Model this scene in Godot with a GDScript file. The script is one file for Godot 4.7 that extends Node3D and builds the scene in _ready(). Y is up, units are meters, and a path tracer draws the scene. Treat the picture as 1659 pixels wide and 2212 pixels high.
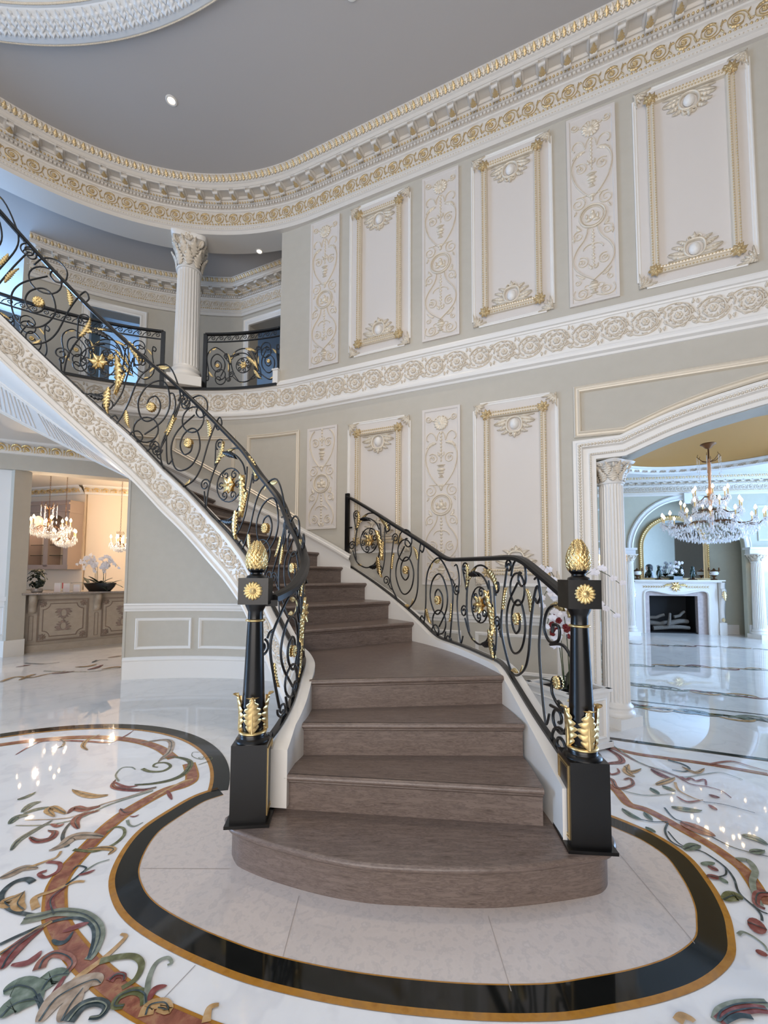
extends Node3D
# A two-storey foyer: a curved staircase rising in front of a long panelled wall, seen from just inside the room.
# Plan coordinates: X to the right, D forward (Godot z = -D). Units are metres.

const RISE := 0.18
const C := Vector2(-2.405, 2.368)        # centre of the round stair well
const RW := 3.196                         # radius of the wall behind the stair
const TA := 1.1465                        # angle at which that wall runs on straight
const NV := Vector2(0.4117, 0.9113)      # from the room into the straight wall
const TV := Vector2(-0.9113, 0.4117)     # along the straight wall, leftwards
const R2 := 3.1                           # radius of the entablature above
const C2 := Vector2(-2.1833, 2.3732)
const RG := 4.25                          # radius of the gallery's rear wall

var M := {}
var taken := {}

func pt(x: float, d: float, y: float) -> Vector3:
	return Vector3(x, y, -d)

# ------------------------------------------------------------------ mesh builder
class MB:
	var v := PackedVector3Array()
	var ix := PackedInt32Array()
	var col := PackedColorArray()
	func tri(a: Vector3, b: Vector3, c: Vector3) -> void:
		var k := v.size()
		v.append(a); v.append(b); v.append(c)
		ix.append(k); ix.append(k + 1); ix.append(k + 2)
	func quad(a: Vector3, b: Vector3, c: Vector3, d: Vector3) -> void:
		var k := v.size()
		v.append(a); v.append(b); v.append(c); v.append(d)
		ix.append_array(PackedInt32Array([k, k + 1, k + 2, k, k + 2, k + 3]))
	func box(c: Vector3, s: Vector3, b := Basis()) -> void:
		var h := s / 2.0
		var x := b.x * h.x
		var y := b.y * h.y
		var z := b.z * h.z
		quad(c - x - y + z, c + x - y + z, c + x + y + z, c - x + y + z)
		quad(c + x - y - z, c - x - y - z, c - x + y - z, c + x + y - z)
		quad(c + x - y + z, c + x - y - z, c + x + y - z, c + x + y + z)
		quad(c - x - y - z, c - x - y + z, c - x + y + z, c - x + y - z)
		quad(c - x + y + z, c + x + y + z, c + x + y - z, c - x + y - z)
		quad(c - x - y - z, c + x - y - z, c + x - y + z, c - x - y + z)
	# rows of equal length, joined into one smooth skin
	func grid(rows: Array, close_rows := false, close_cols := false) -> void:
		var k := v.size()
		var m: int = rows[0].size()
		var nr := rows.size()
		for r in rows:
			v.append_array(r)
		for i in (nr if close_rows else nr - 1):
			var i2 := (i + 1) % nr
			for j in (m if close_cols else m - 1):
				var j2 := (j + 1) % m
				var a := k + i * m + j
				var b := k + i * m + j2
				var c := k + i2 * m + j2
				var d := k + i2 * m + j
				ix.append(a); ix.append(b); ix.append(c)
				ix.append(a); ix.append(c); ix.append(d)
	func fan(ring: PackedVector3Array, mid: Vector3) -> void:
		var k := v.size()
		v.append_array(ring)
		v.append(mid)
		var m := ring.size()
		for j in m:
			ix.append(k + j); ix.append(k + (j + 1) % m); ix.append(k + m)
	func tube(path: PackedVector3Array, r0: float, r1: float, sides := 6, closed := false) -> void:
		var np := path.size()
		if np < 2:
			return
		var rows := []
		var up := Vector3.UP
		var tg := (path[1] - path[0]).normalized()
		if absf(tg.dot(up)) > 0.9:
			up = Vector3.RIGHT
		for i in np:
			var a := path[maxi(i - 1, 0)]
			var b := path[mini(i + 1, np - 1)]
			if closed:
				a = path[(i - 1 + np) % np]
				b = path[(i + 1) % np]
			var t := (b - a).normalized()
			var s := t.cross(up).normalized()
			up = s.cross(t).normalized()
			var r := lerpf(r0, r1, float(i) / (np - 1))
			var row := PackedVector3Array()
			for j in sides:
				var g := TAU * j / sides
				row.append(path[i] + (s * cos(g) + up * sin(g)) * r)
			rows.append(row)
		grid(rows, closed, true)
		if not closed:
			fan(rows[0], path[0]); fan(rows[np - 1], path[np - 1])
	# half-round ridge lying on the plane z = z0
	func ridge(path: PackedVector2Array, w0: float, w1: float, h: float, z0 := 0.0) -> void:
		var np := path.size()
		var rows := []
		for i in np:
			var t := (path[mini(i + 1, np - 1)] - path[maxi(i - 1, 0)]).normalized()
			var s := Vector2(-t.y, t.x)
			var f := float(i) / maxf(np - 1, 1)
			var w := lerpf(w0, w1, f)
			var hh := h * w / maxf(w0, w1)
			var p := path[i]
			var row := PackedVector3Array()
			for e in [[-1.0, 0.0], [-0.7, 0.72], [0.0, 1.0], [0.7, 0.72], [1.0, 0.0]]:
				row.append(Vector3(p.x + s.x * w * e[0], p.y + s.y * w * e[0], z0 + hh * e[1]))
			rows.append(row)
		grid(rows)
	# a lobed leaf in relief on the plane z = z0, along a bent spine
	func leaf(base: Vector2, ang: float, length: float, width: float, bend: float, lobes: int, h: float, z0 := 0.0, lift := 0.0, cut := 0.4) -> void:
		var rows := []
		var np := lobes * 4 + 1
		var p := base
		var st := length / (np - 1)
		for i in np:
			var f := float(i) / (np - 1)
			var a := ang + bend * f
			if i > 0:
				p += Vector2(cos(a), sin(a)) * st
			var s := Vector2(-sin(a), cos(a))
			var env := sin(PI * pow(f * 0.93 + 0.05, 0.72))
			var w := width * 0.5 * env * (1.0 - cut + cut * absf(sin(PI * f * lobes)))
			var back := Vector2(cos(a), sin(a)) * w * 0.35 * (1.0 - f)
			var z := z0 + lift * f * f
			rows.append(PackedVector3Array([
				Vector3(p.x + s.x * w + back.x, p.y + s.y * w + back.y, z + h * 0.1),
				Vector3(p.x + s.x * w * 0.5, p.y + s.y * w * 0.5, z + h * 0.85),
				Vector3(p.x, p.y, z + h * 0.55),
				Vector3(p.x - s.x * w * 0.5, p.y - s.y * w * 0.5, z + h * 0.85),
				Vector3(p.x - s.x * w + back.x, p.y - s.y * w + back.y, z + h * 0.1)]))
		grid(rows)
	func lathe(prof: PackedVector2Array, sides := 24, at := Vector3.ZERO, hard := false) -> void:
		var rows := []
		for p in prof:
			var row := PackedVector3Array()
			for j in sides:
				var g := TAU * j / sides
				row.append(at + Vector3(cos(g) * p.x, p.y, sin(g) * p.x))
			rows.append(row)
		if hard:
			for i in rows.size() - 1:
				grid([rows[i], rows[i + 1]], false, true)
		else:
			grid(rows, false, true)
	func ball(c: Vector3, r: Vector3, m := 8, k := 6) -> void:
		var rows := []
		for i in k + 1:
			var t := PI * i / k
			var row := PackedVector3Array()
			for j in m:
				var g := TAU * j / m
				row.append(c + Vector3(sin(t) * cos(g) * r.x, cos(t) * r.y, sin(t) * sin(g) * r.z))
			rows.append(row)
		grid(rows, false, true)
	# half ball on the plane z = z0
	func dome(c: Vector2, rx: float, ry: float, h: float, z0 := 0.0, m := 10) -> void:
		var rows := []
		for i in 4:
			var t := PI / 2 * i / 3.0
			var row := PackedVector3Array()
			for j in m:
				var g := TAU * j / m
				row.append(Vector3(c.x + cos(t) * cos(g) * rx, c.y + cos(t) * sin(g) * ry, z0 + sin(t) * h))
			rows.append(row)
		grid(rows, false, true)
	# flower-like rosette in the plane z = z0, facing +z
	func rosette(c: Vector2, r: float, petals: int, h: float, z0 := 0.0) -> void:
		var rows := []
		for i in 6:
			var f: float = [1.0, 0.93, 0.7, 0.42, 0.3, 0.0][i]
			var z: float = [0.15, 0.75, 1.0, 0.45, 0.9, 1.15][i]
			var row := PackedVector3Array()
			for j in petals * 4:
				var g := TAU * j / (petals * 4)
				var lob := absf(cos(g * petals / 2.0))
				var k := f * (1.0 - 0.16 * (1.0 - sqrt(lob)) * (1.0 if i < 2 else 0.3)) * r
				var zz := z0 + h * z * (1.0 - (0.45 * (1.0 - lob) if i > 0 and i < 4 else 0.0))
				row.append(Vector3(c.x + cos(g) * k, c.y + sin(g) * k, zz))
			rows.append(row)
		grid(rows, false, true)
	func put(o: MB, x: Transform3D) -> void:
		var k := v.size()
		v.append_array(x * o.v)
		for i in o.ix:
			ix.append(i + k)
	func mesh() -> ArrayMesh:
		var n := PackedVector3Array()
		n.resize(v.size())
		for i in range(0, ix.size(), 3):
			var a := ix[i]
			var b := ix[i + 1]
			var c := ix[i + 2]
			var f := (v[c] - v[a]).cross(v[b] - v[a])
			n[a] += f; n[b] += f; n[c] += f
		for i in n.size():
			n[i] = n[i].normalized() if n[i].length_squared() > 1e-24 else Vector3.UP
		var arr := []
		arr.resize(Mesh.ARRAY_MAX)
		arr[Mesh.ARRAY_VERTEX] = v
		arr[Mesh.ARRAY_NORMAL] = n
		if col.size() == v.size() and col.size() > 0:
			arr[Mesh.ARRAY_COLOR] = col
		arr[Mesh.ARRAY_INDEX] = ix
		var m := ArrayMesh.new()
		if v.size() > 0:
			m.add_surface_from_arrays(Mesh.PRIMITIVE_TRIANGLES, arr)
		return m

# ------------------------------------------------------------------ nodes
func numbered(called: String) -> String:
	if not taken.has(called):
		taken[called] = 0
		return called
	taken[called] += 1
	return "%s_%03d" % [called, taken[called]]

func tag(o: Node, label: String, category: String, group := "") -> Node:
	o.set_meta("label", label)
	o.set_meta("category", category)
	if group:
		o.set_meta("group", group)
	return o

func thing(called: String, label: String, category: String, at := Vector3.ZERO, turn := 0.0, group := "") -> Node3D:
	var o := Node3D.new()
	o.name = numbered(called)
	add_child(o)
	o.position = at
	o.rotation.y = turn
	tag(o, label, category, group)
	return o

func inst(called: String, m: Mesh, mat: Material, parent: Node, x := Transform3D()) -> MeshInstance3D:
	var o := MeshInstance3D.new()
	o.name = numbered(called) if parent == self else called
	o.mesh = m
	o.material_override = mat
	o.transform = x
	parent.add_child(o, true)
	return o

func part(called: String, b: MB, mat: Material, parent: Node, x := Transform3D()) -> MeshInstance3D:
	return inst(called, b.mesh(), mat, parent, x)

func struct(called: String, b: MB, mat: Material) -> MeshInstance3D:
	var o := inst(called, b.mesh(), mat, self)
	o.set_meta("kind", "structure")
	return o

func stuff(o: Node) -> Node:
	o.set_meta("kind", "stuff")
	return o

func many(called: String, m: Mesh, mat: Material, parent: Node, xs: Array) -> MultiMeshInstance3D:
	var mm := MultiMesh.new()
	mm.transform_format = MultiMesh.TRANSFORM_3D
	mm.mesh = m
	mm.instance_count = xs.size()
	for i in xs.size():
		mm.set_instance_transform(i, xs[i])
	var o := MultiMeshInstance3D.new()
	o.name = called
	o.multimesh = mm
	o.material_override = mat
	parent.add_child(o, true)
	o.set_meta("kind", "stuff")
	return o

# ------------------------------------------------------------------ curves
func smooth2(p: Array, each := 6, closed := false) -> PackedVector2Array:
	var o := PackedVector2Array()
	var n := p.size()
	for i in (n if closed else n - 1):
		var a: Vector2 = p[(i - 1 + n) % n] if closed else p[maxi(i - 1, 0)]
		var b: Vector2 = p[i]
		var c: Vector2 = p[(i + 1) % n]
		var d: Vector2 = p[(i + 2) % n] if closed else p[mini(i + 2, n - 1)]
		for k in each:
			o.append(b.cubic_interpolate(c, a, d, float(k) / each))
	if not closed:
		o.append(p[n - 1])
	return o

func vv(a: Array) -> Array:
	var o := []
	for i in range(0, a.size(), 2):
		o.append(Vector2(a[i], a[i + 1]))
	return o

# spiral from the outside in; start in degrees, turns signed (positive anticlockwise)
func coil(c: Vector2, r_out: float, r_in: float, start: float, turns: float, pow_ := 1.0) -> PackedVector2Array:
	var o := PackedVector2Array()
	var n := int(absf(turns) * 18) + 3
	for i in n + 1:
		var f := float(i) / n
		var r := lerpf(r_out, r_in, pow(f, pow_))
		var g := deg_to_rad(start) + TAU * turns * f
		o.append(c + Vector2(cos(g), sin(g)) * r)
	return o

func mirrored(p: PackedVector2Array) -> PackedVector2Array:
	var o := PackedVector2Array()
	for q in p:
		o.append(Vector2(-q.x, q.y))
	return o

func table(a: Array, x: float) -> float:    # piecewise linear table [x0, y0, x1, y1, ...]
	if x <= a[0]:
		return a[1]
	for i in range(2, a.size(), 2):
		if x <= a[i]:
			return lerpf(a[i - 1], a[i + 1], (x - a[i - 2]) / (a[i] - a[i - 2]))
	return a[a.size() - 1]

# eased table: the same with smooth joints
func soft(a: Array, x: float) -> float:
	var s := 0.0
	for k in 7:
		s += table(a, x + (k - 3) * 0.55)
	return s / 7.0

# ------------------------------------------------------------------ the wall's own coordinates
# u runs along the wall to the right from the point where the round part ends, out points into the room
func wall_plan(u: float, out: float) -> Vector2:
	if u >= 0.0:
		return C + NV * (RW - out) - TV * u
	var a := TA - u / RW
	return C + Vector2(cos(a), sin(a)) * (RW - out)

func wall_at(u: float, y: float, out := 0.0) -> Transform3D:
	var p := wall_plan(u, out)
	var a := TA if u >= 0.0 else TA - u / RW
	var nn := Vector2(cos(a), sin(a))
	var tt := Vector2(nn.y, -nn.x)
	return Transform3D(Basis(Vector3(tt.x, 0, -tt.y), Vector3.UP, Vector3(-nn.x, 0, nn.y)), pt(p.x, p.y, y))

# plan stations: [base point, inward normal]
func arc_stations(c: Vector2, r: float, a0: float, a1: float, step := 0.035) -> Array:
	var o := []
	var n := maxi(2, int(absf(a1 - a0) / step))
	for i in n + 1:
		var a := lerpf(a0, a1, float(i) / n)
		var d := Vector2(cos(a), sin(a))
		o.append([c + d * r, -d])
	return o

func room_stations(c: Vector2, r: float, a_left: float, u_end: float) -> Array:
	var o := arc_stations(c, r, a_left, TA)
	o.append([c + NV * r - TV * u_end, -NV])
	return o

# profile of [out, height] pairs carried along stations, each facet with a hard edge
func moulding(b: MB, st: Array, prof: Array) -> void:
	for k in range(0, prof.size() - 2, 2):
		var r0 := PackedVector3Array()
		var r1 := PackedVector3Array()
		for i in st.size():
			var p: Vector2 = st[i][0]
			var n: Vector2 = st[i][1]
			var y := 0.0
			var a: Vector2 = p + n * prof[k]
			var c: Vector2 = p + n * prof[k + 2]
			r0.append(pt(a.x, a.y, prof[k + 1] + y))
			r1.append(pt(c.x, c.y, prof[k + 3] + y))
		b.grid([r0, r1])

# picture-frame moulding round a closed outline in the plane z = 0: profile of [inset, height] pairs
func frame(b: MB, outline: PackedVector2Array, prof: Array) -> void:
	var n := outline.size()
	var mit := []
	for i in n:
		var a := outline[(i - 1 + n) % n]
		var p := outline[i]
		var c := outline[(i + 1) % n]
		var d0 := (p - a).normalized()
		var d1 := (c - p).normalized()
		var n0 := Vector2(-d0.y, d0.x)
		var n1 := Vector2(-d1.y, d1.x)
		var m := (n0 + n1).normalized()
		mit.append(m / maxf(m.dot(n0), 0.3))
	for k in range(0, prof.size() - 2, 2):
		for i in n:
			var j := (i + 1) % n
			var p0: Vector2 = outline[i] + mit[i] * prof[k]
			var p1: Vector2 = outline[j] + mit[j] * prof[k]
			var q0: Vector2 = outline[i] + mit[i] * prof[k + 2]
			var q1: Vector2 = outline[j] + mit[j] * prof[k + 2]
			b.quad(Vector3(p0.x, p0.y, prof[k + 1]), Vector3(p1.x, p1.y, prof[k + 1]), Vector3(q1.x, q1.y, prof[k + 3]), Vector3(q0.x, q0.y, prof[k + 3]))

func rect(x0: float, y0: float, x1: float, y1: float) -> PackedVector2Array:
	return PackedVector2Array([Vector2(x0, y0), Vector2(x1, y0), Vector2(x1, y1), Vector2(x0, y1)])

# flat polygon (with thickness downwards) in plan at height y
func slab(b: MB, poly: PackedVector2Array, y: float, thick := 0.0) -> void:
	var t := Geometry2D.triangulate_polygon(poly)
	for i in range(0, t.size(), 3):
		b.tri(pt(poly[t[i]].x, poly[t[i]].y, y), pt(poly[t[i + 1]].x, poly[t[i + 1]].y, y), pt(poly[t[i + 2]].x, poly[t[i + 2]].y, y))
		if thick > 0.0:
			b.tri(pt(poly[t[i]].x, poly[t[i]].y, y - thick), pt(poly[t[i + 2]].x, poly[t[i + 2]].y, y - thick), pt(poly[t[i + 1]].x, poly[t[i + 1]].y, y - thick))
	if thick > 0.0:
		for i in poly.size():
			var a := poly[i]
			var c := poly[(i + 1) % poly.size()]
			b.quad(pt(a.x, a.y, y), pt(c.x, c.y, y), pt(c.x, c.y, y - thick), pt(a.x, a.y, y - thick))

# ------------------------------------------------------------------ materials
func ramp(stops: Array) -> Gradient:
	var g := Gradient.new()
	var off := PackedFloat32Array()
	var cols := PackedColorArray()
	for s in stops:
		off.append(s[0])
		cols.append(s[1])
	g.offsets = off
	g.colors = cols
	return g

func noise_tex(stops: Array, freq: float, seed_: int, size := 512, oct := 4, kind := FastNoiseLite.TYPE_SIMPLEX_SMOOTH, warp := 0.0) -> NoiseTexture2D:
	var f := FastNoiseLite.new()
	f.noise_type = kind
	f.seed = seed_
	f.frequency = freq
	f.fractal_octaves = oct
	if warp > 0.0:
		f.domain_warp_enabled = true
		f.domain_warp_amplitude = warp
		f.domain_warp_frequency = freq * 0.7
	var t := NoiseTexture2D.new()
	t.width = size
	t.height = size
	t.seamless = true
	t.noise = f
	t.color_ramp = ramp(stops)
	return t

func mat(c: Color, rough: float, metal := 0.0) -> StandardMaterial3D:
	var m := StandardMaterial3D.new()
	m.albedo_color = c
	m.roughness = rough
	m.metallic = metal
	return m

func textured(tex: Texture2D, rough: float, scale: Vector3, world := true, metal := 0.0) -> StandardMaterial3D:
	var m := mat(Color.WHITE, rough, metal)
	m.albedo_texture = tex
	m.uv1_triplanar = true
	m.uv1_world_triplanar = world
	m.uv1_scale = scale
	return m

func make_materials() -> void:
	M.wall = textured(noise_tex([[0.0, Color(0.730, 0.704, 0.652)], [1.0, Color(0.750, 0.724, 0.672)]], 0.02, 3), 0.7, Vector3(0.7, 0.7, 0.7))
	M.cream = mat(Color(0.86, 0.835, 0.80), 0.42)
	M.white = mat(Color(0.90, 0.885, 0.86), 0.38)
	M.cool = mat(Color(0.88, 0.885, 0.885), 0.4)
	M.panel = mat(Color(0.835, 0.805, 0.775), 0.5)
	M.ceiling = mat(Color(0.72, 0.70, 0.685), 0.75)
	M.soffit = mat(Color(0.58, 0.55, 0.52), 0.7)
	M.gilt = mat(Color(0.82, 0.725, 0.55), 0.34, 0.45)
	M.pearl = mat(Color(0.865, 0.82, 0.745), 0.34, 0.15)
	M.stucco = mat(Color(0.865, 0.82, 0.75), 0.45, 0.05)
	M.gold = mat(Color(0.93, 0.81, 0.57), 0.30, 0.88)
	M.iron = mat(Color(0.035, 0.036, 0.042), 0.34, 0.1)
	M.iron.clearcoat_enabled = true
	M.iron.clearcoat = 0.4
	M.iron.clearcoat_roughness = 0.25
	M.lacquer = mat(Color(0.022, 0.022, 0.026), 0.28)
	M.rail_wood = mat(Color(0.05, 0.045, 0.045), 0.4)
	var oak := noise_tex([[0.0, Color(0.29, 0.245, 0.22)], [0.34, Color(0.49, 0.43, 0.395)], [0.44, Color(0.385, 0.33, 0.305)], [0.52, Color(0.515, 0.455, 0.42)], [0.60, Color(0.385, 0.335, 0.31)], [0.68, Color(0.505, 0.445, 0.41)], [1.0, Color(0.47, 0.415, 0.38)]], 0.016, 11, 1024, 5, FastNoiseLite.TYPE_SIMPLEX_SMOOTH, 30.0)
	M.oak = textured(oak, 0.3, Vector3(0.35, 2.6, 2.6), false)
	M.oak_riser = textured(oak, 0.42, Vector3(0.32, 2.4, 2.4), false)
	var st := [[0.0, Color(0.885, 0.87, 0.85)], [0.5, Color(0.865, 0.85, 0.83)], [0.62, Color(0.835, 0.82, 0.80)], [0.66, Color(0.87, 0.855, 0.835)], [1.0, Color(0.85, 0.835, 0.815)]]
	M.marble = textured(noise_tex(st, 0.006, 21, 1024, 5, FastNoiseLite.TYPE_SIMPLEX_SMOOTH, 60.0), 0.03, Vector3(0.3, 0.3, 0.3))
	M.marble_white = textured(noise_tex([[0.0, Color(0.93, 0.93, 0.93)], [0.6, Color(0.915, 0.915, 0.915)], [0.7, Color(0.88, 0.88, 0.885)], [1.0, Color(0.925, 0.92, 0.92)]], 0.008, 25, 1024, 4), 0.03, Vector3(0.4, 0.4, 0.4))
	M.marble_beige = textured(noise_tex([[0.0, Color(0.80, 0.755, 0.725)], [0.5, Color(0.82, 0.775, 0.745)], [0.72, Color(0.775, 0.735, 0.71)], [1.0, Color(0.84, 0.80, 0.775)]], 0.03, 29, 1024, 5), 0.14, Vector3(0.7, 0.7, 0.7))
	M.black_stone = textured(noise_tex([[0.0, Color(0.06, 0.065, 0.06)], [0.75, Color(0.085, 0.088, 0.082)], [1.0, Color(0.14, 0.145, 0.135)]], 0.03, 33), 0.06, Vector3(0.8, 0.8, 0.8))
	M.gold_stone = textured(noise_tex([[0.0, Color(0.60, 0.40, 0.14)], [0.5, Color(0.70, 0.49, 0.20)], [1.0, Color(0.62, 0.44, 0.22)]], 0.03, 35), 0.08, Vector3(1, 1, 1))
	M.rouge_stone = textured(noise_tex([[0.0, Color(0.47, 0.27, 0.22)], [0.5, Color(0.60, 0.385, 0.31)], [0.75, Color(0.66, 0.48, 0.36)], [1.0, Color(0.52, 0.31, 0.25)]], 0.03, 37, 512, 5, FastNoiseLite.TYPE_SIMPLEX_SMOOTH, 30.0), 0.08, Vector3(1.1, 1.1, 1.1))
	M.joint = mat(Color(0.66, 0.62, 0.59), 0.5)
	M.inlay = mat(Color.WHITE, 0.09)
	M.inlay.vertex_color_use_as_albedo = true
	M.glass = mat(Color(0.96, 0.98, 1.0, 0.12), 0.0)
	M.glass.transparency = BaseMaterial3D.TRANSPARENCY_ALPHA
	M.crystal = mat(Color(0.97, 0.98, 1.0, 0.5), 0.03)
	M.crystal.transparency = BaseMaterial3D.TRANSPARENCY_ALPHA
	M.bronze = mat(Color(0.42, 0.30, 0.20), 0.4, 0.8)
	M.candle = mat(Color(0.92, 0.80, 0.55), 0.5)
	M.bulb = mat(Color(1, 0.95, 0.85), 0.3)
	M.bulb.emission_enabled = true
	M.bulb.emission = Color(1.0, 0.86, 0.66)
	M.bulb.emission_energy_multiplier = 14.0
	M.mirror = mat(Color(0.93, 0.95, 0.95), 0.02, 1.0)
	M.leaf = mat(Color(0.07, 0.13, 0.085), 0.4)
	M.stem = mat(Color(0.20, 0.26, 0.12), 0.5)
	M.petal = mat(Color(0.93, 0.92, 0.94), 0.55)
	M.petal.backlight_enabled = true
	M.petal.backlight = Color(0.35, 0.35, 0.36)
	M.ruby = mat(Color(0.42, 0.03, 0.05), 0.5)
	M.soil = mat(Color(0.09, 0.07, 0.055), 0.9)
	M.firebox = mat(Color(0.03, 0.03, 0.035), 0.7)
	M.log = textured(noise_tex([[0.0, Color(0.20, 0.19, 0.18)], [0.5, Color(0.40, 0.38, 0.35)], [1.0, Color(0.55, 0.52, 0.49)]], 0.05, 41), 0.85, Vector3(3, 3, 3))
	M.hearth = textured(noise_tex([[0.0, Color(0.70, 0.655, 0.65)], [1.0, Color(0.79, 0.745, 0.735)]], 0.02, 43), 0.2, Vector3(1, 1, 1))
	M.cabinet = textured(noise_tex([[0.0, Color(0.66, 0.61, 0.55)], [1.0, Color(0.72, 0.675, 0.615)]], 0.02, 45), 0.45, Vector3(1, 1, 1))
	M.cabinet_dark = mat(Color(0.60, 0.53, 0.49), 0.5)
	M.glaze = mat(Color(0.54, 0.47, 0.42), 0.5)
	M.granite = textured(noise_tex([[0.0, Color(0.40, 0.37, 0.35)], [0.5, Color(0.60, 0.57, 0.55)], [1.0, Color(0.74, 0.71, 0.69)]], 0.06, 47), 0.12, Vector3(2, 2, 2))
	M.sage = textured(noise_tex([[0.0, Color(0.715, 0.712, 0.645)], [1.0, Color(0.735, 0.732, 0.665)]], 0.02, 49), 0.65, Vector3(0.7, 0.7, 0.7))
	M.warm_wall = mat(Color(0.87, 0.80, 0.71), 0.65)
	M.dome_gold = mat(Color(0.72, 0.55, 0.32), 0.5, 0.3)
	M.green_glaze = mat(Color(0.06, 0.16, 0.13), 0.25)
	M.copper = mat(Color(0.88, 0.66, 0.50), 0.2, 0.4)

const PAD := [-1.048, 2.732, -1.152, 2.636, -1.226, 2.484, -1.284, 2.304, -1.275, 2.128, -1.218, 1.948, -1.122, 1.814, -0.998, 1.706, -0.824, 1.609, -0.614, 1.52, -0.401, 1.45, -0.093, 1.387, 0.247, 1.352, 0.527, 1.35, 0.71, 1.374, 0.911, 1.413, 1.089, 1.47, 1.241, 1.556, 1.33, 1.661, 1.395, 1.768, 1.451, 1.919, 1.482, 2.104, 1.433, 2.27, 1.342, 2.392, 1.264, 2.473]
const NOSE := [-0.762, 2.102, -0.731, 2.051, -0.684, 2.003, -0.528, 1.922, -0.29, 1.83, -0.077, 1.774, 0.126, 1.754, 0.328, 1.751, 0.533, 1.764, 0.753, 1.802, 0.929, 1.842, 0.988, 1.872, 1.026, 1.917, 1.041, 1.97, 1.032, 2.013]
const RIBBONS := [[-1.382, 3.066, -1.266, 2.863, -1.269, 2.77, -1.365, 2.672, -1.458, 2.409, -1.456, 2.151, -1.423, 1.931, -1.327, 1.777, -1.219, 1.667, -1.015, 1.526, -0.8, 1.409, -0.618, 1.339, -0.42, 1.28, -0.1, 1.22, 0.3, 1.18, 0.8, 1.2], [1.768, 3.402, 1.914, 3.273, 2.08, 3.201, 2.26, 3.133, 2.424, 3.056, 2.631, 2.943], [1.439, 2.816, 1.472, 2.727, 1.457, 2.564, 1.521, 2.505, 1.569, 2.408, 1.599, 2.318, 1.644, 2.201, 1.661, 2.116, 1.666, 2.019, 1.641, 1.939, 1.613, 1.873, 1.587, 1.804], [-3.418, 2.953, -3.274, 3.151, -3.093, 3.315, -2.881, 3.437, -2.648, 3.512, -2.405, 3.538, -2.162, 3.512, -1.929, 3.437, -1.717, 3.315, -1.536, 3.151]]
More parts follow.
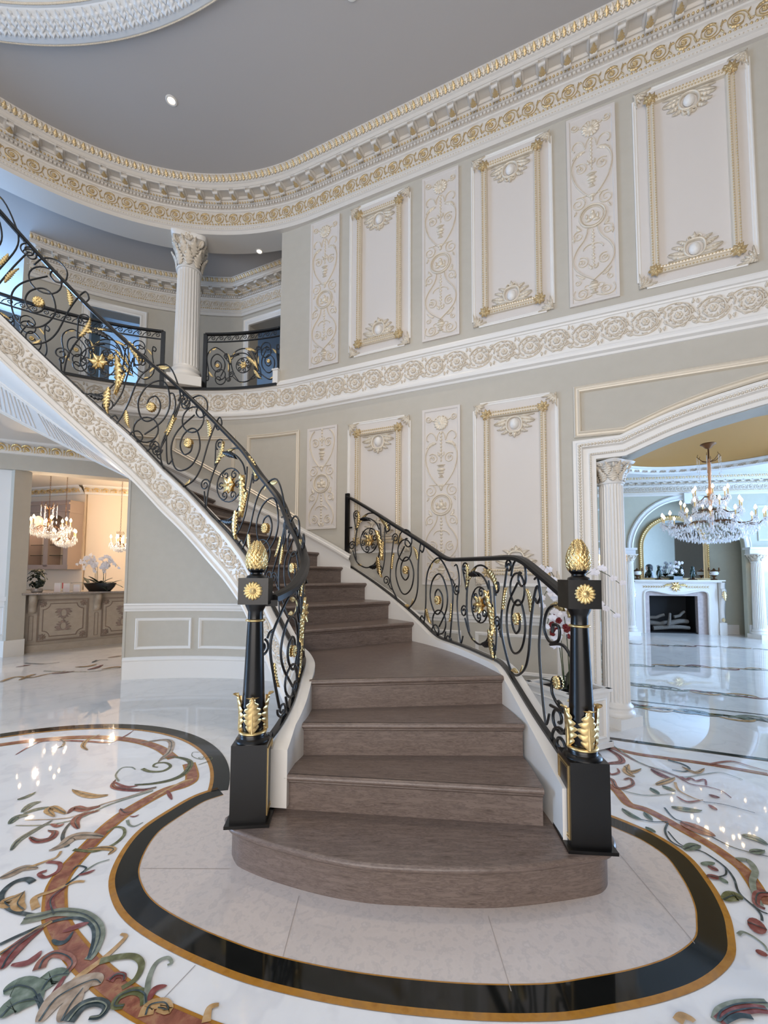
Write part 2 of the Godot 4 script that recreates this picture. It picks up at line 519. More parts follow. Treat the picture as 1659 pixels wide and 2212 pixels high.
const INLAY := [
	[2,0.05,0.0,1,-2.73,3.195,-2.747,3.427,-2.585,3.461,-2.374,3.448,-2.19,3.434,-2.145,3.565,-2.151,3.705],
	[1,0.03,0.01,1,-2.565,3.324,-2.504,3.339,-2.549,3.43,-2.635,3.492],
	[3,0.06,0.0,1,-2.259,3.284,-2.346,3.356,-2.396,3.479,-2.374,3.596],
	[4,0.08,0.0,1,-1.932,3.422,-1.792,3.487,-1.699,3.44,-1.621,3.263,-1.617,3.155,-1.61,3.078],
	[7,0.05,0.02,0,-1.666,2.981,-1.589,2.94,-1.508,2.948,-1.49,3.018,-1.552,3.074,-1.615,3.065,-1.61,3.017,-1.571,3.005],
	[7,0.07,0.01,1,-1.586,2.756,-1.478,2.777,-1.384,2.829,-1.343,2.916,-1.365,3.056,-1.434,3.131,-1.544,3.169,-1.603,3.129],
	[3,0.05,0.03,0,-1.246,2.83,-1.292,2.809,-1.343,2.709,-1.38,2.599],
	[0,0.02,0.015,0,-1.717,2.805,-1.791,2.889,-1.813,2.991,-1.755,3.003,-1.707,2.969],
	[2,0.07,0.0,1,-1.431,2.728,-1.511,2.694,-1.635,2.706,-1.718,2.744,-1.75,2.825],
	[2,0.04,0.0,1,-1.56,2.746,-1.633,2.735,-1.757,2.805],
	[3,0.09,0.0,1,-1.674,2.632,-1.75,2.618,-1.848,2.648,-1.939,2.694],
	[4,0.025,0.012,0,-1.431,2.728,-1.54,2.615,-1.642,2.528,-1.692,2.432,-1.762,2.386,-1.954,2.37],
	[0,0.025,0.012,0,-1.43,2.689,-1.597,2.528,-1.676,2.387,-1.801,2.328,-1.962,2.32],
	[2,0.09,0.0,1,-1.64,2.512,-1.705,2.475,-1.77,2.491,-1.77,2.431],
	[3,0.09,0.0,1,-1.779,2.431,-1.895,2.49,-1.897,2.458,-1.816,2.4],
	[5,0.08,0.0,1,-2.035,2.444,-2.05,2.524,-2.018,2.555],
	[5,0.06,0.0,1,-2.014,2.429,-1.98,2.473,-1.923,2.496],
	[5,0.08,0.0,1,-2.007,2.333,-2.022,2.399,-1.975,2.414],
	[5,0.06,0.0,1,-2.175,2.574,-2.15,2.609,-2.138,2.664],
	[1,0.04,0.01,0,-1.557,2.149,-1.636,2.222,-1.682,2.315,-1.687,2.401,-1.643,2.463],
	[2,0.08,0.0,1,-1.609,2.295,-1.672,2.358,-1.681,2.417,-1.61,2.467],
	[4,0.12,0.0,1,-1.43,2.224,-1.518,2.236,-1.581,2.223,-1.589,2.161,-1.621,2.114],
	[7,0.035,0.02,0,-1.509,2.126,-1.403,2.115,-1.342,2.163,-1.334,2.238,-1.371,2.297,-1.421,2.31,-1.439,2.263],
	[3,0.06,0.0,1,-1.441,2.127,-1.373,2.139,-1.316,2.128,-1.316,2.088],
	[2,0.07,0.0,1,-1.803,2.221,-1.738,2.19,-1.69,2.209,-1.706,2.261,-1.756,2.276],
	[0,0.06,0.0,1,-1.807,2.118,-1.837,2.196,-1.825,2.287,-1.801,2.371],
	[2,0.04,0.0,1,-1.786,2.335,-1.732,2.315,-1.718,2.34],
	[6,0.07,0.0,1,-1.503,2.48,-1.452,2.441,-1.413,2.45],
	[2,0.02,0.0,1,-1.407,2.411,-1.379,2.407,-1.364,2.427],
	[0,0.03,0.01,0,-1.398,2.374,-1.363,2.332,-1.326,2.318,-1.3,2.353],
	[2,0.04,0.0,1,-1.343,2.69,-1.3,2.635,-1.259,2.582],
	[7,0.008,0.008,0,-1.39,3.252,-1.437,3.251,-1.412,3.183,-1.332,3.132,-1.32,3.171,-1.355,3.157,-1.309,3.132,-1.277,3.177,-1.245,3.128,-1.274,3.077,-1.305,3.044,-1.257,3.102],
	[4,0.09,0.0,1,-1.689,1.93,-1.669,1.955,-1.64,1.995,-1.573,1.995],
	[3,0.03,0.02,0,-1.626,1.995,-1.582,2.037,-1.549,2.069,-1.561,2.114],
	[2,0.035,0.03,0,-1.567,2.037,-1.501,2.027,-1.469,1.976,-1.495,1.938,-1.541,1.96,-1.522,1.98],
	[1,0.05,0.03,0,-1.525,1.908,-1.568,1.927,-1.606,1.908,-1.605,1.854,-1.566,1.803,-1.479,1.755,-1.385,1.733,-1.305,1.733],
	[3,0.09,0.0,1,-1.505,1.771,-1.545,1.795,-1.523,1.82,-1.513,1.854],
	[3,0.08,0.0,1,-1.435,1.756,-1.487,1.787,-1.512,1.845],
	[3,0.05,0.02,0,-1.392,1.764,-1.441,1.812,-1.433,1.837,-1.401,1.855,-1.349,1.909,-1.304,1.914],
	[2,0.06,0.02,0,-1.296,1.733,-1.354,1.788,-1.374,1.829,-1.362,1.882],
	[1,0.02,0.012,0,-1.369,1.891,-1.356,1.957,-1.356,1.997,-1.403,2.012,-1.409,1.986],
	[0,0.018,0.01,0,-1.349,1.977,-1.328,2.028,-1.287,2.055],
	[2,0.03,0.0,1,-1.359,1.952,-1.328,1.967,-1.307,1.987],
	[0,0.09,0.05,0,-1.396,1.71,-1.342,1.726,-1.285,1.747,-1.191,1.738,-1.108,1.698,-1.052,1.642,-1.026,1.571,-1.027,1.541],
	[1,0.03,0.02,0,-1.387,1.6,-1.342,1.647,-1.269,1.704,-1.189,1.718,-1.113,1.683,-1.066,1.628,-1.028,1.547],
	[2,0.05,0.0,1,-1.201,1.655,-1.167,1.679,-1.132,1.697],
	[3,0.06,0.03,0,-1.347,1.557,-1.325,1.607,-1.306,1.661,-1.281,1.704],
	[2,0.1,0.0,1,-1.294,1.505,-1.314,1.557,-1.313,1.614,-1.288,1.675],
	[2,0.05,0.0,1,-1.276,1.521,-1.229,1.528,-1.216,1.552,-1.217,1.576],
	[6,0.07,0.04,0,-1.167,1.505,-1.179,1.54,-1.16,1.564,-1.106,1.552,-1.068,1.523,-1.07,1.484],
	[1,0.035,0.0,1,-1.213,1.621,-1.182,1.607,-1.159,1.615,-1.163,1.658],
	[3,0.05,0.02,0,-1.019,1.457,-1.005,1.495,-0.978,1.541,-0.96,1.59,-0.952,1.636,-0.978,1.646],
	[7,0.05,0.03,0,-0.98,1.535,-0.926,1.553,-0.871,1.554,-0.829,1.524,-0.819,1.474,-0.846,1.442],
	[2,0.06,0.02,0,-0.902,1.466,-0.893,1.485,-0.867,1.485,-0.855,1.466],
	[5,0.13,0.0,1,-1.216,1.425,-1.189,1.446,-1.128,1.433,-1.073,1.394],
	[5,0.13,0.0,1,-1.098,1.431,-1.101,1.475,-1.052,1.488],
	[5,0.13,0.0,1,-1.155,1.348,-1.15,1.384,-1.116,1.401,-1.08,1.399],
	[1,0.03,0.03,0,-1.103,1.418,-1.057,1.382,-1.028,1.348],
	[2,0.045,0.02,0,-1.035,1.357,-1.05,1.411,-1.061,1.481],
	[4,0.14,0.0,1,-1.029,1.337,-1.032,1.402,-0.998,1.442,-0.954,1.467,-0.923,1.455],
	[4,0.1,0.0,1,-0.963,1.337,-0.972,1.388,-0.97,1.439],
	[1,0.08,0.02,0,-0.944,1.338,-0.935,1.383,-0.896,1.397,-0.857,1.383,-0.857,1.354,-0.887,1.349],
	[7,0.06,0.03,0,-0.739,1.393,-0.763,1.423,-0.804,1.432,-0.837,1.412,-0.833,1.384,-0.804,1.384],
	[0,0.035,0.015,0,-0.737,1.393,-0.774,1.469,-0.782,1.53,-0.754,1.551,-0.729,1.532,-0.739,1.522],
	[2,0.04,0.0,1,-0.736,1.401,-0.736,1.438,-0.702,1.45],
	[3,0.05,0.02,0,-0.528,1.339,-0.535,1.38,-0.51,1.391],
	[3,0.08,0.04,0,-0.72,1.356,-0.723,1.386,-0.683,1.394,-0.66,1.373,-0.695,1.379],
	[2,0.08,0.0,1,1.734,3.402,1.77,3.247,1.737,3.127,1.648,3.099,1.572,3.08],
	[2,0.05,0.02,0,1.564,3.036,1.548,2.932,1.619,2.957,1.642,3.016],
	[2,0.03,0.012,0,1.736,3.471,1.802,3.323,1.841,3.151,1.9,3.019,1.977,2.917,1.998,2.803,2.081,2.767,2.129,2.716,2.123,2.633],
	[0,0.022,0.01,0,1.828,3.43,1.855,3.106,1.945,2.998,2.011,2.897,2.194,2.939,2.326,2.961,2.388,2.863],
	[1,0.04,0.015,0,2.09,3.154,2.149,3.091,2.15,3.021,2.085,2.974,2.014,2.999],
	[2,0.09,0.0,1,1.873,3.008,1.891,2.916,1.924,2.867],
	[3,0.08,0.0,1,1.767,2.791,1.867,2.838,1.956,2.887],
	[3,0.09,0.0,1,1.688,2.894,1.682,2.974,1.76,3.082],
	[3,0.07,0.0,1,1.71,3.049,1.71,2.964,1.808,3.013],
	[6,0.06,0.03,0,1.479,2.892,1.515,2.854,1.492,2.762,1.525,2.741,1.62,2.795,1.648,2.874,1.599,2.855],
	[5,0.07,0.0,1,1.702,2.746,1.71,2.67],
	[5,0.08,0.0,1,1.796,2.774,1.838,2.709],
	[0,0.016,0.012,0,1.507,2.71,1.615,2.657,1.812,2.679],
	[5,0.07,0.0,1,1.387,2.507,1.401,2.441,1.433,2.396],
	[1,0.014,0.014,0,1.432,2.4,1.488,2.378,1.567,2.382],
	[1,0.02,0.014,0,1.641,2.521,1.624,2.442,1.631,2.395,1.703,2.357],
	[5,0.06,0.0,1,1.411,2.329,1.437,2.283],
	[5,0.06,0.0,1,1.49,2.469,1.486,2.388],
	[5,0.09,0.0,1,1.687,2.529,1.748,2.504,1.839,2.491],
	[1,0.02,0.016,0,1.558,2.369,1.492,2.293,1.466,2.211,1.498,2.157,1.56,2.136,1.582,2.085,1.588,2.018,1.567,1.947,1.523,1.872,1.517,1.811,1.525,1.768,1.541,1.754],
	[1,0.014,0.012,0,1.507,2.293,1.494,2.2,1.512,2.157],
	[1,0.016,0.012,0,1.588,2.018,1.551,1.973,1.5,1.957],
	[1,0.016,0.016,0,1.522,1.803,1.512,1.754,1.487,1.719],
	[5,0.09,0.0,1,1.487,2.146,1.552,2.173,1.591,2.174],
	[7,0.1,0.0,1,1.421,1.825,1.485,1.848,1.504,1.826],
	[5,0.05,0.0,1,1.491,2.041,1.565,2.051],
	[2,0.06,0.0,1,1.517,2.032,1.537,1.995],
	[2,0.06,0.0,1,1.458,1.963,1.516,1.953],
	[5,0.05,0.0,1,1.508,1.955,1.516,1.917],
	[2,0.16,0.0,1,1.423,1.712,1.468,1.677],
	[6,0.16,0.0,1,1.632,2.376,1.675,2.319,1.728,2.253],
	[1,0.016,0.012,0,1.702,2.247,1.739,2.169,1.793,2.128,1.856,2.097],
	[5,0.07,0.0,1,1.797,2.128,1.881,2.141],
	[5,0.1,0.0,1,1.869,2.26,1.918,2.237,1.933,2.182],
	[0,0.05,0.04,0,1.689,2.076,1.734,2.067,1.709,2.001,1.634,1.93,1.581,1.857,1.551,1.796],
	[2,0.07,0.03,0,1.643,1.865,1.593,1.857,1.54,1.804,1.552,1.778],
	[0,0.025,0.012,0,1.339,1.655,1.366,1.667,1.387,1.649,1.397,1.613,1.386,1.585],
	[2,0.05,0.0,1,1.343,1.585,1.374,1.571],
	[0,0.06,0.05,0,1.015,1.346,1.051,1.376,1.112,1.396,1.17,1.402,1.219,1.402],
	[2,0.06,0.05,0,1.021,1.346,1.078,1.372,1.154,1.385,1.199,1.381],
	[1,0.03,0.03,0,1.036,1.346,1.093,1.364,1.133,1.36],
	[3,0.05,0.03,0,0.895,1.346,0.92,1.363,0.94,1.355,0.946,1.346],
	[2,0.03,0.0,1,1.798,2.646,1.821,2.583,1.932,2.607],
	[3,0.03,0.012,0,1.91,2.82,1.862,2.713,1.895,2.615,1.926,2.599],
	[2,0.06,0.0,1,2.01,2.664,2.054,2.632],
	[2,0.05,0.0,1,1.924,2.553,1.927,2.494],
	[1,0.012,0.01,0,1.914,2.584,2.016,2.554,2.122,2.468],
	[2,0.04,0.02,0,2.001,2.897,2.011,2.859,2.054,2.878,2.063,2.84,2.134,2.86,2.086,2.785],
	[3,0.06,0.0,1,2.114,3.042,2.151,2.959,2.258,3.022],
	[6,0.04,0.02,0,2.349,3.089,2.539,3.136,2.616,3.048,2.668,2.985],
	[3,0.1,0.04,0,-4.744,5.269,-4.773,5.522,-4.546,5.494,-4.495,5.681,-4.384,5.865],
	[2,0.1,0.0,1,-5.271,6.09,-5.18,6.248],
	[1,0.05,0.03,0,-5.361,6.352,-5.088,6.304,-4.971,6.361,-4.899,6.419],
	[3,0.12,0.0,1,-4.434,6.108,-4.293,6.163,-4.266,6.323],
	[2,0.12,0.0,1,-4.14,5.946,-4.112,6.065,-4.139,6.272],
	[3,0.1,0.0,1,-3.959,5.97,-3.88,6.121,-3.725,6.124],
	[0,0.05,0.03,0,-4.681,5.859,-4.349,5.82,-3.989,5.855,-3.725,6.124],
	[1,0.05,0.02,0,-4.458,6.603,-4.411,6.43,-4.41,6.604,-4.29,6.607],
	[4,0.14,0.0,1,-4.409,6.788,-4.317,6.919,-4.226,6.987],
	[2,0.08,0.0,1,-4.434,5.683,-4.315,5.774,-4.257,5.868],
	[3,0.1,0.0,1,-4.582,5.349,-4.649,5.592,-4.639,5.678]]

# ------------------------------------------------------------------ the scene
func _ready() -> void:
	set_camera_and_light()
	make_materials()
	make_units()
	build_floor()
	build_walls()
	build_ceiling()
	build_entablature()
	build_band()
	build_wall_panels()
	build_arch()
	build_stair()
	build_balustrades()
	build_newels()
	build_gallery()
	build_right_room()
	build_left_room()
	build_planter()
	build_person()

func area_light(called: String, at: Vector3, look: Vector3, size: Vector2, energy: float, c: Color) -> void:
	var l := AreaLight3D.new()
	l.name = called
	l.area_size = size
	l.area_normalize_energy = true
	l.light_energy = energy
	l.light_color = c
	l.area_range = 40.0
	l.area_attenuation = 2.0
	l.shadow_enabled = true
	add_child(l)
	l.look_at_from_position(at, look, Vector3.UP if absf((look - at).normalized().y) < 0.95 else Vector3.FORWARD)

func omni(called: String, at: Vector3, energy: float, c: Color, size := 0.1, parent: Node = self) -> void:
	var l := OmniLight3D.new()
	l.name = called
	l.light_energy = energy
	l.light_color = c
	l.light_size = size
	l.omni_range = 40.0
	l.omni_attenuation = 2.0
	l.shadow_enabled = true
	parent.add_child(l)
	l.position = at

func set_camera_and_light() -> void:
	var cam := Camera3D.new()
	cam.name = "camera"
	cam.projection = Camera3D.PROJECTION_FRUSTUM
	cam.near = 0.05
	cam.far = 200.0
	cam.size = 2212.0 / 904.6 * 0.05
	cam.frustum_offset = Vector2(0, (1189.5 - 1106.0) / 904.6 * 0.05)
	cam.position = Vector3(0, 1.3508, 0)
	cam.rotation = Vector3(0.0576, 0, 0.0049)
	add_child(cam)
	cam.current = true
	var e := Environment.new()
	e.background_mode = Environment.BG_SKY
	var sm := ProceduralSkyMaterial.new()
	sm.sky_top_color = Color(0.45, 0.62, 0.92)
	sm.sky_horizon_color = Color(0.80, 0.88, 1.0)
	sm.ground_bottom_color = Color(0.45, 0.45, 0.42)
	sm.ground_horizon_color = Color(0.7, 0.74, 0.78)
	var sky := Sky.new()
	sky.sky_material = sm
	e.sky = sky
	e.tonemap_mode = Environment.TONE_MAPPER_LINEAR
	e.tonemap_exposure = 0.94
	e.sdfgi_enabled = true
	e.ssao_enabled = true
	e.ssil_enabled = true
	var w := WorldEnvironment.new()
	w.name = "world"
	w.environment = e
	add_child(w)
	# daylight: the glazed entrance behind the camera, the windows of the rooms to both sides, the gallery's window
	area_light("entrance_daylight", Vector3(-1.7, 2.9, 5.4), Vector3(-1.7, 2.9, 0), Vector2(8.0, 5.0), 51.0, Color(1.0, 0.962, 0.925))
	area_light("left_window_daylight", Vector3(-12.9, 2.1, -1.2), Vector3(0, 2.1, -1.2), Vector2(3.4, 2.6), 52.0, Color(0.66, 0.82, 1.0))
	area_light("upper_window_daylight", Vector3(-12.9, 5.2, -2.6), Vector3(0, 5.2, -2.6), Vector2(3.0, 1.6), 40.0, Color(0.60, 0.78, 1.0))
	area_light("gallery_window_daylight", polar(137.0, 6.2, 5.0), polar(98.0, 4.0, 5.2), Vector2(1.5, 1.7), 13.0, Color(0.58, 0.77, 1.0))
	area_light("salon_window_daylight", Vector3(10.45, 1.9, -5.6), Vector3(0, 1.9, -5.6), Vector2(4.0, 2.6), 66.0, Color(0.66, 0.81, 1.0))

# ------------------------------------------------------------------ floor
func ribbon(b: MB, path: PackedVector2Array, w0: float, w1: float, y: float, c := Color.WHITE, shape := 0) -> void:
	var n := path.size()
	var l := PackedVector3Array()
	var r := PackedVector3Array()
	for i in n:
		var t := (path[mini(i + 1, n - 1)] - path[maxi(i - 1, 0)]).normalized()
		var s := Vector2(-t.y, t.x)
		var f := float(i) / (n - 1)
		var w := lerpf(w0, w1, f)
		if shape == 1:
			w = w0 * pow(sin(PI * clampf(0.06 + 0.94 * f, 0.0, 1.0)), 0.8) + 0.0008
		var p := path[i] + s * w * 0.5
		var q := path[i] - s * w * 0.5
		l.append(pt(p.x, p.y, y))
		r.append(pt(q.x, q.y, y))
	var k := b.v.size()
	b.grid([l, r])
	for i in b.v.size() - k:
		b.col.append(c)

func side_of(path: PackedVector2Array, off: float) -> PackedVector2Array:
	var o := PackedVector2Array()
	var n := path.size()
	for i in n:
		var t := (path[mini(i + 1, n - 1)] - path[maxi(i - 1, 0)]).normalized()
		o.append(path[i] + Vector2(-t.y, t.x) * off)
	return o

func build_floor() -> void:
	var b := MB.new()
	slab(b, PackedVector2Array([Vector2(-13, -6), Vector2(15, -6), Vector2(15, 14), Vector2(-13, 14)]), 0.0, 0.2)
	var fl := struct("floor", b, M.marble)
	var pad := smooth2(vv(PAD), 5)
	# white field: the round medallion, then round the beige apron, out to the line by the arch
	var field := PackedVector2Array()
	for i in 41:
		var a := lerpf(PI, deg_to_rad(13.5), i / 40.0)
		field.append(C + Vector2(cos(a), sin(a)) * 1.44)
	field.append_array(pad)
	field.append_array(PackedVector2Array([Vector2(1.25, 2.75), Vector2(1.2, 3.82), Vector2(6.0, 1.80), Vector2(6.0, -4.5), Vector2(-6.0, -4.5), Vector2(-6.0, 2.37)]))
	b = MB.new()
	slab(b, field, 0.001)
	part("white_marble_field", b, M.marble_white, fl)
	var apron := PackedVector2Array(pad)
	apron.append_array(PackedVector2Array([Vector2(1.1, 2.75), Vector2(0.6, 3.6), Vector2(-0.6, 3.4), Vector2(-0.92, 2.9)]))
	b = MB.new()
	slab(b, apron, 0.002)
	part("beige_marble_apron", b, M.marble_beige, fl)
	# borders
	var arc := PackedVector2Array()
	for i in 61:
		var a := lerpf(deg_to_rad(185), deg_to_rad(13.0), i / 60.0)
		arc.append(C + Vector2(cos(a), sin(a)))
	var ring := func(r0: float, r1: float) -> MB:
		var m := MB.new()
		var o := PackedVector3Array()
		var n := PackedVector3Array()
		for p in arc:
			var d: Vector2 = p - C
			o.append(pt(C.x + d.x * r0, C.y + d.y * r0, 0.003))
			n.append(pt(C.x + d.x * r1, C.y + d.y * r1, 0.003))
		m.grid([o, n])
		return m
	part("black_border", ring.call(1.475, 1.375), M.black_stone, fl)
	part("gold_border", ring.call(1.375, 1.352), M.gold_stone, fl)
	var strip := func(off0: float, off1: float, y: float) -> MB:
		var m := MB.new()
		var o := PackedVector3Array()
		var n := PackedVector3Array()
		for p in side_of(pad, off0):
			o.append(pt(p.x, p.y, y))
		for p in side_of(pad, off1):
			n.append(pt(p.x, p.y, y))
		m.grid([o, n])
		return m
	part("gold_border", strip.call(0.0, 0.024, 0.003), M.gold_stone, fl)
	part("black_border", strip.call(0.024, 0.112, 0.003), M.black_stone, fl)
	part("gold_border", strip.call(0.112, 0.117, 0.003), M.gold_stone, fl)
	# dark lines by the arch
	for l in [[1.2, 3.86, 6.0, 1.84, 0.05], [1.9, 4.79, 6.0, 2.96, 0.05], [2.0, 4.95, 6.6, 2.9, 0.02]]:
		b = MB.new()
		ribbon(b, PackedVector2Array([Vector2(l[0], l[1]), Vector2(l[2], l[3])]), l[4], l[4], 0.003)
		b.col.clear()
		part("black_line", b, M.black_stone, fl)
	# joints between the slabs
	for l in [[-0.644, 1.525, -0.704, 1.388], [0.42, 1.44, 0.42, 1.74], [-0.35, 1.56, -0.35, 1.84], [1.15, 1.62, 1.15, 2.4], [-1.1, 2.0, -0.70, 2.0]]:
		b = MB.new()
		ribbon(b, PackedVector2Array([Vector2(l[0], l[1]), Vector2(l[2], l[3])]), 0.0025, 0.0025, 0.0031)
		b.col.clear()
		part("joint", b, M.joint, fl)
	# reddish ribbon that follows the border
	var rw := [0.085, 0.055, 0.06, 0.075]
	for ri in RIBBONS.size():
		var p := smooth2(vv(RIBBONS[ri]), 6)
		b = MB.new(); ribbon(b, p, rw[ri], rw[ri], 0.0025); b.col.clear()
		part("gold_ribbon", b, M.gold_stone, fl)
		b = MB.new(); ribbon(b, p, rw[ri] * 0.74, rw[ri] * 0.74, 0.0032); b.col.clear()
		part("rouge_ribbon", b, M.rouge_stone, fl)
	var tone := [Color(0.52, 0.55, 0.49), Color(0.22, 0.28, 0.30), Color(0.52, 0.28, 0.27), Color(0.74, 0.59, 0.40), Color(0.68, 0.60, 0.52), Color(0.42, 0.48, 0.42), Color(0.62, 0.41, 0.35), Color(0.40, 0.41, 0.27)]
	var stone := []
	for i in tone.size():
		var c: Color = tone[i]
		stone.append(textured(noise_tex([[0.0, c.darkened(0.22)], [0.5, c], [1.0, c.lightened(0.25)]], 0.04, 60 + i, 256), 0.09, Vector3(2, 2, 2)))
	var k := 0
	for e in INLAY:
		var p := smooth2(vv(e.slice(4)), 6)
		b = MB.new()
		ribbon(b, p, e[1] * 0.55, e[2] * 0.55, 0.0036 + 0.00003 * k, Color.WHITE, e[3])
		b.col.clear()
		part("inlay_leaf" if e[3] == 1 else "inlay_stem", b, stone[e[0]], fl)
		if e[1] > 0.05:          # the dark rib that runs down a wide leaf
			b = MB.new()
			ribbon(b, p, 0.006, 0.003, 0.0076 + 0.00001 * k)
			b.col.clear()
			part("inlay_rib", b, stone[1 if e[0] != 1 else 0], fl)
		k += 1
	# garlands of the far rooms' floors
	var rng := RandomNumberGenerator.new()
	rng.seed = 5
	for gl in [[2.2, 4.6, 6.2, 2.9, 16], [3.0, 5.3, 7.2, 3.4, 14], [3.3, 6.6, 6.9, 5.9, 9], [4.3, 8.6, 9.6, 7.3, 12], [2.6, 4.9, 4.6, 8.9, 12]]:
		for i in gl[4]:
			var f = (i + 0.5) / float(gl[4])
			var at := Vector2(lerpf(gl[0], gl[2], f), lerpf(gl[1], gl[3], f)) + Vector2(rng.randf_range(-0.05, 0.05), rng.randf_range(-0.09, 0.09))
			var dir := Vector2(gl[2] - gl[0], gl[3] - gl[1]).normalized()
			var nrm := Vector2(-dir.y, dir.x)
			for j in 3:
				var sg := 1.0 if (i + j) % 2 == 0 else -1.0
				var o := at + dir * (j - 1) * 0.09
				b = MB.new()
				ribbon(b, smooth2([o - dir * 0.16, o - dir * 0.05 + nrm * 0.06 * sg, o + dir * 0.08 + nrm * 0.05 * sg, o + dir * 0.15 - nrm * 0.03 * sg], 4), 0.05, 0.0, 0.003 + 0.0001 * j, Color.WHITE, 1)
				b.col.clear()
				part("inlay_leaf", b, stone[[1, 2, 3, 0, 7, 5][rng.randi() % 6]], fl)

# strips of wall between given heights: [u, low, high] each, as a wall with thickness
func wall_strip(b: MB, st: Array, thick: float) -> void:
	var rows := [[], [], [], []]
	for s in st:
		var f := wall_plan(s[0], 0.0)
		var k := wall_plan(s[0], -thick)
		rows[0].append(pt(f.x, f.y, s[1]))
		rows[1].append(pt(f.x, f.y, s[2]))
		rows[2].append(pt(k.x, k.y, s[2]))
		rows[3].append(pt(k.x, k.y, s[1]))
	for i in 4:
		b.grid([PackedVector3Array(rows[i]), PackedVector3Array(rows[(i + 1) % 4])])
	for e in [0, st.size() - 1]:
		b.quad(rows[0][e], rows[1][e], rows[2][e], rows[3][e])

func right_arch(u: float, lift := 0.0, side := 0.0) -> float:
	var w := u if u < 5.2 else 10.4 - u
	return table([3.385 - side, 2.44, 3.62, 2.445, 3.8, 2.52, 3.98, 2.592, 4.15, 2.645, 4.31, 2.69, 4.65, 2.765, 5.0, 2.80, 5.2, 2.805], w) + lift

func left_arch(_u: float) -> float:
	return 3.40

func build_walls() -> void:
	var b := MB.new()
	var st := []
	for i in 25:
		st.append([lerpf(-2.28, 0.0, i / 24.0), 0.0, 3.84])
	wall_strip(b, st, 0.32)
	wall_strip(b, [[0.0, 0.0, 3.84], [3.385, 0.0, 3.84]], 0.32)
	st = []
	for i in 21:
		st.append([lerpf(-5.4, -2.28, i / 20.0), left_arch(lerpf(-5.4, -2.28, i / 20.0)), 3.84])
	wall_strip(b, st, 0.45)
	st = []
	for i in 6:
		st.append([lerpf(-0.33, 0.0, i / 5.0), 3.84, 6.5])
	wall_strip(b, st, 0.32)
	wall_strip(b, [[0.0, 3.84, 6.5], [3.385, 3.84, 6.5]], 0.32)
	st = []
	for i in 41:
		var u := lerpf(3.385, 7.015, i / 40.0)
		st.append([u, right_arch(u), 6.5])
	wall_strip(b, st, 0.32)
	wall_strip(b, [[7.015, 0.0, 6.5], [11.5, 0.0, 6.5]], 0.32)
	struct("wall_back", b, M.wall)
	# outer walls of the house, with the openings through which the daylight comes
	b = MB.new()
	b.box(Vector3(-9.4, 3.5, 5.6), Vector3(7.2, 7.4, 0.3))
	b.box(Vector3(8.7, 3.5, 5.6), Vector3(12.6, 7.4, 0.3))
	b.box(Vector3(-1.7, 6.3, 5.6), Vector3(8.2, 1.8, 0.3))
	b.box(Vector3(-1.7, 0.1, 5.6), Vector3(8.2, 0.2, 0.3))
	struct("wall_front", b, M.wall)
	b = MB.new()
	for e in [[-14.0, -4.1, 0.0, 7.2], [0.5, 6.0, 0.0, 7.2], [-4.1, 0.5, 6.0, 7.2], [-4.1, 0.5, 3.4, 4.4], [-4.1, 0.5, 0.0, 0.8], [-4.1, -2.9, 0.8, 3.4]]:
		b.box(Vector3(-13.1, (e[2] + e[3]) / 2, (e[0] + e[1]) / 2), Vector3(0.3, e[3] - e[2], e[1] - e[0]))
	b.box(Vector3(-13.1, 5.2, -0.3), Vector3(0.3, 1.6, 1.6))
	struct("wall_left", b, M.wall)
	window_bars("window_1", Vector3(-1.7, 2.8, 5.6), 8.2, 5.2, 0.0, 6, 4)
	window_bars("window_2", Vector3(-13.1, 2.1, -1.2), 3.4, 2.6, PI / 2, 4, 3)
	window_bars("window_3", Vector3(-13.1, 5.2, -2.6), 3.0, 1.6, PI / 2, 4, 2)
	b = MB.new()
	b.box(Vector3(15.1, 3.5, -4), Vector3(0.3, 7.4, 20))
	struct("wall_right", b, M.wall)
	b = MB.new()
	b.box(Vector3(1, 3.5, -14.1), Vector3(28.4, 7.4, 0.3))
	struct("wall_far", b, M.wall)
	# chair rail, baseboard and skirting frames on the wall under the stair
	var low := []
	for i in 40:
		var u := lerpf(-2.30, 3.19, i / 39.0)
		var p := wall_plan(u, 0.0)
		low.append([p, (wall_plan(u, 0.1) - p).normalized()])
	b = MB.new()
	moulding(b, low, [0.0, 0.86, 0.012, 0.865, 0.016, 0.885, 0.03, 0.90, 0.034, 0.935, 0.05, 0.945, 0.05, 0.965, 0.0, 0.97])
	struct("trim_1", b, M.white)
	b = MB.new()
	moulding(b, low, [0.022, 0.0, 0.022, 0.225, 0.03, 0.235, 0.03, 0.25, 0.012, 0.275, 0.0, 0.28])
	struct("baseboard_back", b, M.white)
	var wf := []
	for s in [[-2.17, -1.475], [-1.385, -0.69], [-0.60, 0.09], [0.70, 1.52], [1.66, 2.09], [2.23, 3.05]]:
		b = MB.new()
		var y0 := 0.37
		var y1 := 0.775
		var nn := 8
		var outline := PackedVector2Array()
		for i in nn + 1:
			outline.append(Vector2(lerpf(s[0], s[1], i / float(nn)), y0))
		for i in nn + 1:
			outline.append(Vector2(lerpf(s[1], s[0], i / float(nn)), y1))
		frame(b, outline, [0.0, 0.0, 0.004, 0.014, 0.014, 0.018, 0.022, 0.012, 0.03, 0.012, 0.04, 0.0])
		bend_to_wall(b)
		var o := struct("trim_2", b, M.white)
	# the jamb below it
	b = MB.new()
	wall_box(b, -2.295, -0.16, 0.0, 3.4, 0.03, 0.34)
	struct("trim_4", b, M.wall)

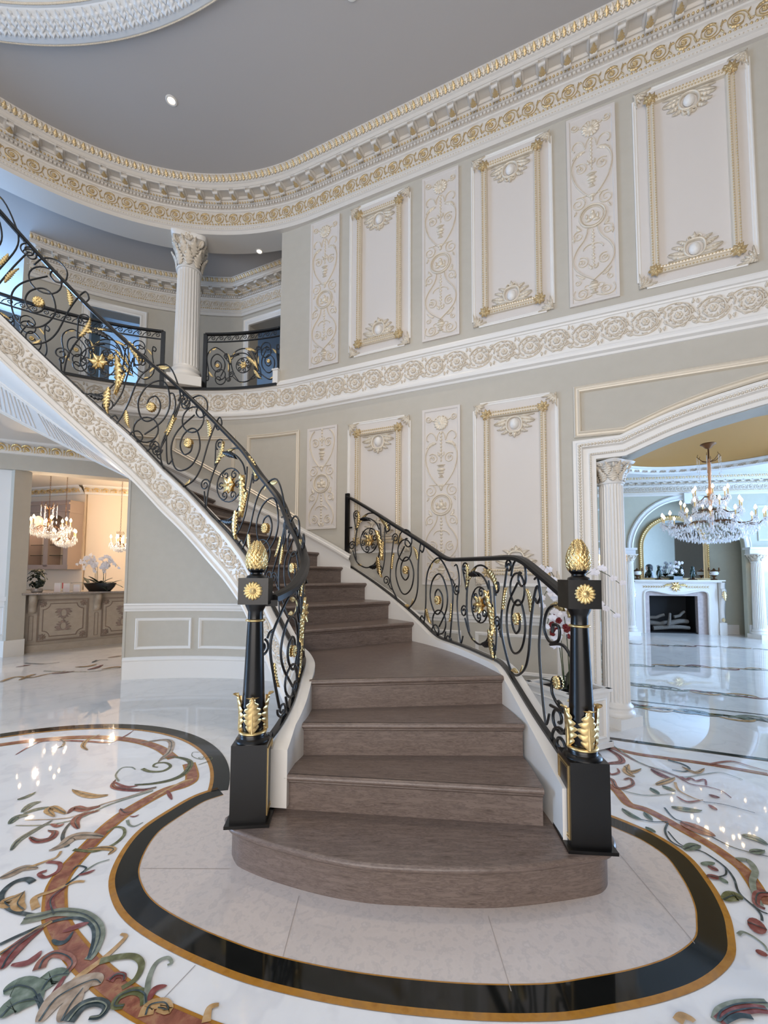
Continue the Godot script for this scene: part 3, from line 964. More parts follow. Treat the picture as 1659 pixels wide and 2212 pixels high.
func window_bars(called: String, c: Vector3, w: float, h: float, turn: float, across: int, up: int) -> void:
	var b := MB.new()
	for i in across + 1:
		b.box(Vector3(lerpf(-w / 2, w / 2, float(i) / across), 0, 0), Vector3(0.07, h, 0.08))
	for i in up + 1:
		b.box(Vector3(0, lerpf(-h / 2, h / 2, float(i) / up), 0), Vector3(w, 0.07, 0.08))
	var o := struct(called, b, M.white)
	o.transform = Transform3D(Basis(Vector3.UP, turn), c)
	b = MB.new()
	b.box(Vector3.ZERO, Vector3(w, h, 0.008))
	part("pane", b, M.glass, o)

func wall_box(b: MB, u: float, out: float, y0: float, y1: float, w: float, depth: float) -> void:
	var x := wall_at(u, (y0 + y1) / 2, out)
	b.box(x.origin, Vector3(w, y1 - y0, depth), x.basis)

# takes a mesh drawn as (u, height, out) and bends it onto the wall
func bend_to_wall(b: MB) -> void:
	for i in b.v.size():
		var p := b.v[i]
		var q := wall_plan(p.x, p.z)
		b.v[i] = pt(q.x, q.y, p.y)

func build_ceiling() -> void:
	var rc := Vector2(-3.2, -0.73)
	var b := MB.new()
	var rows := []
	for r in [4.40, 16.0]:
		var row := PackedVector3Array()
		for j in 96:
			var g := TAU * j / 96
			row.append(pt(rc.x + cos(g) * r, rc.y + sin(g) * r, 6.47))
		rows.append(row)
	for r in [16.0, 4.40]:
		var row := PackedVector3Array()
		for j in 96:
			var g := TAU * j / 96
			row.append(pt(rc.x + cos(g) * r, rc.y + sin(g) * r, 6.56))
		rows.append(row)
	b.grid(rows, true, true)
	struct("ceiling", b, M.ceiling)
	b = MB.new()
	b.box(Vector3(1, 7.7, -4), Vector3(28.5, 0.2, 20))
	struct("roof", b, M.ceiling)
	# ring round the dome
	b = MB.new()
	b.lathe(PackedVector2Array([Vector2(4.50, 6.475), Vector2(4.50, 6.445), Vector2(4.47, 6.43), Vector2(4.44, 6.43)]), 128, Vector3(rc.x, 0, -rc.y), true)
	b.lathe(PackedVector2Array([Vector2(4.44, 6.43), Vector2(4.41, 6.435), Vector2(4.36, 6.452), Vector2(4.30, 6.485), Vector2(4.27, 6.51)]), 128, Vector3(rc.x, 0, -rc.y))
	b.lathe(PackedVector2Array([Vector2(4.27, 6.51), Vector2(4.25, 6.51), Vector2(4.25, 6.535), Vector2(4.21, 6.545)]), 128, Vector3(rc.x, 0, -rc.y), true)
	b.lathe(PackedVector2Array([Vector2(4.21, 6.545), Vector2(3.6, 6.76), Vector2(2.4, 7.0), Vector2(1.2, 7.24), Vector2(0.001, 7.28)]), 96, Vector3(rc.x, 0, -rc.y))
	var ring := struct("trim_5", b, M.cool)
	var lf := MB.new()
	lf.leaf(Vector2(0, 0), PI / 2, 0.105, 0.085, 0.0, 3, 0.022, 0.0, 0.012, 0.5)
	lf.leaf(Vector2(0.045, 0.06), PI / 2, 0.11, 0.085, 0.0, 3, 0.022, 0.0, 0.012, 0.5)
	lf.leaf(Vector2(0.045, 0.0), PI / 2, 0.05, 0.03, 0.0, 2, 0.015, 0.0, 0.0, 0.4)
	var lm := lf.mesh()
	var xs := []
	for j in 310:
		var g := TAU * j / 310
		if g < 0.6 or g > 2.4:
			continue
		var d := Vector2(cos(g), sin(g))
		var p := rc + d * 4.425
		var up := Vector3(-d.x * 0.90, 0.436, d.y * 0.90)
		var side := Vector3(d.y, 0, d.x)
		inst("acanthus_leaf", lm, M.cool, ring, Transform3D(Basis(side, up, side.cross(up)), pt(p.x, p.y, 6.428)))
	for j in 760:
		var g := 0.55 + 1.95 * j / 760.0
		var d := Vector2(cos(g), sin(g))
		for e in [[4.485, 6.437], [4.245, 6.518]]:
			var p = rc + d * e[0]
			xs.append(Transform3D(Basis(), pt(p.x, p.y, e[1])))
	var bd := MB.new()
	bd.ball(Vector3.ZERO, Vector3(0.008, 0.012, 0.008), 6, 4)
	many("bead", bd.mesh(), M.pearl, ring, xs)
	# recessed spots
	for s in [[-2.328, 4.249, "recessed spotlight alone in the grey ceiling near the dome"], [-0.311, 3.40, "recessed spotlight at the top edge, in the grey ceiling"]]:
		var t := thing("recessed_spot", s[2], "downlight", pt(s[0], s[1], 6.47), 0.0, "spots in the foyer ceiling")
		b = MB.new()
		b.lathe(PackedVector2Array([Vector2(0.058, 0.0), Vector2(0.058, -0.006), Vector2(0.04, -0.008), Vector2(0.034, 0.0)]), 20)
		part("rim", b, M.white, t)
		b = MB.new()
		b.lathe(PackedVector2Array([Vector2(0.04, -0.003), Vector2(0.02, -0.006), Vector2(0.0005, -0.007)]), 16)
		part("lamp", b, M.bulb, t)
		var sl := SpotLight3D.new()
		sl.name = "spot_beam"
		sl.light_energy = 4.0
		sl.light_color = Color(1.0, 0.93, 0.84)
		sl.spot_range = 30.0
		sl.spot_attenuation = 2.0
		sl.spot_angle = 38.0
		sl.light_size = 0.04
		sl.shadow_enabled = true
		t.add_child(sl)
		sl.position = Vector3(0, -0.03, 0)
		sl.rotation.x = -PI / 2

# ------------------------------------------------------------------ ornament pieces shared by several things
var U := {}

func make_units() -> void:
	# scroll of the broad band and of the stair's string: a rosette in a coil with leaves, 0.25 wide
	for flip in [1.0, -1.0]:
		var b := MB.new()
		b.ridge(coil(Vector2(0, 0), 0.104, 0.05, 215 * flip, 1.3 * flip), 0.0075, 0.005, 0.02)
		b.rosette(Vector2.ZERO, 0.034, 6, 0.024)
		for k in 9:
			var g = deg_to_rad(20.0 + 40.0 * k) * flip
			b.leaf(Vector2(cos(g), sin(g)) * 0.052, g + 0.5 * flip, 0.05, 0.03, 1.5 * flip, 3, 0.018, 0.0, 0.004, 0.55)
			b.leaf(Vector2(cos(g + 0.3), sin(g + 0.3)) * 0.098, g + 0.3 + 0.9 * flip, 0.05, 0.026, 1.5 * flip, 3, 0.016, 0.0, 0.004, 0.55)
		b.ridge(smooth2(vv([-0.125, 0.05 * flip, -0.10, 0.095 * flip, -0.03, 0.115 * flip, 0.05, 0.10 * flip, 0.10, 0.06 * flip, 0.125, 0.0]), 4), 0.005, 0.005, 0.014)
		for e in [[-0.12, 0.10, 2.3], [0.12, 0.10, 0.8], [-0.115, -0.09, -2.4], [0.115, -0.09, -0.7], [0.125, 0.03, 1.7], [-0.125, -0.03, -1.6], [0.12, -0.03, -1.7], [-0.12, 0.04, 1.4]]:
			b.leaf(Vector2(e[0] * 0.85, e[1] * 0.85 * flip), e[2] * flip, 0.045, 0.028, 1.2 * flip, 3, 0.016, 0.0, 0.0, 0.55)
		U["scroll%d" % flip] = b.mesh()
	# scroll of the cornice frieze, two kinds in turn, 0.19 wide each
	for flip in [1.0, -1.0]:
		var b := MB.new()
		b.ridge(coil(Vector2(-0.015, -0.004 * flip), 0.064, 0.026, 150 * flip, -1.3 * flip), 0.0045, 0.0035, 0.012)
		b.rosette(Vector2(-0.015, -0.004 * flip), 0.024, 5, 0.016)
		b.ridge(smooth2(vv([0.095, 0.045 * flip, 0.072, 0.02 * flip, 0.062, -0.02 * flip, 0.04, -0.055 * flip, 0.0, -0.068 * flip, -0.05, -0.055 * flip, -0.078, -0.02 * flip, -0.072, 0.03 * flip]), 4), 0.004, 0.004, 0.011)
		b.leaf(Vector2(-0.072, 0.02 * flip), 1.1 * flip, 0.12, 0.034, -1.7 * flip, 5, 0.016)
		b.leaf(Vector2(0.06, 0.0), 0.9 * flip, 0.06, 0.022, 0.8 * flip, 3, 0.012)
		b.leaf(Vector2(0.06, -0.03 * flip), -0.7 * flip, 0.045, 0.018, -0.6 * flip, 3, 0.01)
		b.leaf(Vector2(-0.085, -0.03 * flip), 3.6 * flip, 0.04, 0.018, -0.6 * flip, 3, 0.01)
		U["frieze%d" % flip] = b.mesh()
	# bracket under the cornice's soffit: x along the wall, y up, z into the room
	var m := MB.new()
	m.box(Vector3(0, -0.004, 0.072), Vector3(0.078, 0.008, 0.155))
	m.box(Vector3(0, -0.03, 0.065), Vector3(0.062, 0.045, 0.125))
	m.tube(PackedVector3Array([Vector3(-0.032, -0.036, 0.125), Vector3(0.032, -0.036, 0.125)]), 0.018, 0.018, 8)
	m.tube(PackedVector3Array([Vector3(-0.032, -0.05, 0.02), Vector3(0.032, -0.05, 0.02)]), 0.022, 0.022, 8)
	U.bracket = m.mesh()
	m = MB.new()
	m.leaf(Vector2(0, 0), PI / 2, 0.12, 0.07, 0.0, 4, 0.012)
	U.bracket_leaf = m.mesh()
	# rim round the sunk square between two brackets, hanging from the soffit
	m = MB.new()
	frame(m, rect(-0.066, 0.016, 0.066, 0.138), [-0.014, 0.0, -0.014, 0.022, -0.004, 0.022, 0.004, 0.014, 0.010, 0.006, 0.012, 0.0])
	for i in m.v.size():
		m.v[i] = Vector3(m.v[i].x, -m.v[i].z, m.v[i].y)
	U.coffer = m.mesh()
	m = MB.new()
	m.box(Vector3(0, 0, 0.012), Vector3(0.024, 0.026, 0.024))
	U.dentil = m.mesh()
	m = MB.new()
	m.ball(Vector3.ZERO, Vector3(0.012, 0.014, 0.012), 6, 4)
	U.egg = m.mesh()
	m = MB.new()
	m.ball(Vector3.ZERO, Vector3(0.0075, 0.0075, 0.0075), 5, 4)
	U.pearl = m.mesh()
	# leaf of the cornice's top moulding
	m = MB.new()
	m.leaf(Vector2(0, -0.035), PI / 2, 0.075, 0.055, 0.0, 3, 0.016)
	m.dome(Vector2(0.036, -0.015), 0.010, 0.018, 0.014)
	U.crown_leaf = m.mesh()

# transforms spaced along plan stations: x along, y up, z inward
func along(st: Array, step: float, out: float, y: float) -> Array:
	var o := []
	var left := step * 0.5
	for i in st.size() - 1:
		var a: Vector2 = st[i][0] + st[i][1] * out
		var c: Vector2 = st[i + 1][0] + st[i + 1][1] * out
		var l := a.distance_to(c)
		while left <= l:
			var f := left / l
			var p := a.lerp(c, f)
			var n: Vector2 = (st[i][1] as Vector2).lerp(st[i + 1][1], f).normalized()
			var t := Vector2(-n.y, n.x)
			o.append(Transform3D(Basis(Vector3(t.x, 0, -t.y), Vector3.UP, Vector3(n.x, 0, -n.y)), pt(p.x, p.y, y)))
			left += step
		left -= l
	return o

# one full entablature along stations; k scales it, top is the ceiling it meets
func entablature(called: String, st: Array, top: float, k: float, fine := true) -> void:
	var h := func(y: float) -> float: return top - (6.47 - y) * k
	var prof := []
	var src := [-0.30, 5.95, 0.04, 5.95, 0.04, 6.0, 0.055, 6.008, 0.055, 6.04, 0.068, 6.048, 0.068, 6.056, 0.062, 6.085, 0.062, 6.235, 0.08, 6.245, 0.085, 6.258, 0.095, 6.26, 0.095, 6.288, 0.125, 6.29, 0.14, 6.296, 0.16, 6.312, 0.17, 6.345, 0.325, 6.345, 0.325, 6.385, 0.345, 6.392, 0.35, 6.402, 0.385, 6.448, 0.395, 6.452, 0.395, 6.47]
	for i in range(0, src.size(), 2):
		prof.append(src[i] * (k if i > 0 else 1.0))
		prof.append(h.call(src[i + 1]))
	var b := MB.new()
	moulding(b, st, prof)
	var o := struct(called, b, M.cream)
	var xs := along(st, 0.226 * k, 0.165 * k, h.call(6.345))
	var sc := Basis().scaled(Vector3(k, k, k))
	for x in xs:
		var br := inst("modillion", U.bracket, M.cream, o, x * Transform3D(sc))
		inst("gold_leaf", U.bracket_leaf, M.gilt, br, Transform3D(Basis(Vector3(1, 0, 0), Vector3(0, 0, 1), Vector3(0, -1, 0)), Vector3(0, -0.053, 0.004)))
	var cf := along(st, 0.226 * k, 0.165 * k, h.call(6.345))
	for i in cf.size() - 1:
		var cx: Transform3D = (cf[i] as Transform3D).interpolate_with(cf[i + 1], 0.5)
		inst("coffer", U.coffer, M.cream, o, cx * Transform3D(sc))
	if fine:
		xs = along(st, 0.19 * k, 0.063 * k, h.call(6.155))
		for i in xs.size():
			inst("frieze_scroll", U["frieze1"] if i % 2 == 0 else U["frieze-1"], M.gilt, o, xs[i] * Transform3D(sc))
	else:
		var fx := []
		for x in along(st, 0.19 * k, 0.063 * k, h.call(6.155)):
			fx.append(x * Transform3D(sc))
		many("frieze_scroll", U["frieze1"], M.pearl, o, fx)
	for e in [["dentil", U.dentil, 0.0395, 0.095, 6.274, M.cream], ["egg_moulding", U.egg, 0.0345, 0.146, 6.302, M.gilt], ["bead_moulding", U.egg, 0.037, 0.066, 6.068, M.gilt], ["pearl_row", U.pearl, 0.03, 0.055, 6.022, M.pearl]]:
		var ys := []
		for x in along(st, e[2] * k, e[3] * k, h.call(e[4])):
			ys.append(x * Transform3D(sc))
		many(e[0], e[1], e[5], o, ys)
	var cs := []
	var cw := []
	for x in along(st, 0.044 * k, 0.372 * k, h.call(6.426)):
		(cs if (cs.size() + cw.size()) % 2 == 0 else cw).append(x * Transform3D(Basis(Vector3.RIGHT, 0.62).scaled(Vector3(k, k, k))))
	many("crown_leaf", U.crown_leaf, M.gilt, o, cs)
	many("crown_leaf", U.crown_leaf, M.pearl, o, cw)

func build_entablature() -> void:
	entablature("trim_6", room_stations(C2, R2, deg_to_rad(168), 6.2), 6.47, 1.0)

# ------------------------------------------------------------------ the broad band at the height of the gallery
func band_stations() -> Array:
	var o := []
	for i in 60:
		var u := lerpf(-5.6, 0.0, i / 59.0)
		var p := wall_plan(u, 0.0)
		o.append([p, (wall_plan(u, 0.1) - p).normalized()])
	o.append([wall_plan(6.6, 0.0), -NV])
	return o

func build_band() -> void:
	var st := band_stations()
	var b := MB.new()
	moulding(b, st, [0.0, 3.425, 0.012, 3.43, 0.02, 3.45, 0.045, 3.465, 0.05, 3.485, 0.05, 3.505, 0.025, 3.515, 0.02, 3.53, 0.02, 3.795, 0.03, 3.80, 0.035, 3.815, 0.05, 3.822, 0.05, 3.845, 0.03, 3.85])
	var o := struct("trim_7", b, M.white)
	var xs := along(st, 0.25, 0.02, 3.662)
	for i in xs.size():
		inst("band_scroll", U["scroll1"] if i % 2 == 0 else U["scroll-1"], M.stucco, o, xs[i])
	# cap on the straight wall only
	b = MB.new()
	var s2 := []
	for u in [-0.33, -0.16, 0.0, 6.6]:
		var p := wall_plan(u, 0.0)
		s2.append([p, (wall_plan(u, 0.1) - p).normalized()])
	moulding(b, s2, [0.0, 3.848, 0.045, 3.848, 0.045, 3.862, 0.02, 3.875, 0.015, 3.895, 0.0, 3.90])
	struct("trim_8", b, M.white)

# ------------------------------------------------------------------ relief panels and framed panels on the straight wall
func scrollwork(y0: float, y1: float) -> MB:
	var b := MB.new()
	var seen := func(y: float) -> bool: return y > y0 + 0.03 and y < y1 - 0.03
	var both := func(p: PackedVector2Array, w0: float, w1: float, h: float) -> void:
		var mid := p[p.size() / 2].y
		if seen.call(mid):
			var kept := PackedVector2Array()
			for q in p:
				if q.y > y0 + 0.045 and q.y < y1 - 0.04:
					kept.append(q)
			p = kept
			b.ridge(p, w0 * 0.78, w1 * 0.78, h, 0.0)
			b.ridge(mirrored(p), w0 * 0.78, w1 * 0.78, h, 0.0)
	var leaf2 := func(x: float, y: float, a: float, l: float, w: float, bd: float) -> void:
		if seen.call(y):
			b.leaf(Vector2(-x, y), PI - a, l, w, -bd, 3, 0.014)
			b.leaf(Vector2(x, y), a, l, w, bd, 3, 0.014)
	# shell and top volutes
	if seen.call(1.765):
		b.rosette(Vector2(0, 1.765), 0.082, 14, 0.02)
		both.call(coil(Vector2(-0.14, 1.825), 0.038, 0.008, -20, -1.4), 0.008, 0.006, 0.016)
		both.call(smooth2(vv([-0.105, 1.815, -0.085, 1.795, -0.06, 1.82, -0.02, 1.85]), 5), 0.008, 0.005, 0.014)
	both.call(smooth2(vv([-0.015, 1.67, -0.04, 1.63, -0.05, 1.575, -0.075, 1.64, -0.12, 1.668, -0.158, 1.64, -0.165, 1.60, -0.145, 1.575]), 5), 0.006, 0.008, 0.014)
	for k in 9:
		var y := 1.655 - k * 0.038
		if seen.call(y):
			b.dome(Vector2(0, y), 0.016 - 0.0007 * k, 0.018, 0.014, 0.0, 8)
	# the upper lyre
	both.call(smooth2(vv([-0.055, 1.545, -0.12, 1.525, -0.165, 1.46, -0.177, 1.37, -0.145, 1.24, -0.08, 1.13, -0.012, 1.055]), 5), 0.009, 0.007, 0.018)
	leaf2.call(0.06, 1.545, 0.1, 0.12, 0.05, -1.0)
	both.call(coil(Vector2(-0.094, 1.375), 0.058, 0.012, 130, -1.6), 0.007, 0.004, 0.014)
	leaf2.call(0.094, 1.375, 1.0, 0.035, 0.03, 0.8)
	leaf2.call(0.015, 1.40, 0.9, 0.05, 0.03, 0.5)
	if seen.call(1.235):
		for e in [[1.30, 0.050, 0.008], [1.285, 0.034, 0.007], [1.25, 0.047, 0.02], [1.215, 0.036, 0.016], [1.185, 0.02, 0.01], [1.168, 0.032, 0.007]]:
			b.dome(Vector2(0, e[0]), e[1], e[2], 0.022, 0.0, 10)
	leaf2.call(0.15, 1.265, 1.1, 0.05, 0.02, 0.3)
	if seen.call(1.08):
		b.dome(Vector2(0, 1.075), 0.036, 0.016, 0.02)
		b.dome(Vector2(0, 1.045), 0.018, 0.03, 0.02)
	both.call(coil(Vector2(-0.122, 1.02), 0.066, 0.014, 60, -1.5), 0.007, 0.004, 0.015)
	both.call(smooth2(vv([-0.05, 1.085, -0.09, 1.085, -0.135, 1.085]), 4), 0.006, 0.006, 0.012)
	leaf2.call(0.14, 0.955, -1.4, 0.05, 0.024, 0.5)
	# medallion
	if seen.call(0.865):
		b.ridge(coil(Vector2(0, 0.865), 0.112, 0.112, 0, 1.0), 0.010, 0.010, 0.02)
		b.ridge(coil(Vector2(0, 0.865), 0.092, 0.092, 0, 1.0), 0.004, 0.004, 0.012)
		for e in [[0.0, 0.905, 0.02, 0.022], [0.0, 0.865, 0.032, 0.035], [-0.035, 0.83, 0.03, 0.018], [0.03, 0.825, 0.035, 0.016], [0.045, 0.865, 0.014, 0.03], [-0.05, 0.87, 0.014, 0.024]]:
			b.dome(Vector2(e[0], e[1]), e[2], e[3], 0.02, 0.0, 9)
	# leafy scrolls and the lower lyre
	both.call(coil(Vector2(-0.125, 0.695), 0.052, 0.010, 80, 1.4), 0.007, 0.004, 0.014)
	leaf2.call(0.10, 0.745, 0.6, 0.08, 0.04, 0.8)
	leaf2.call(0.16, 0.70, -1.0, 0.06, 0.035, -0.9)
	both.call(smooth2(vv([-0.045, 0.745, -0.055, 0.69, -0.085, 0.63, -0.14, 0.56, -0.175, 0.47, -0.16, 0.375, -0.10, 0.30, -0.03, 0.245, 0.0, 0.22]), 5), 0.008, 0.007, 0.018)
	both.call(coil(Vector2(-0.096, 0.415), 0.055, 0.012, 110, -1.6), 0.007, 0.004, 0.014)
	leaf2.call(0.096, 0.415, 0.4, 0.036, 0.034, 0.9)
	both.call(smooth2(vv([0.0, 0.585, -0.045, 0.58, -0.08, 0.555, -0.085, 0.535]), 4), 0.008, 0.005, 0.016)
	for k in 11:
		var y := 0.72 - k * 0.035
		if seen.call(y):
			b.dome(Vector2(0, y), 0.012 + 0.004 * (k % 3), 0.015, 0.013, 0.0, 8)
	leaf2.call(0.01, 0.335, 0.7, 0.06, 0.035, 0.6)
	leaf2.call(0.075, 0.255, 0.35, 0.10, 0.03, 0.5)
	both.call(coil(Vector2(-0.14, 0.225), 0.03, 0.008, 60, -1.3), 0.006, 0.004, 0.012)
	if seen.call(0.14):
		for e in [[0.205, 0.030, 0.006], [0.19, 0.038, 0.008], [0.165, 0.05, 0.022], [0.135, 0.038, 0.014], [0.112, 0.018, 0.014], [0.092, 0.036, 0.008]]:
			b.dome(Vector2(0, e[0]), e[1], e[2], 0.022, 0.0, 10)
		both.call(smooth2(vv([-0.045, 0.18, -0.075, 0.175, -0.08, 0.15, -0.05, 0.135]), 4), 0.004, 0.004, 0.01)
		both.call(coil(Vector2(-0.105, 0.105), 0.05, 0.012, -90, 1.5), 0.008, 0.005, 0.016)
		both.call(smooth2(vv([-0.02, 0.075, -0.06, 0.058, -0.11, 0.05, -0.16, 0.065, -0.18, 0.10, -0.165, 0.15]), 4), 0.008, 0.006, 0.016)
	return b

func cartouche() -> MB:
	var b := MB.new()
	for s in [1.0, -1.0]:
		b.ridge(smooth2(vv([0.0, 0.085, 0.05 * s, 0.075, 0.075 * s, 0.03, 0.07 * s, -0.03, 0.04 * s, -0.065, 0.0, -0.075]), 4), 0.014, 0.012, 0.028)
		var sa := func(a: float) -> float: return a if s > 0 else PI - a
		for e in [[0.05, -0.06, 0.12, 0.16, 0.05, 0.35], [0.07, -0.03, 0.45, 0.13, 0.05, -0.5], [0.07, 0.01, 0.75, 0.11, 0.045, -0.7], [0.055, 0.05, 1.0, 0.09, 0.04, -0.9], [0.03, -0.07, -0.12, 0.17, 0.03, 0.2]]:
			b.leaf(Vector2(e[0] * s, e[1]), sa.call(e[2]), e[3], e[4], e[5] * s, 4, 0.026)
		b.ridge(coil(Vector2(0.03 * s, 0.10), 0.024, 0.006, -90, 1.3 * s), 0.008, 0.006, 0.024)
	b.leaf(Vector2(0, 0.075), PI / 2, 0.07, 0.06, 0.0, 3, 0.03)
	return b

func notched(w: float, h: float, k: float) -> PackedVector2Array:
	var x := w / 2
	var y := h / 2
	return PackedVector2Array([Vector2(-x + k, -y), Vector2(x - k, -y), Vector2(x - k, -y + k * 0.35), Vector2(x - k * 0.35, -y + k), Vector2(x, -y + k), Vector2(x, y - k), Vector2(x - k * 0.35, y - k), Vector2(x - k, y - k * 0.35), Vector2(x - k, y), Vector2(-x + k, y), Vector2(-x + k, y - k * 0.35), Vector2(-x + k * 0.35, y - k), Vector2(-x, y - k), Vector2(-x, -y + k), Vector2(-x + k * 0.35, -y + k), Vector2(-x + k, -y + k * 0.35)])

func flat_poly(b: MB, p: PackedVector2Array, z: float) -> void:
	var t := Geometry2D.triangulate_polygon(p)
	for i in range(0, t.size(), 3):
		b.tri(Vector3(p[t[i]].x, p[t[i]].y, z), Vector3(p[t[i + 1]].x, p[t[i + 1]].y, z), Vector3(p[t[i + 2]].x, p[t[i + 2]].y, z))

func relief_panel(u0: float, u1: float, y0: float, y1: float, full: bool, label: String) -> void:
	var w := u1 - u0
	var h := y1 - y0
	var x := wall_at((u0 + u1) / 2, y0, 0.0)
	var t := thing("relief_panel", label, "relief panel", Vector3.ZERO, 0.0, "scrollwork relief panels on the wall")
	t.transform = x
	var b := MB.new()
	frame(b, rect(-w / 2, 0, w / 2, h), [0.0, 0.0, 0.0, 0.022, 0.026, 0.022, 0.034, 0.014])
	flat_poly(b, rect(-w / 2 + 0.034, 0.034, w / 2 - 0.034, h - 0.034), 0.014)
	part("backing", b, M.panel, t)
	var lo := 0.0 if full else 0.30
	var s := scrollwork(lo, 1.935 if full else 1.575)
	part("scrollwork", s, M.pearl, t, Transform3D(Basis(), Vector3(0, -lo, 0.014)))

func framed_panel(u0: float, u1: float, y0: float, y1: float, label: String) -> void:
	var w := u1 - u0
	var h := y1 - y0
	var t := thing("framed_wall_panel", label, "wall panel", Vector3.ZERO, 0.0, "framed panels on the wall")
	t.transform = wall_at((u0 + u1) / 2, (y0 + y1) / 2, 0.0)
	var out := notched(w, h, 0.075)
	var b := MB.new()
	flat_poly(b, out, 0.006)
	part("field", b, M.panel, t)
	b = MB.new()
	frame(b, out, [0.0, 0.0, 0.0, 0.014, 0.010, 0.018, 0.018, 0.012, 0.03, 0.012, 0.036, 0.006])
	part("outer_moulding", b, M.white, t)
	var iw := w - 0.225
	var ih := h - 0.225
	b = MB.new()
	frame(b, rect(-iw / 2, -ih / 2, iw / 2, ih / 2), [0.0, 0.006, 0.0, 0.03, 0.012, 0.04, 0.022, 0.03, 0.03, 0.03, 0.038, 0.044, 0.05, 0.048, 0.062, 0.036, 0.066, 0.006])
	part("inner_frame", b, M.pearl, t)
	# rope and bead lines along the frame
	var xs := []
	for o in [[0.011, 0.038, 0.026], [0.048, 0.046, 0.024]]:
		var ww: float = iw - o[0] * 2
		var hh: float = ih - o[0] * 2
		for s in [-1.0, 1.0]:
			for i in int(ww / o[2]):
				xs.append(Transform3D(Basis(), Vector3(-ww / 2 + (i + 0.5) * o[2], hh / 2 * s, o[1])))
			for i in int(hh / o[2]):
				xs.append(Transform3D(Basis(), Vector3(ww / 2 * s, -hh / 2 + (i + 0.5) * o[2], o[1])))
	many("rope_moulding", U.pearl, M.gilt, t, xs)
	if not U.has("corner"):
		var c := MB.new()
		for k in 5:
			c.leaf(Vector2(0.0, 0.0), deg_to_rad(-95 + 47.5 * k + 45) , 0.06, 0.05, 0.3, 3, 0.03)
		for k in 3:
			c.leaf(Vector2(0.0, 0.0), deg_to_rad(180 + 45 * k) , 0.055, 0.04, 0.0, 3, 0.03)
		c.dome(Vector2.ZERO, 0.022, 0.022, 0.04)
		U.corner = c.mesh()
		c = MB.new()
		for e in [[0.0, 0.0, 0.0, 0.13, 0.035], [0.0, 0.0, PI / 2, 0.13, 0.035], [0.0, 0.0, PI / 4, 0.09, 0.05], [0.0, 0.0, 0.35, 0.10, 0.04], [0.0, 0.0, 1.2, 0.10, 0.04], [0.02, 0.02, PI * 1.25, 0.05, 0.045]]:
			c.leaf(Vector2(e[0], e[1]), e[2], e[3], e[4], 0.2, 4, 0.024)
		U.outer_corner = c.mesh()
		U.cartouche = cartouche().mesh()
		c = MB.new()
		c.dome(Vector2.ZERO, 0.046, 0.056, 0.034, 0.0, 14)
		U.cabochon = c.mesh()
	var q := 0
	for e in [[1.0, 1.0], [-1.0, 1.0], [-1.0, -1.0], [1.0, -1.0]]:
		inst("corner_leaf", U.corner, M.gilt, t, Transform3D(Basis(Vector3.BACK, q * PI / 2), Vector3(e[0] * (iw / 2 - 0.03), e[1] * (ih / 2 - 0.03), 0.03)))
		inst("outer_corner_leaf", U.outer_corner, M.pearl, t, Transform3D(Basis(Vector3.BACK, q * PI / 2 + PI), Vector3(e[0] * (w / 2 - 0.028), e[1] * (h / 2 - 0.028), 0.010)))
		q += 1
	for s in [1.0, -1.0]:
		var r := Basis() if s < 0 else Basis(Vector3(1, 0, 0), Vector3(0, -1, 0), Vector3(0, 0, 1))
		var o := inst("cartouche", U.cartouche, M.pearl, t, Transform3D(r, Vector3(0, s * (ih / 2 - 0.155), 0.008)))
		inst("cabochon", U.cabochon, M.white, o, Transform3D(Basis(), Vector3(0, 0, 0.004)))

func build_wall_panels() -> void:
	relief_panel(0.137, 0.568, 3.968, 5.905, true, "narrow scrollwork relief panel of the upper row, nearest the gallery")
	relief_panel(1.664, 2.089, 3.968, 5.905, true, "middle scrollwork relief panel of the upper row")
	relief_panel(3.187, 3.615, 3.968, 5.905, true, "scrollwork relief panel of the upper row, above the arch's corner")
	relief_panel(0.132, 0.565, 1.908, 3.187, false, "short scrollwork relief panel of the lower row beside the stair's skirting")
	relief_panel(1.664, 2.092, 1.245, 3.183, true, "scrollwork relief panel of the lower row behind the right balustrade")
	framed_panel(0.710, 1.522, 3.985, 5.897, "tall gilt-framed panel with cartouches, upper row, first from the gallery")
	framed_panel(2.226, 3.051, 3.985, 5.897, "tall gilt-framed panel with cartouches, middle of the upper row")
	framed_panel(3.758, 4.64, 3.975, 5.908, "tall gilt-framed panel with cartouches, upper row, above the arch")
	framed_panel(0.710, 1.524, 1.60, 3.172, "gilt-framed panel of the lower row behind the balustrade's end post")
	framed_panel(2.228, 3.066, 1.24, 3.160, "tall gilt-framed panel of the lower row next to the arch")
	# plain gilt frames that follow the stair
	for s in [[-0.785, 0.0, 2.47, 2.03, "gilt moulding frame with a sloping foot beside the short relief panel"], [-1.80, -0.955, 3.0, 2.55, "gilt moulding frame with a sloping foot behind the curved balustrade"], [-2.9, -1.97, 3.10, 3.04, "low gilt moulding frame high behind the curved balustrade"]]:
		var b := MB.new()
		var o := PackedVector2Array()
		for i in 9:
			o.append(Vector2(lerpf(s[0], s[1], i / 8.0), lerpf(s[2], s[3], i / 8.0)))
		for i in 9:
			o.append(Vector2(lerpf(s[1], s[0], i / 8.0), 3.20))
		frame(b, o, [0.0, 0.0, 0.0, 0.014, 0.008, 0.02, 0.016, 0.014, 0.026, 0.014, 0.036, 0.022, 0.044, 0.016, 0.05, 0.0])
		bend_to_wall(b)
		var t := inst("gilt_frame", b.mesh(), M.pearl, self)
		tag(t, s[4], "moulding frame", "gilt frames along the stair")

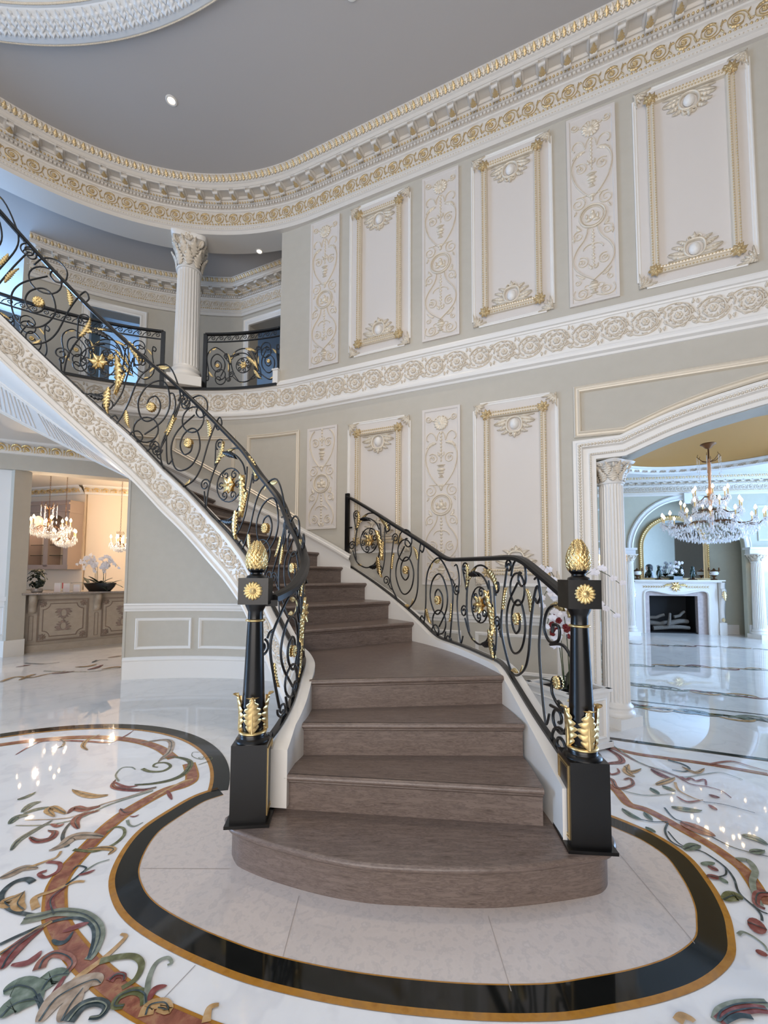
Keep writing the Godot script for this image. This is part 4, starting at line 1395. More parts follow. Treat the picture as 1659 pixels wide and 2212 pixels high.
# moulding along an open line in the plane z = 0: profile of [inset, height]
func frame_open(b: MB, line: PackedVector2Array, prof: Array) -> void:
	var n := line.size()
	for k in range(0, prof.size() - 2, 2):
		var r0 := PackedVector3Array()
		var r1 := PackedVector3Array()
		for i in n:
			var d0 := (line[i] - line[maxi(i - 1, 0)]).normalized()
			var d1 := (line[mini(i + 1, n - 1)] - line[i]).normalized()
			if i == 0: d0 = d1
			if i == n - 1: d1 = d0
			var n0 := Vector2(-d0.y, d0.x)
			var m := (n0 + Vector2(-d1.y, d1.x)).normalized()
			m /= maxf(m.dot(n0), 0.3)
			var p: Vector2 = line[i] + m * prof[k]
			var q: Vector2 = line[i] + m * prof[k + 2]
			r0.append(Vector3(p.x, p.y, prof[k + 1]))
			r1.append(Vector3(q.x, q.y, prof[k + 3]))
		b.grid([r0, r1])

func build_arch() -> void:
	# casing of the opening in the straight wall
	var line := PackedVector2Array([Vector2(7.03, 0.0), Vector2(7.03, 2.42)])
	line.clear()
	line.append(Vector2(3.375, 0.0))
	line.append(Vector2(3.375, 2.45))
	for i in 40:
		var u := lerpf(3.62, 6.78, i / 39.0)
		line.append(Vector2(u, right_arch(u) + 0.01))
	line.append(Vector2(7.025, 2.45))
	line.append(Vector2(7.025, 0.0))
	var b := MB.new()
	frame_open(b, line, [-0.005, -0.05, -0.005, 0.02, 0.03, 0.02, 0.036, 0.034, 0.05, 0.034, 0.056, 0.02, 0.10, 0.02, 0.108, 0.03, 0.115, 0.045, 0.155, 0.045, 0.165, 0.03, 0.19, 0.03, 0.19, 0.0])
	var x := wall_at(0.0001, 0.0, 0.0)
	var o := struct("trim_9", b, M.white)
	o.transform = x
	var xs := []
	var ys := []
	for e in [[0.135, 0.048, 0.028, xs], [0.043, 0.036, 0.018, ys]]:
		var p := PackedVector2Array()
		var f := MB.new()
		frame_open(f, line, [e[0], 0.0, e[0] + 0.001, 0.0])
		for i in line.size():
			p.append(Vector2(f.v[i].x, f.v[i].y))
		var rest := 0.0
		for i in p.size() - 1:
			var l := p[i].distance_to(p[i + 1])
			while rest < l:
				var at := p[i].lerp(p[i + 1], rest / l)
				e[3].append(Transform3D(Basis(), Vector3(at.x, at.y, e[1])))
				rest += e[2]
			rest -= l
	many("egg_moulding", U.egg, M.pearl, o, xs)
	many("pearl_row", U.pearl, M.pearl, o, ys)
	# frame in the wall above it
	var top := PackedVector2Array()
	for i in 31:
		var u := lerpf(3.62, 6.78, i / 30.0)
		top.append(Vector2(u, right_arch(u) + 0.215))
	var outline := PackedVector2Array([Vector2(3.2, 2.67)])
	outline.append_array(top)
	outline.append_array(PackedVector2Array([Vector2(7.2, 2.67), Vector2(7.2, 3.17), Vector2(3.2, 3.17)]))
	b = MB.new()
	frame(b, outline, [0.0, 0.0, 0.0, 0.018, 0.010, 0.026, 0.02, 0.018, 0.034, 0.018, 0.044, 0.03, 0.056, 0.026, 0.066, 0.0])
	var fr := part("gilt_frame", b, M.pearl, self, x)
	fr.name = numbered("gilt_frame")
	tag(fr, "long gilt moulding frame arched over the opening to the salon", "moulding frame")
	# fluted column in the opening
	column("fluted_column", Vector3(2.15, 0, -3.93), 0.102, 0.115, 2.42, 0.0, 0.21, "slender fluted white column standing in the arch to the salon", 0.427)
	column("fluted_column", Vector3(5.25, 0, -2.53), 0.102, 0.115, 2.42, 0.0, 0.21, "slender fluted white column at the far jamb of the arch", 0.427)

# a fluted column: radius at neck and foot, top height, height of the capital
func column(called: String, at: Vector3, r1: float, r0: float, top: float, base_y: float, cap: float, label: String, turn := 0.0, gilt := false) -> void:
	var t := thing(called, label, "column", at + Vector3(0, base_y, 0), turn)
	var h := top - base_y
	var k := r0 / 0.115
	var b := MB.new()
	b.box(Vector3(0, 0.045 * k, 0), Vector3(2.55 * r0, 0.09 * k, 2.55 * r0))
	part("plinth", b, M.white, t)
	b = MB.new()
	b.lathe(PackedVector2Array([Vector2(r0 * 1.25, 0.09 * k), Vector2(r0 * 1.33, 0.11 * k), Vector2(r0 * 1.25, 0.135 * k), Vector2(r0 * 1.12, 0.14 * k), Vector2(r0 * 1.1, 0.155 * k), Vector2(r0 * 1.18, 0.165 * k), Vector2(r0 * 1.18, 0.178 * k), Vector2(r0 * 1.04, 0.19 * k), Vector2(r0, 0.21 * k)]), 32)
	part("base", b, M.white, t)
	b = MB.new()
	var rows := []
	var y0 := 0.2 * k
	var y1 := h - cap
	for i in 7:
		var f := i / 6.0
		var yy: float = [y0, y0 + 0.015, y0 + 0.03, lerpf(y0, y1, 0.35), y1 - 0.03, y1 - 0.015, y1][i]
		var r := lerpf(r0, r1, (yy - y0) / (y1 - y0))
		var deep := 0.0 if i == 0 or i == 6 else (0.5 if i == 1 or i == 5 else 1.0)
		var row := PackedVector3Array()
		for j in 24 * 6:
			var g := TAU * j / 144.0
			var ph := (j % 6) / 6.0
			var d := deep * 0.085 * r * maxf(0.0, sin(PI * clampf((ph - 0.12) / 0.76, 0.0, 1.0)))
			row.append(Vector3(cos(g) * (r - d), yy, sin(g) * (r - d)))
		rows.append(row)
	b.grid(rows, false, true)
	part("shaft", b, M.white, t)
	b = MB.new()
	b.lathe(PackedVector2Array([Vector2(r1, y1 - 0.005), Vector2(r1 * 1.12, y1), Vector2(r1 * 1.14, y1 + 0.012 * k), Vector2(r1 * 1.0, y1 + 0.02 * k), Vector2(r1 * 0.98, y1 + cap * 0.4), Vector2(r1 * 1.1, y1 + cap * 0.7), Vector2(r1 * 1.35, y1 + cap * 0.88)]), 32)
	var bell := part("capital", b, M.white, t)
	var m: Material = M.stucco
	var lf := MB.new()
	lf.leaf(Vector2.ZERO, PI / 2, cap * 0.5, r1 * 0.95, 0.0, 5, r1 * 0.2, 0.0, r1 * 0.45)
	lf.leaf(Vector2(0, cap * 0.42), PI / 2, cap * 0.12, r1 * 0.4, 0.0, 2, r1 * 0.12, r1 * 0.42, r1 * 0.1)
	var lm := lf.mesh()
	for tier in 2:
		for j in 8:
			var g := TAU * (j + 0.5 * tier) / 8
			var d := Vector3(cos(g), 0, sin(g))
			inst("acanthus_leaf", lm, m, bell, Transform3D(Basis(Vector3(-d.z, 0, d.x) * -1.0, Vector3.UP, d), d * r1 * (1.0 + 0.02 * tier) + Vector3(0, y1 + 0.02 * k + cap * 0.3 * tier, 0)))
	for j in 4:
		var g := TAU * (j + 0.5) / 4
		var d := Vector3(cos(g), 0, sin(g))
		var vb := MB.new()
		var cl := coil(Vector2(r1 * 1.42, y1 + cap * 0.80), cap * 0.11, cap * 0.02, 60, -1.5)
		var path := PackedVector3Array()
		path.append(d * r1 * 1.02 + Vector3(0, y1 + cap * 0.55, 0))
		path.append(d * r1 * 1.2 + Vector3(0, y1 + cap * 0.78, 0))
		for p in cl:
			path.append(d * p.x + Vector3(0, p.y, 0))
		vb.tube(path, r1 * 0.11, r1 * 0.07, 6)
		part("volute", vb, m, bell)
		var fb := MB.new()
		fb.rosette(Vector2.ZERO, cap * 0.13, 5, cap * 0.08)
		var e := Vector3(cos(TAU * j / 4), 0, sin(TAU * j / 4))
		part("fleuron", fb, m, bell, Transform3D(Basis(Vector3(e.z, 0, -e.x), Vector3.UP, e), e * r1 * 1.28 + Vector3(0, y1 + cap * 0.9, 0)))
	# abacus with hollowed sides
	b = MB.new()
	var ring := []
	for lay in 3:
		var row := PackedVector3Array()
		for j in 32:
			var g := TAU * j / 32 + PI / 4
			var q := absf(fmod(g + PI / 4, PI / 2) - PI / 4) / (PI / 4)
			var r = lerpf(1.34, 1.86, pow(q, 1.6)) * r1 * [1.0, 1.06, 1.1][lay]
			row.append(Vector3(cos(g) * r, y1 + cap * [0.88, 0.94, 1.0][lay], sin(g) * r))
		ring.append(row)
	b.grid(ring, false, true)
	b.fan(ring[0], Vector3(0, y1 + cap * 0.88, 0))
	b.fan(ring[2], Vector3(0, y1 + cap, 0))
	part("abacus", b, M.white, t)

# ------------------------------------------------------------------ stair
const ANG := [0.0, 0.0, -6.06, -0.08, 5.99, 32.22]
const L_R := [-14, 1.80, -8, 1.81, -4, 1.865, 0, 1.895, 8, 1.915, 14, 1.93, 22, 1.925, 32, 1.885, 45, 1.82, 60, 1.77, 75, 1.75, 170, 1.75]
const L_TOP := [-9, 1.22, 0, 1.30, 10, 1.41, 18.7, 1.522, 28.8, 1.77, 34, 1.98, 43.4, 2.226, 51, 2.48, 57.6, 2.66, 74.7, 3.13, 82.9, 3.35, 94.5, 3.643, 107.4, 4.0, 120.5, 4.381, 131.4, 4.704, 147, 5.08]
const L_STR := [-14, 0.40, -9, 0.44, -6, 0.50, 0, 0.62, 6, 0.73, 26, 0.80, 31, 0.90, 37.5, 1.085, 48, 1.472, 57, 1.72, 64, 1.89, 75, 2.186, 82, 2.36, 93.3, 2.70, 105, 3.006, 116, 3.313, 130, 3.70, 147, 4.10]
const O_R := [-12, 3.34, -7.5, 3.325, -4, 3.29, 0, 3.248, 6, 3.225, 60, 3.22]
const O_RS := [-12, 3.30, -8, 3.29, 0, 3.245, 10, 3.22, 60, 3.22]
const O_TOP := [-9, 1.24, -6.5, 1.25, 2.2, 1.465, 5, 1.482, 23.5, 1.50, 38.3, 1.877, 52.3, 2.295]
const O_STR := [-12, 0.40, -7, 0.415, -4.4, 0.46, 3.3, 0.64, 7.7, 0.765, 12.4, 0.76, 26.4, 0.785, 37.5, 1.075, 52.3, 1.465]

func step_angle(k: int) -> float:
	return ANG[k] if k < 6 else 32.22 + 6.94 * (k - 5)

func string_in(a: float) -> float:      # side of the well
	return soft([-12, 1.868, -6, 1.868, 4, 1.85, 14, 1.80, 40, 1.6], a)

func string_out(a: float) -> float:     # side of the treads
	return maxf(soft(L_R, a) + 0.075, 1.945) if a < 35.0 else soft(L_R, a) + 0.075

func polar(a_deg: float, r: float, y: float) -> Vector3:
	var a := deg_to_rad(a_deg)
	return pt(C.x + cos(a) * r, C.y + sin(a) * r, y)

func local_polar(da: float, r: float, y: float) -> Vector3:
	return Vector3(cos(da) * r, y, -sin(da) * r)

func build_stair() -> void:
	var t := thing("curved_staircase", "curved staircase of grey-brown oak treads with white carved strings", "staircase", pt(C.x, C.y, 0))
	# first step, with a bowed front
	var nose := smooth2(vv(NOSE), 5)
	var poly := PackedVector2Array()
	for p in nose:
		poly.append(p)
	poly.append_array(PackedVector2Array([Vector2(0.96, 2.12), Vector2(0.75, 2.2), Vector2(-0.5, 2.2), Vector2(-0.70, 2.2)]))
	var mid := Vector2(0.13, 2.05)
	var shift := func(pp: PackedVector2Array, k: float) -> PackedVector2Array:
		var o := PackedVector2Array()
		for p in pp:
			o.append(p + (mid - p).normalized() * k)
		return o
	var b := MB.new()
	var o := Vector2(C.x, C.y)
	var to_local := func(m: MB) -> void:
		for i in m.v.size():
			m.v[i] -= Vector3(C.x, 0, -C.y)
	slab(b, shift.call(poly, 0.012), 0.18, 0.03)
	var np := PackedVector3Array()
	for p in shift.call(nose, 0.012):
		np.append(pt(p.x, p.y, 0.164))
	b.tube(np, 0.016, 0.016, 8)
	to_local.call(b)
	part("tread", b, M.oak, t)
	b = MB.new()
	var r0 := PackedVector3Array()
	var r1 := PackedVector3Array()
	for p in shift.call(nose, 0.035):
		r0.append(pt(p.x, p.y, 0.15)); r1.append(pt(p.x, p.y, 0.0))
	b.grid([r0, r1])
	to_local.call(b)
	part("riser", b, M.oak_riser, t)
	b = MB.new()
	r0.clear(); r1.clear()
	for p in shift.call(nose, 0.024):
		r0.append(pt(p.x, p.y, 0.15)); r1.append(pt(p.x, p.y, 0.138))
	b.grid([r0, r1])
	to_local.call(b)
	part("scotia", b, M.oak, t)
	# the others: pieces drawn in a frame whose x axis runs along the tread
	for k in range(2, 22):
		var a0 := step_angle(k)
		var a1 := step_angle(k + 1) if k < 21 else a0 + 8.0
		var am := (a0 + a1) / 2
		var y := k * RISE
		var ri0 := string_out(a0) - 0.01
		var ri1 := string_out(a1) - 0.01
		var ro := 3.175
		var x := Transform3D(Basis(Vector3.UP, deg_to_rad(am)), Vector3.ZERO)
		var d0 := deg_to_rad(a0 - am)
		var d1 := deg_to_rad(a1 - am) + 0.02
		b = MB.new()
		var up := []
		var n := maxi(3, int((a1 - a0) / 3.0))
		for i in n + 1:
			var f := float(i) / n
			var g := lerpf(d0, d1, f)
			var rin := string_out(rad_to_deg(g) + am) - 0.01
			var row := PackedVector3Array([local_polar(g, rin, y), local_polar(g, ro, y)])
			if i == 0:      # front edge: straight line a little ahead of the riser
				row = PackedVector3Array([row[0] + Vector3(-sin(g), 0, -cos(g)) * -0.012, row[1] + Vector3(-sin(g), 0, -cos(g)) * -0.012])
			up.append(row)
		b.grid(up)
		var fw := Vector3(-sin(d0), 0, -cos(d0)) * -0.016
		b.tube(PackedVector3Array([local_polar(d0, ri0 - 0.005, y - 0.016) + fw, local_polar(d0, ro, y - 0.016) + fw]), 0.016, 0.016, 8)
		b.quad(local_polar(d0, ri0, y - 0.032) + fw, local_polar(d0, ro, y - 0.032) + fw, local_polar(d0 + 0.03, ro, y - 0.032), local_polar(d0 + 0.03, ri0, y - 0.032))
		part("tread", b, M.oak, t, x)
		b = MB.new()
		b.quad(local_polar(d0, ri0, y - RISE), local_polar(d0, ro, y - RISE), local_polar(d0, ro, y - 0.02), local_polar(d0, ri0, y - 0.02))
		b.tube(PackedVector3Array([local_polar(d0, ri0, y - 0.038) + fw * 0.4, local_polar(d0, ro, y - 0.038) + fw * 0.4]), 0.008, 0.008, 5)
		part("riser", b, M.oak_riser, t, x)
	# inner string, carved on the side of the well
	var top := []
	b = MB.new()
	var rail := MB.new()
	var sec := []
	var foot := []
	for i in 161:
		var a := lerpf(-7.0, 147.0, i / 160.0)
		var r := soft(L_R, a)
		var h := soft(L_STR, a)
		var lo := maxf(h - 0.41, 0.0 if a > -3.0 else 0.2)
		lo = maxf(lo, 0.181) if a < 2.0 else lo
		var kk := clampf((h - lo) / 0.41, 0.0, 1.0)
		sec.append([a, r, h, lo, kk])
	var lines := [[0.115, -0.41], [-0.01, -0.41], [-0.01, -0.385], [0.012, -0.375], [0.012, -0.33], [0.0, -0.32], [0.015, -0.312], [0.028, -0.308], [0.028, -0.072], [0.018, -0.068], [0.01, -0.055], [-0.012, -0.045], [-0.012, -0.005], [0.0, 0.0], [0.125, 0.0], [0.125, -0.30]]
	for j in lines.size() - 1:
		var q0 := PackedVector3Array()
		var q1 := PackedVector3Array()
		for s in sec:
			var e0: float = maxf(s[1] - 0.05, string_in(s[0])) + lines[j][0] if lines[j][0] < 0.1 else string_out(s[0])
			var e1: float = maxf(s[1] - 0.05, string_in(s[0])) + lines[j + 1][0] if lines[j + 1][0] < 0.1 else string_out(s[0])
			q0.append(polar(s[0], e0, maxf(s[2] + lines[j][1], s[3])))
			q1.append(polar(s[0], e1, maxf(s[2] + lines[j + 1][1], s[3])))
		b.grid([q0, q1])
	var s0 = sec[0]
	b.quad(polar(s0[0], string_in(s0[0]) - 0.012, s0[3]), polar(s0[0], string_out(s0[0]), s0[3]), polar(s0[0], string_out(s0[0]), s0[2]), polar(s0[0], string_in(s0[0]) - 0.012, s0[2]))
	to_local.call(b)
	var string_ := part("inner_string", b, M.white, t)
	# scrolls laid along its slope
	var i0 := 0
	var along_ := 0.13
	var prev := polar(6.0, soft(L_R, 6.0), soft(L_STR, 6.0))
	var a := 6.0
	var cnt := 0
	while a < 146.0:
		a += 0.25
		var cur := polar(a, soft(L_R, a), soft(L_STR, a))
		along_ -= cur.distance_to(prev)
		prev = cur
		if along_ > 0.0:
			continue
		along_ = 0.262
		var fwd := (polar(a + 2, soft(L_R, a + 2), soft(L_STR, a + 2)) - polar(a - 2, soft(L_R, a - 2), soft(L_STR, a - 2))).normalized()
		var ar := deg_to_rad(a)
		var inward := Vector3(-cos(ar), 0, sin(ar))
		inward = (inward - fwd * inward.dot(fwd)).normalized()
		var up := inward.cross(-fwd).normalized()
		var ctr := polar(a, soft(L_R, a) - 0.05 + 0.028, soft(L_STR, a) - 0.19)
		var sl := maxf(0.62, Vector2(fwd.x, fwd.z).length())
		var sc := 0.92 * clampf(sl * 1.12, 0.7, 1.0)
		if ctr.y < 0.3:
			continue
		inst("string_scroll", U["scroll1"] if cnt % 2 == 0 else U["scroll-1"], M.stucco, string_, Transform3D(Basis(-fwd, up, inward).scaled_local(Vector3(1.04, sc, 1)), ctr - Vector3(C.x, 0, -C.y)))
		cnt += 1
	# outer string, free-standing up to the wall
	b = MB.new()
	var ol := [[0.075, -0.6], [0.075, 0.0], [-0.055, 0.0], [-0.055, -0.6]]
	for j in 3:
		var q0 := PackedVector3Array()
		var q1 := PackedVector3Array()
		for i in 61:
			var g := lerpf(-8.2, 53.5, i / 60.0)
			var lo0 := maxf(soft(O_STR, g) + ol[j][1], 0.182 if g < -1.0 else 0.0)
			var lo1 := maxf(soft(O_STR, g) + ol[j + 1][1], 0.182 if g < -1.0 else 0.0)
			q0.append(polar(g, soft(O_RS, g) + ol[j][0], lo0))
			q1.append(polar(g, soft(O_RS, g) + ol[j + 1][0], lo1))
		b.grid([q0, q1])
	b.quad(polar(-8.2, 3.23, 0.181), polar(-8.2, 3.37, 0.181), polar(-8.2, 3.37, soft(O_STR, -8.2)), polar(-8.2, 3.23, soft(O_STR, -8.2)))
	to_local.call(b)
	part("outer_string", b, M.white, t)
	# wall string with a moulded cap
	b = MB.new()
	var wl := [[3.19, -0.25], [3.176, -0.25], [3.176, 0.10], [3.166, 0.105], [3.16, 0.125], [3.148, 0.13], [3.148, 0.155], [3.16, 0.165], [3.16, 0.185], [3.19, 0.19]]
	for j in wl.size() - 1:
		var q0 := PackedVector3Array()
		var q1 := PackedVector3Array()
		for i in 61:
			var g := lerpf(50.5, 147.0, i / 60.0)
			var hh := (5.0 + (g - 32.22) / 6.94) * RISE + 0.015
			q0.append(polar(g, wl[j][0], hh + wl[j][1]))
			q1.append(polar(g, wl[j + 1][0], hh + wl[j + 1][1]))
		b.grid([q0, q1])
	to_local.call(b)
	part("wall_string", b, M.white, t)
	# panelled underside with fluted fields
	b = MB.new()
	var under := func(g: float) -> float: return maxf(minf(soft(L_STR, g) - 0.405, (5.0 + (g - 32.22) / 6.94) * RISE - 0.24), 0.0)
	var rows := []
	for i in 81:
		var g := lerpf(14.0, 147.0, i / 80.0)
		var yb: float = under.call(g)
		rows.append(PackedVector3Array([polar(g, soft(L_R, g) - 0.04, maxf(soft(L_STR, g) - 0.408, 0.0)), polar(g, soft(L_R, g) + 0.10, yb), polar(g, 2.5, yb), polar(g, 3.19, yb)]))
	b.grid(rows)
	to_local.call(b)
	var soffit := part("underside", b, M.cool, t)
	for r in [2.02, 2.10, 3.06, 3.14]:
		b = MB.new()
		var line := PackedVector3Array()
		for i in 61:
			var g := lerpf(92.0, 146.0, i / 60.0)
			line.append(polar(g, r, under.call(g)))
		b.tube(line, 0.014, 0.014, 6)
		to_local.call(b)
		part("soffit_moulding", b, M.cool, soffit)
	for k in 48:
		var g := 94.0 + 0.85 * k
		if k == 34 or k == 35:
			continue
		b = MB.new()
		b.tube(PackedVector3Array([polar(g, 2.16, under.call(g)), polar(g, 3.0, under.call(g))]), 0.010, 0.010, 5)
		to_local.call(b)
		part("flute", b, M.cool, soffit)

# ------------------------------------------------------------------ wrought-iron balustrades
# a rail is {rad: table of radius, ref: radius for lengths, node: thing}; s is the length along it, growing with the angle
func rail_pos(rail: Dictionary, s: float, y: float, out := 0.0) -> Vector3:
	var a := rad_to_deg(s / rail.ref)
	return polar(a, soft(rail.rad, a) - out, y)

func rail_frame(rail: Dictionary, s: float, y: float) -> Transform3D:
	var p := rail_pos(rail, s, y)
	var t := (rail_pos(rail, s - 0.02, y) - rail_pos(rail, s + 0.02, y)).normalized()
	return Transform3D(Basis(t, Vector3.UP, t.cross(Vector3.UP)), p)

func iron(rail: Dictionary, called: String, lines: Array, s0: float, y0: float, k: float, rot: float, thick := 0.0072) -> void:
	for l in lines:
		var b := MB.new()
		var path := PackedVector3Array()
		for p in l:
			var q: Vector2 = (p as Vector2).rotated(rot) * k
			path.append(rail_pos(rail, s0 - q.x, y0 + q.y))
		b.tube(path, thick, thick, 6)
		part(called, b, M.iron, rail.node)

func gold_leaf_on(rail: Dictionary, s0: float, y0: float, at: Vector2, ang: float, length: float, width: float, bend: float, k: float, rot: float) -> void:
	var key := "rail_leaf%d" % int(signf(bend))
	if not U.has(key):
		var b := MB.new()
		b.leaf(Vector2.ZERO, 0.0, 1.0, 0.36, 0.75 * signf(bend), 8, 0.10, 0.02, 0.0, 0.6)
		var c := MB.new()
		c.leaf(Vector2.ZERO, 0.0, 1.0, 0.36, 0.75 * signf(bend), 8, -0.10, -0.02, 0.0, 0.6)
		b.put(c, Transform3D())
		U[key] = b.mesh()
	var q := at.rotated(rot) * k
	var x := rail_frame(rail, s0 - q.x, y0 + q.y)
	inst("gold_leaf", U[key], M.gold, rail.node, x * Transform3D(Basis(Vector3.BACK, ang + rot).scaled_local(Vector3(length * k, width * 0.78 * k / 0.36, length * k * 0.6)), Vector3.ZERO))

func gold_disc(rail: Dictionary, called: String, s: float, y: float, r: float, petals: int) -> void:
	var key := "disc%d" % petals
	if not U.has(key):
		var b := MB.new()
		b.rosette(Vector2.ZERO, 1.0, petals, 0.42, 0.12)
		var c := MB.new()
		c.rosette(Vector2.ZERO, 1.0, petals, 0.42, 0.12)
		b.put(c, Transform3D(Basis(Vector3.UP, PI), Vector3.ZERO))
		U[key] = b.mesh()
	inst(called, U[key], M.gold, rail.node, rail_frame(rail, s, y) * Transform3D(Basis().scaled(Vector3(r, r, r)), Vector3.ZERO))

const PX := 0.0017
func px(a: Array) -> PackedVector2Array:
	var v := vv(a)
	for i in v.size():
		v[i] *= PX
	return smooth2(v, 5)

# spiral round a rosette; turn = 1 upright, -1 upside down
func rosette_unit(rail: Dictionary, a_deg: float, y: float, k: float, rot: float, turn: float) -> void:
	var s: float = deg_to_rad(a_deg) * rail.ref
	var r := rot + (0.0 if turn > 0 else PI)
	iron(rail, "spiral_scroll", [px([-10, 115, -65, 40, -75, -30, -40, -100, 0, -115, 45, -80, 60, -10, 30, 50, -5, 60, -35, 25, -35, -20, -5, -48, 20, -30, 20, 0])], s, y, k, r, 0.0076)
	iron(rail, "stem_scroll", [px([-95, 150, -110, 60, -118, -50, -82, -122, -10, -186, 60, -152, 90, -90, 95, 20, 105, 90, 120, 128, 140, 105, 128, 80, 112, 90])], s, y, k, r, 0.0076)
	iron(rail, "ring_scroll", [coil(Vector2(-10, 95) * PX, 52 * PX, 52 * PX, -60, 1.0), px([-60, 130, -45, 175, -5, 195, 35, 175, 45, 130, 20, 110, -5, 125, -2, 150, 12, 150])], s, y, k, r)
	iron(rail, "curl", [coil(Vector2(-150, -52) * PX, 26 * PX, 6 * PX, -60, 1.5), coil(Vector2(-82, 160) * PX, 24 * PX, 6 * PX, 200, -1.5), px([-128, -75, -118, -90, -105, -95])], s, y, k, r, 0.0065)
	gold_disc(rail, "rosette", s, y, 0.034 * k, 12)
	gold_leaf_on(rail, s, y, Vector2(92, 45) * PX, 1.75, 0.13, 0.05, 0.4, k, r)
	gold_leaf_on(rail, s, y, Vector2(-108, 5) * PX, 1.6, 0.15, 0.038, -0.4, k, r)
	gold_leaf_on(rail, s, y, Vector2(25, -170) * PX, 3.0, 0.085, 0.04, 0.4, k, r)
	gold_leaf_on(rail, s, y, Vector2(40, -165) * PX, 0.7, 0.06, 0.03, 0.4, k, r)

# flower in a ring with six curls, clasped by leafy crescents
func flower_unit(rail: Dictionary, a_deg: float, y: float, k: float, rot: float) -> void:
	var s: float = deg_to_rad(a_deg) * rail.ref
	var curls := [coil(Vector2.ZERO, 0.112, 0.112, 0, 1.0)]
	for i in 6:
		var g := TAU * i / 6.0 + 0.3
		curls.append(coil(Vector2(cos(g), sin(g)) * 0.078, 0.031, 0.008, rad_to_deg(g) - 20, 1.25))
	iron(rail, "flower_ring", curls, s, y, k, rot, 0.0062)
	iron(rail, "crescent_scroll", [px([128, 40, 100, 100, 40, 140, -30, 140, -82, 100, -100, 40, -102, -40, -85, -110]), px([110, 70, 130, 50, 150, 62, 146, 84, 130, 80])], s, y, k, rot, 0.0076)
	iron(rail, "crescent_scroll", [px([-118, -60, -80, -120, -10, -145, 55, -120, 85, -60, 88, 20, 70, 90]), px([-108, 55, -75, 105, -20, 118, 40, 95, 70, 60])], s, y, k, rot, 0.0076)
	iron(rail, "curl", [coil(Vector2(-112, 138) * PX, 24 * PX, 6 * PX, -100, -1.5), coil(Vector2(-125, -35) * PX, 26 * PX, 6 * PX, 0, 1.5), coil(Vector2(95, -150) * PX, 26 * PX, 6 * PX, 120, -1.5), px([-134, 135, -122, 100, -104, 50]), px([120, -145, 128, -80, 118, 0, 112, 70])], s, y, k, rot, 0.0068)
	# six-petalled flower
	if not U.has("flower"):
		var b := MB.new()
		for side in 2:
			var f := MB.new()
			for i in 6:
				f.leaf(Vector2.ZERO, TAU * i / 6.0, 1.0, 0.62, 0.0, 1, 0.28, 0.10, 0.15)
			for i in 6:
				f.leaf(Vector2.ZERO, TAU * (i + 0.5) / 6.0, 0.72, 0.35, 0.0, 1, 0.2, 0.04)
			f.dome(Vector2.ZERO, 0.2, 0.2, 0.45, 0.1)
			b.put(f, Transform3D(Basis(Vector3.UP, PI * side), Vector3.ZERO))
		U.flower = b.mesh()
	inst("flower", U.flower, M.gold, rail.node, rail_frame(rail, s, y) * Transform3D(Basis().scaled(Vector3(0.058 * k, 0.058 * k, 0.05 * k)), Vector3.ZERO))
	gold_leaf_on(rail, s, y, Vector2(62, 128) * PX, -0.45, 0.19, 0.06, -0.4, k, rot)
	gold_leaf_on(rail, s, y, Vector2(50, 55) * PX, -1.0, 0.30, 0.075, -0.4, k, rot)
	gold_leaf_on(rail, s, y, Vector2(75, -80) * PX, -1.5, 0.20, 0.07, 0.4, k, rot)
	gold_leaf_on(rail, s, y, Vector2(108, 0) * PX, -1.75, 0.16, 0.04, 0.4, k, rot)
	gold_leaf_on(rail, s, y, Vector2(-100, 60) * PX, 1.3, 0.17, 0.05, 0.4, k, rot)
	gold_leaf_on(rail, s, y, Vector2(-85, 90) * PX, 1.0, 0.13, 0.045, -0.4, k, rot)
	gold_leaf_on(rail, s, y, Vector2(-40, -140) * PX, 2.6, 0.06, 0.03, 0.4, k, rot)
	if not U.has("black_leaf"):
		var b := MB.new()
		b.leaf(Vector2.ZERO, 0.0, 0.13, 0.045, 0.8, 6, 0.012, 0.003)
		var c := MB.new()
		c.leaf(Vector2.ZERO, 0.0, 0.13, 0.045, 0.8, 6, -0.012, -0.003)
		b.put(c, Transform3D())
		U.black_leaf = b.mesh()
	for e in [[-78, 108, 0.35, -1.0], [20, -138, -0.1, 1.0]]:
		var q := (Vector2(e[0], e[1]) * PX).rotated(rot) * k
		inst("iron_leaf", U.black_leaf, M.iron, rail.node, rail_frame(rail, s - q.x, y + q.y) * Transform3D(Basis(Vector3.BACK, e[2] + rot).scaled_local(Vector3(k, k * e[3], k)), Vector3.ZERO))

# a bar of rectangular section that follows the rail at given heights
func rail_bar(b: MB, rail: Dictionary, a0: float, a1: float, tab: Array, w: float, h: float, off := 0.0, round_ := false) -> void:
	var n := int(absf(a1 - a0) * 1.2) + 2
	var rows := []
	for i in n + 1:
		var a := lerpf(a0, a1, float(i) / n)
		var s: float = deg_to_rad(a) * rail.ref
		var y := soft(tab, a) + off
		var row := PackedVector3Array()
		var sec := [[-1.0, -1.0], [1.0, -1.0], [1.0, 0.4], [0.55, 1.0], [-0.55, 1.0], [-1.0, 0.4]] if round_ else [[-1.0, -1.0], [1.0, -1.0], [1.0, 1.0], [-1.0, 1.0]]
		for e in sec:
			row.append(rail_pos(rail, s, y + e[1] * h / 2, e[0] * w / 2))
		rows.append(row)
	for j in rows[0].size():
		var r0 := PackedVector3Array()
		var r1 := PackedVector3Array()
		for r in rows:
			r0.append(r[j])
			r1.append(r[(j + 1) % r.size()])
		b.grid([r0, r1])
	for e in [rows[0], rows[n]]:
		var c := Vector3.ZERO
		for p in e:
			c += p
		b.fan(e, c / e.size())

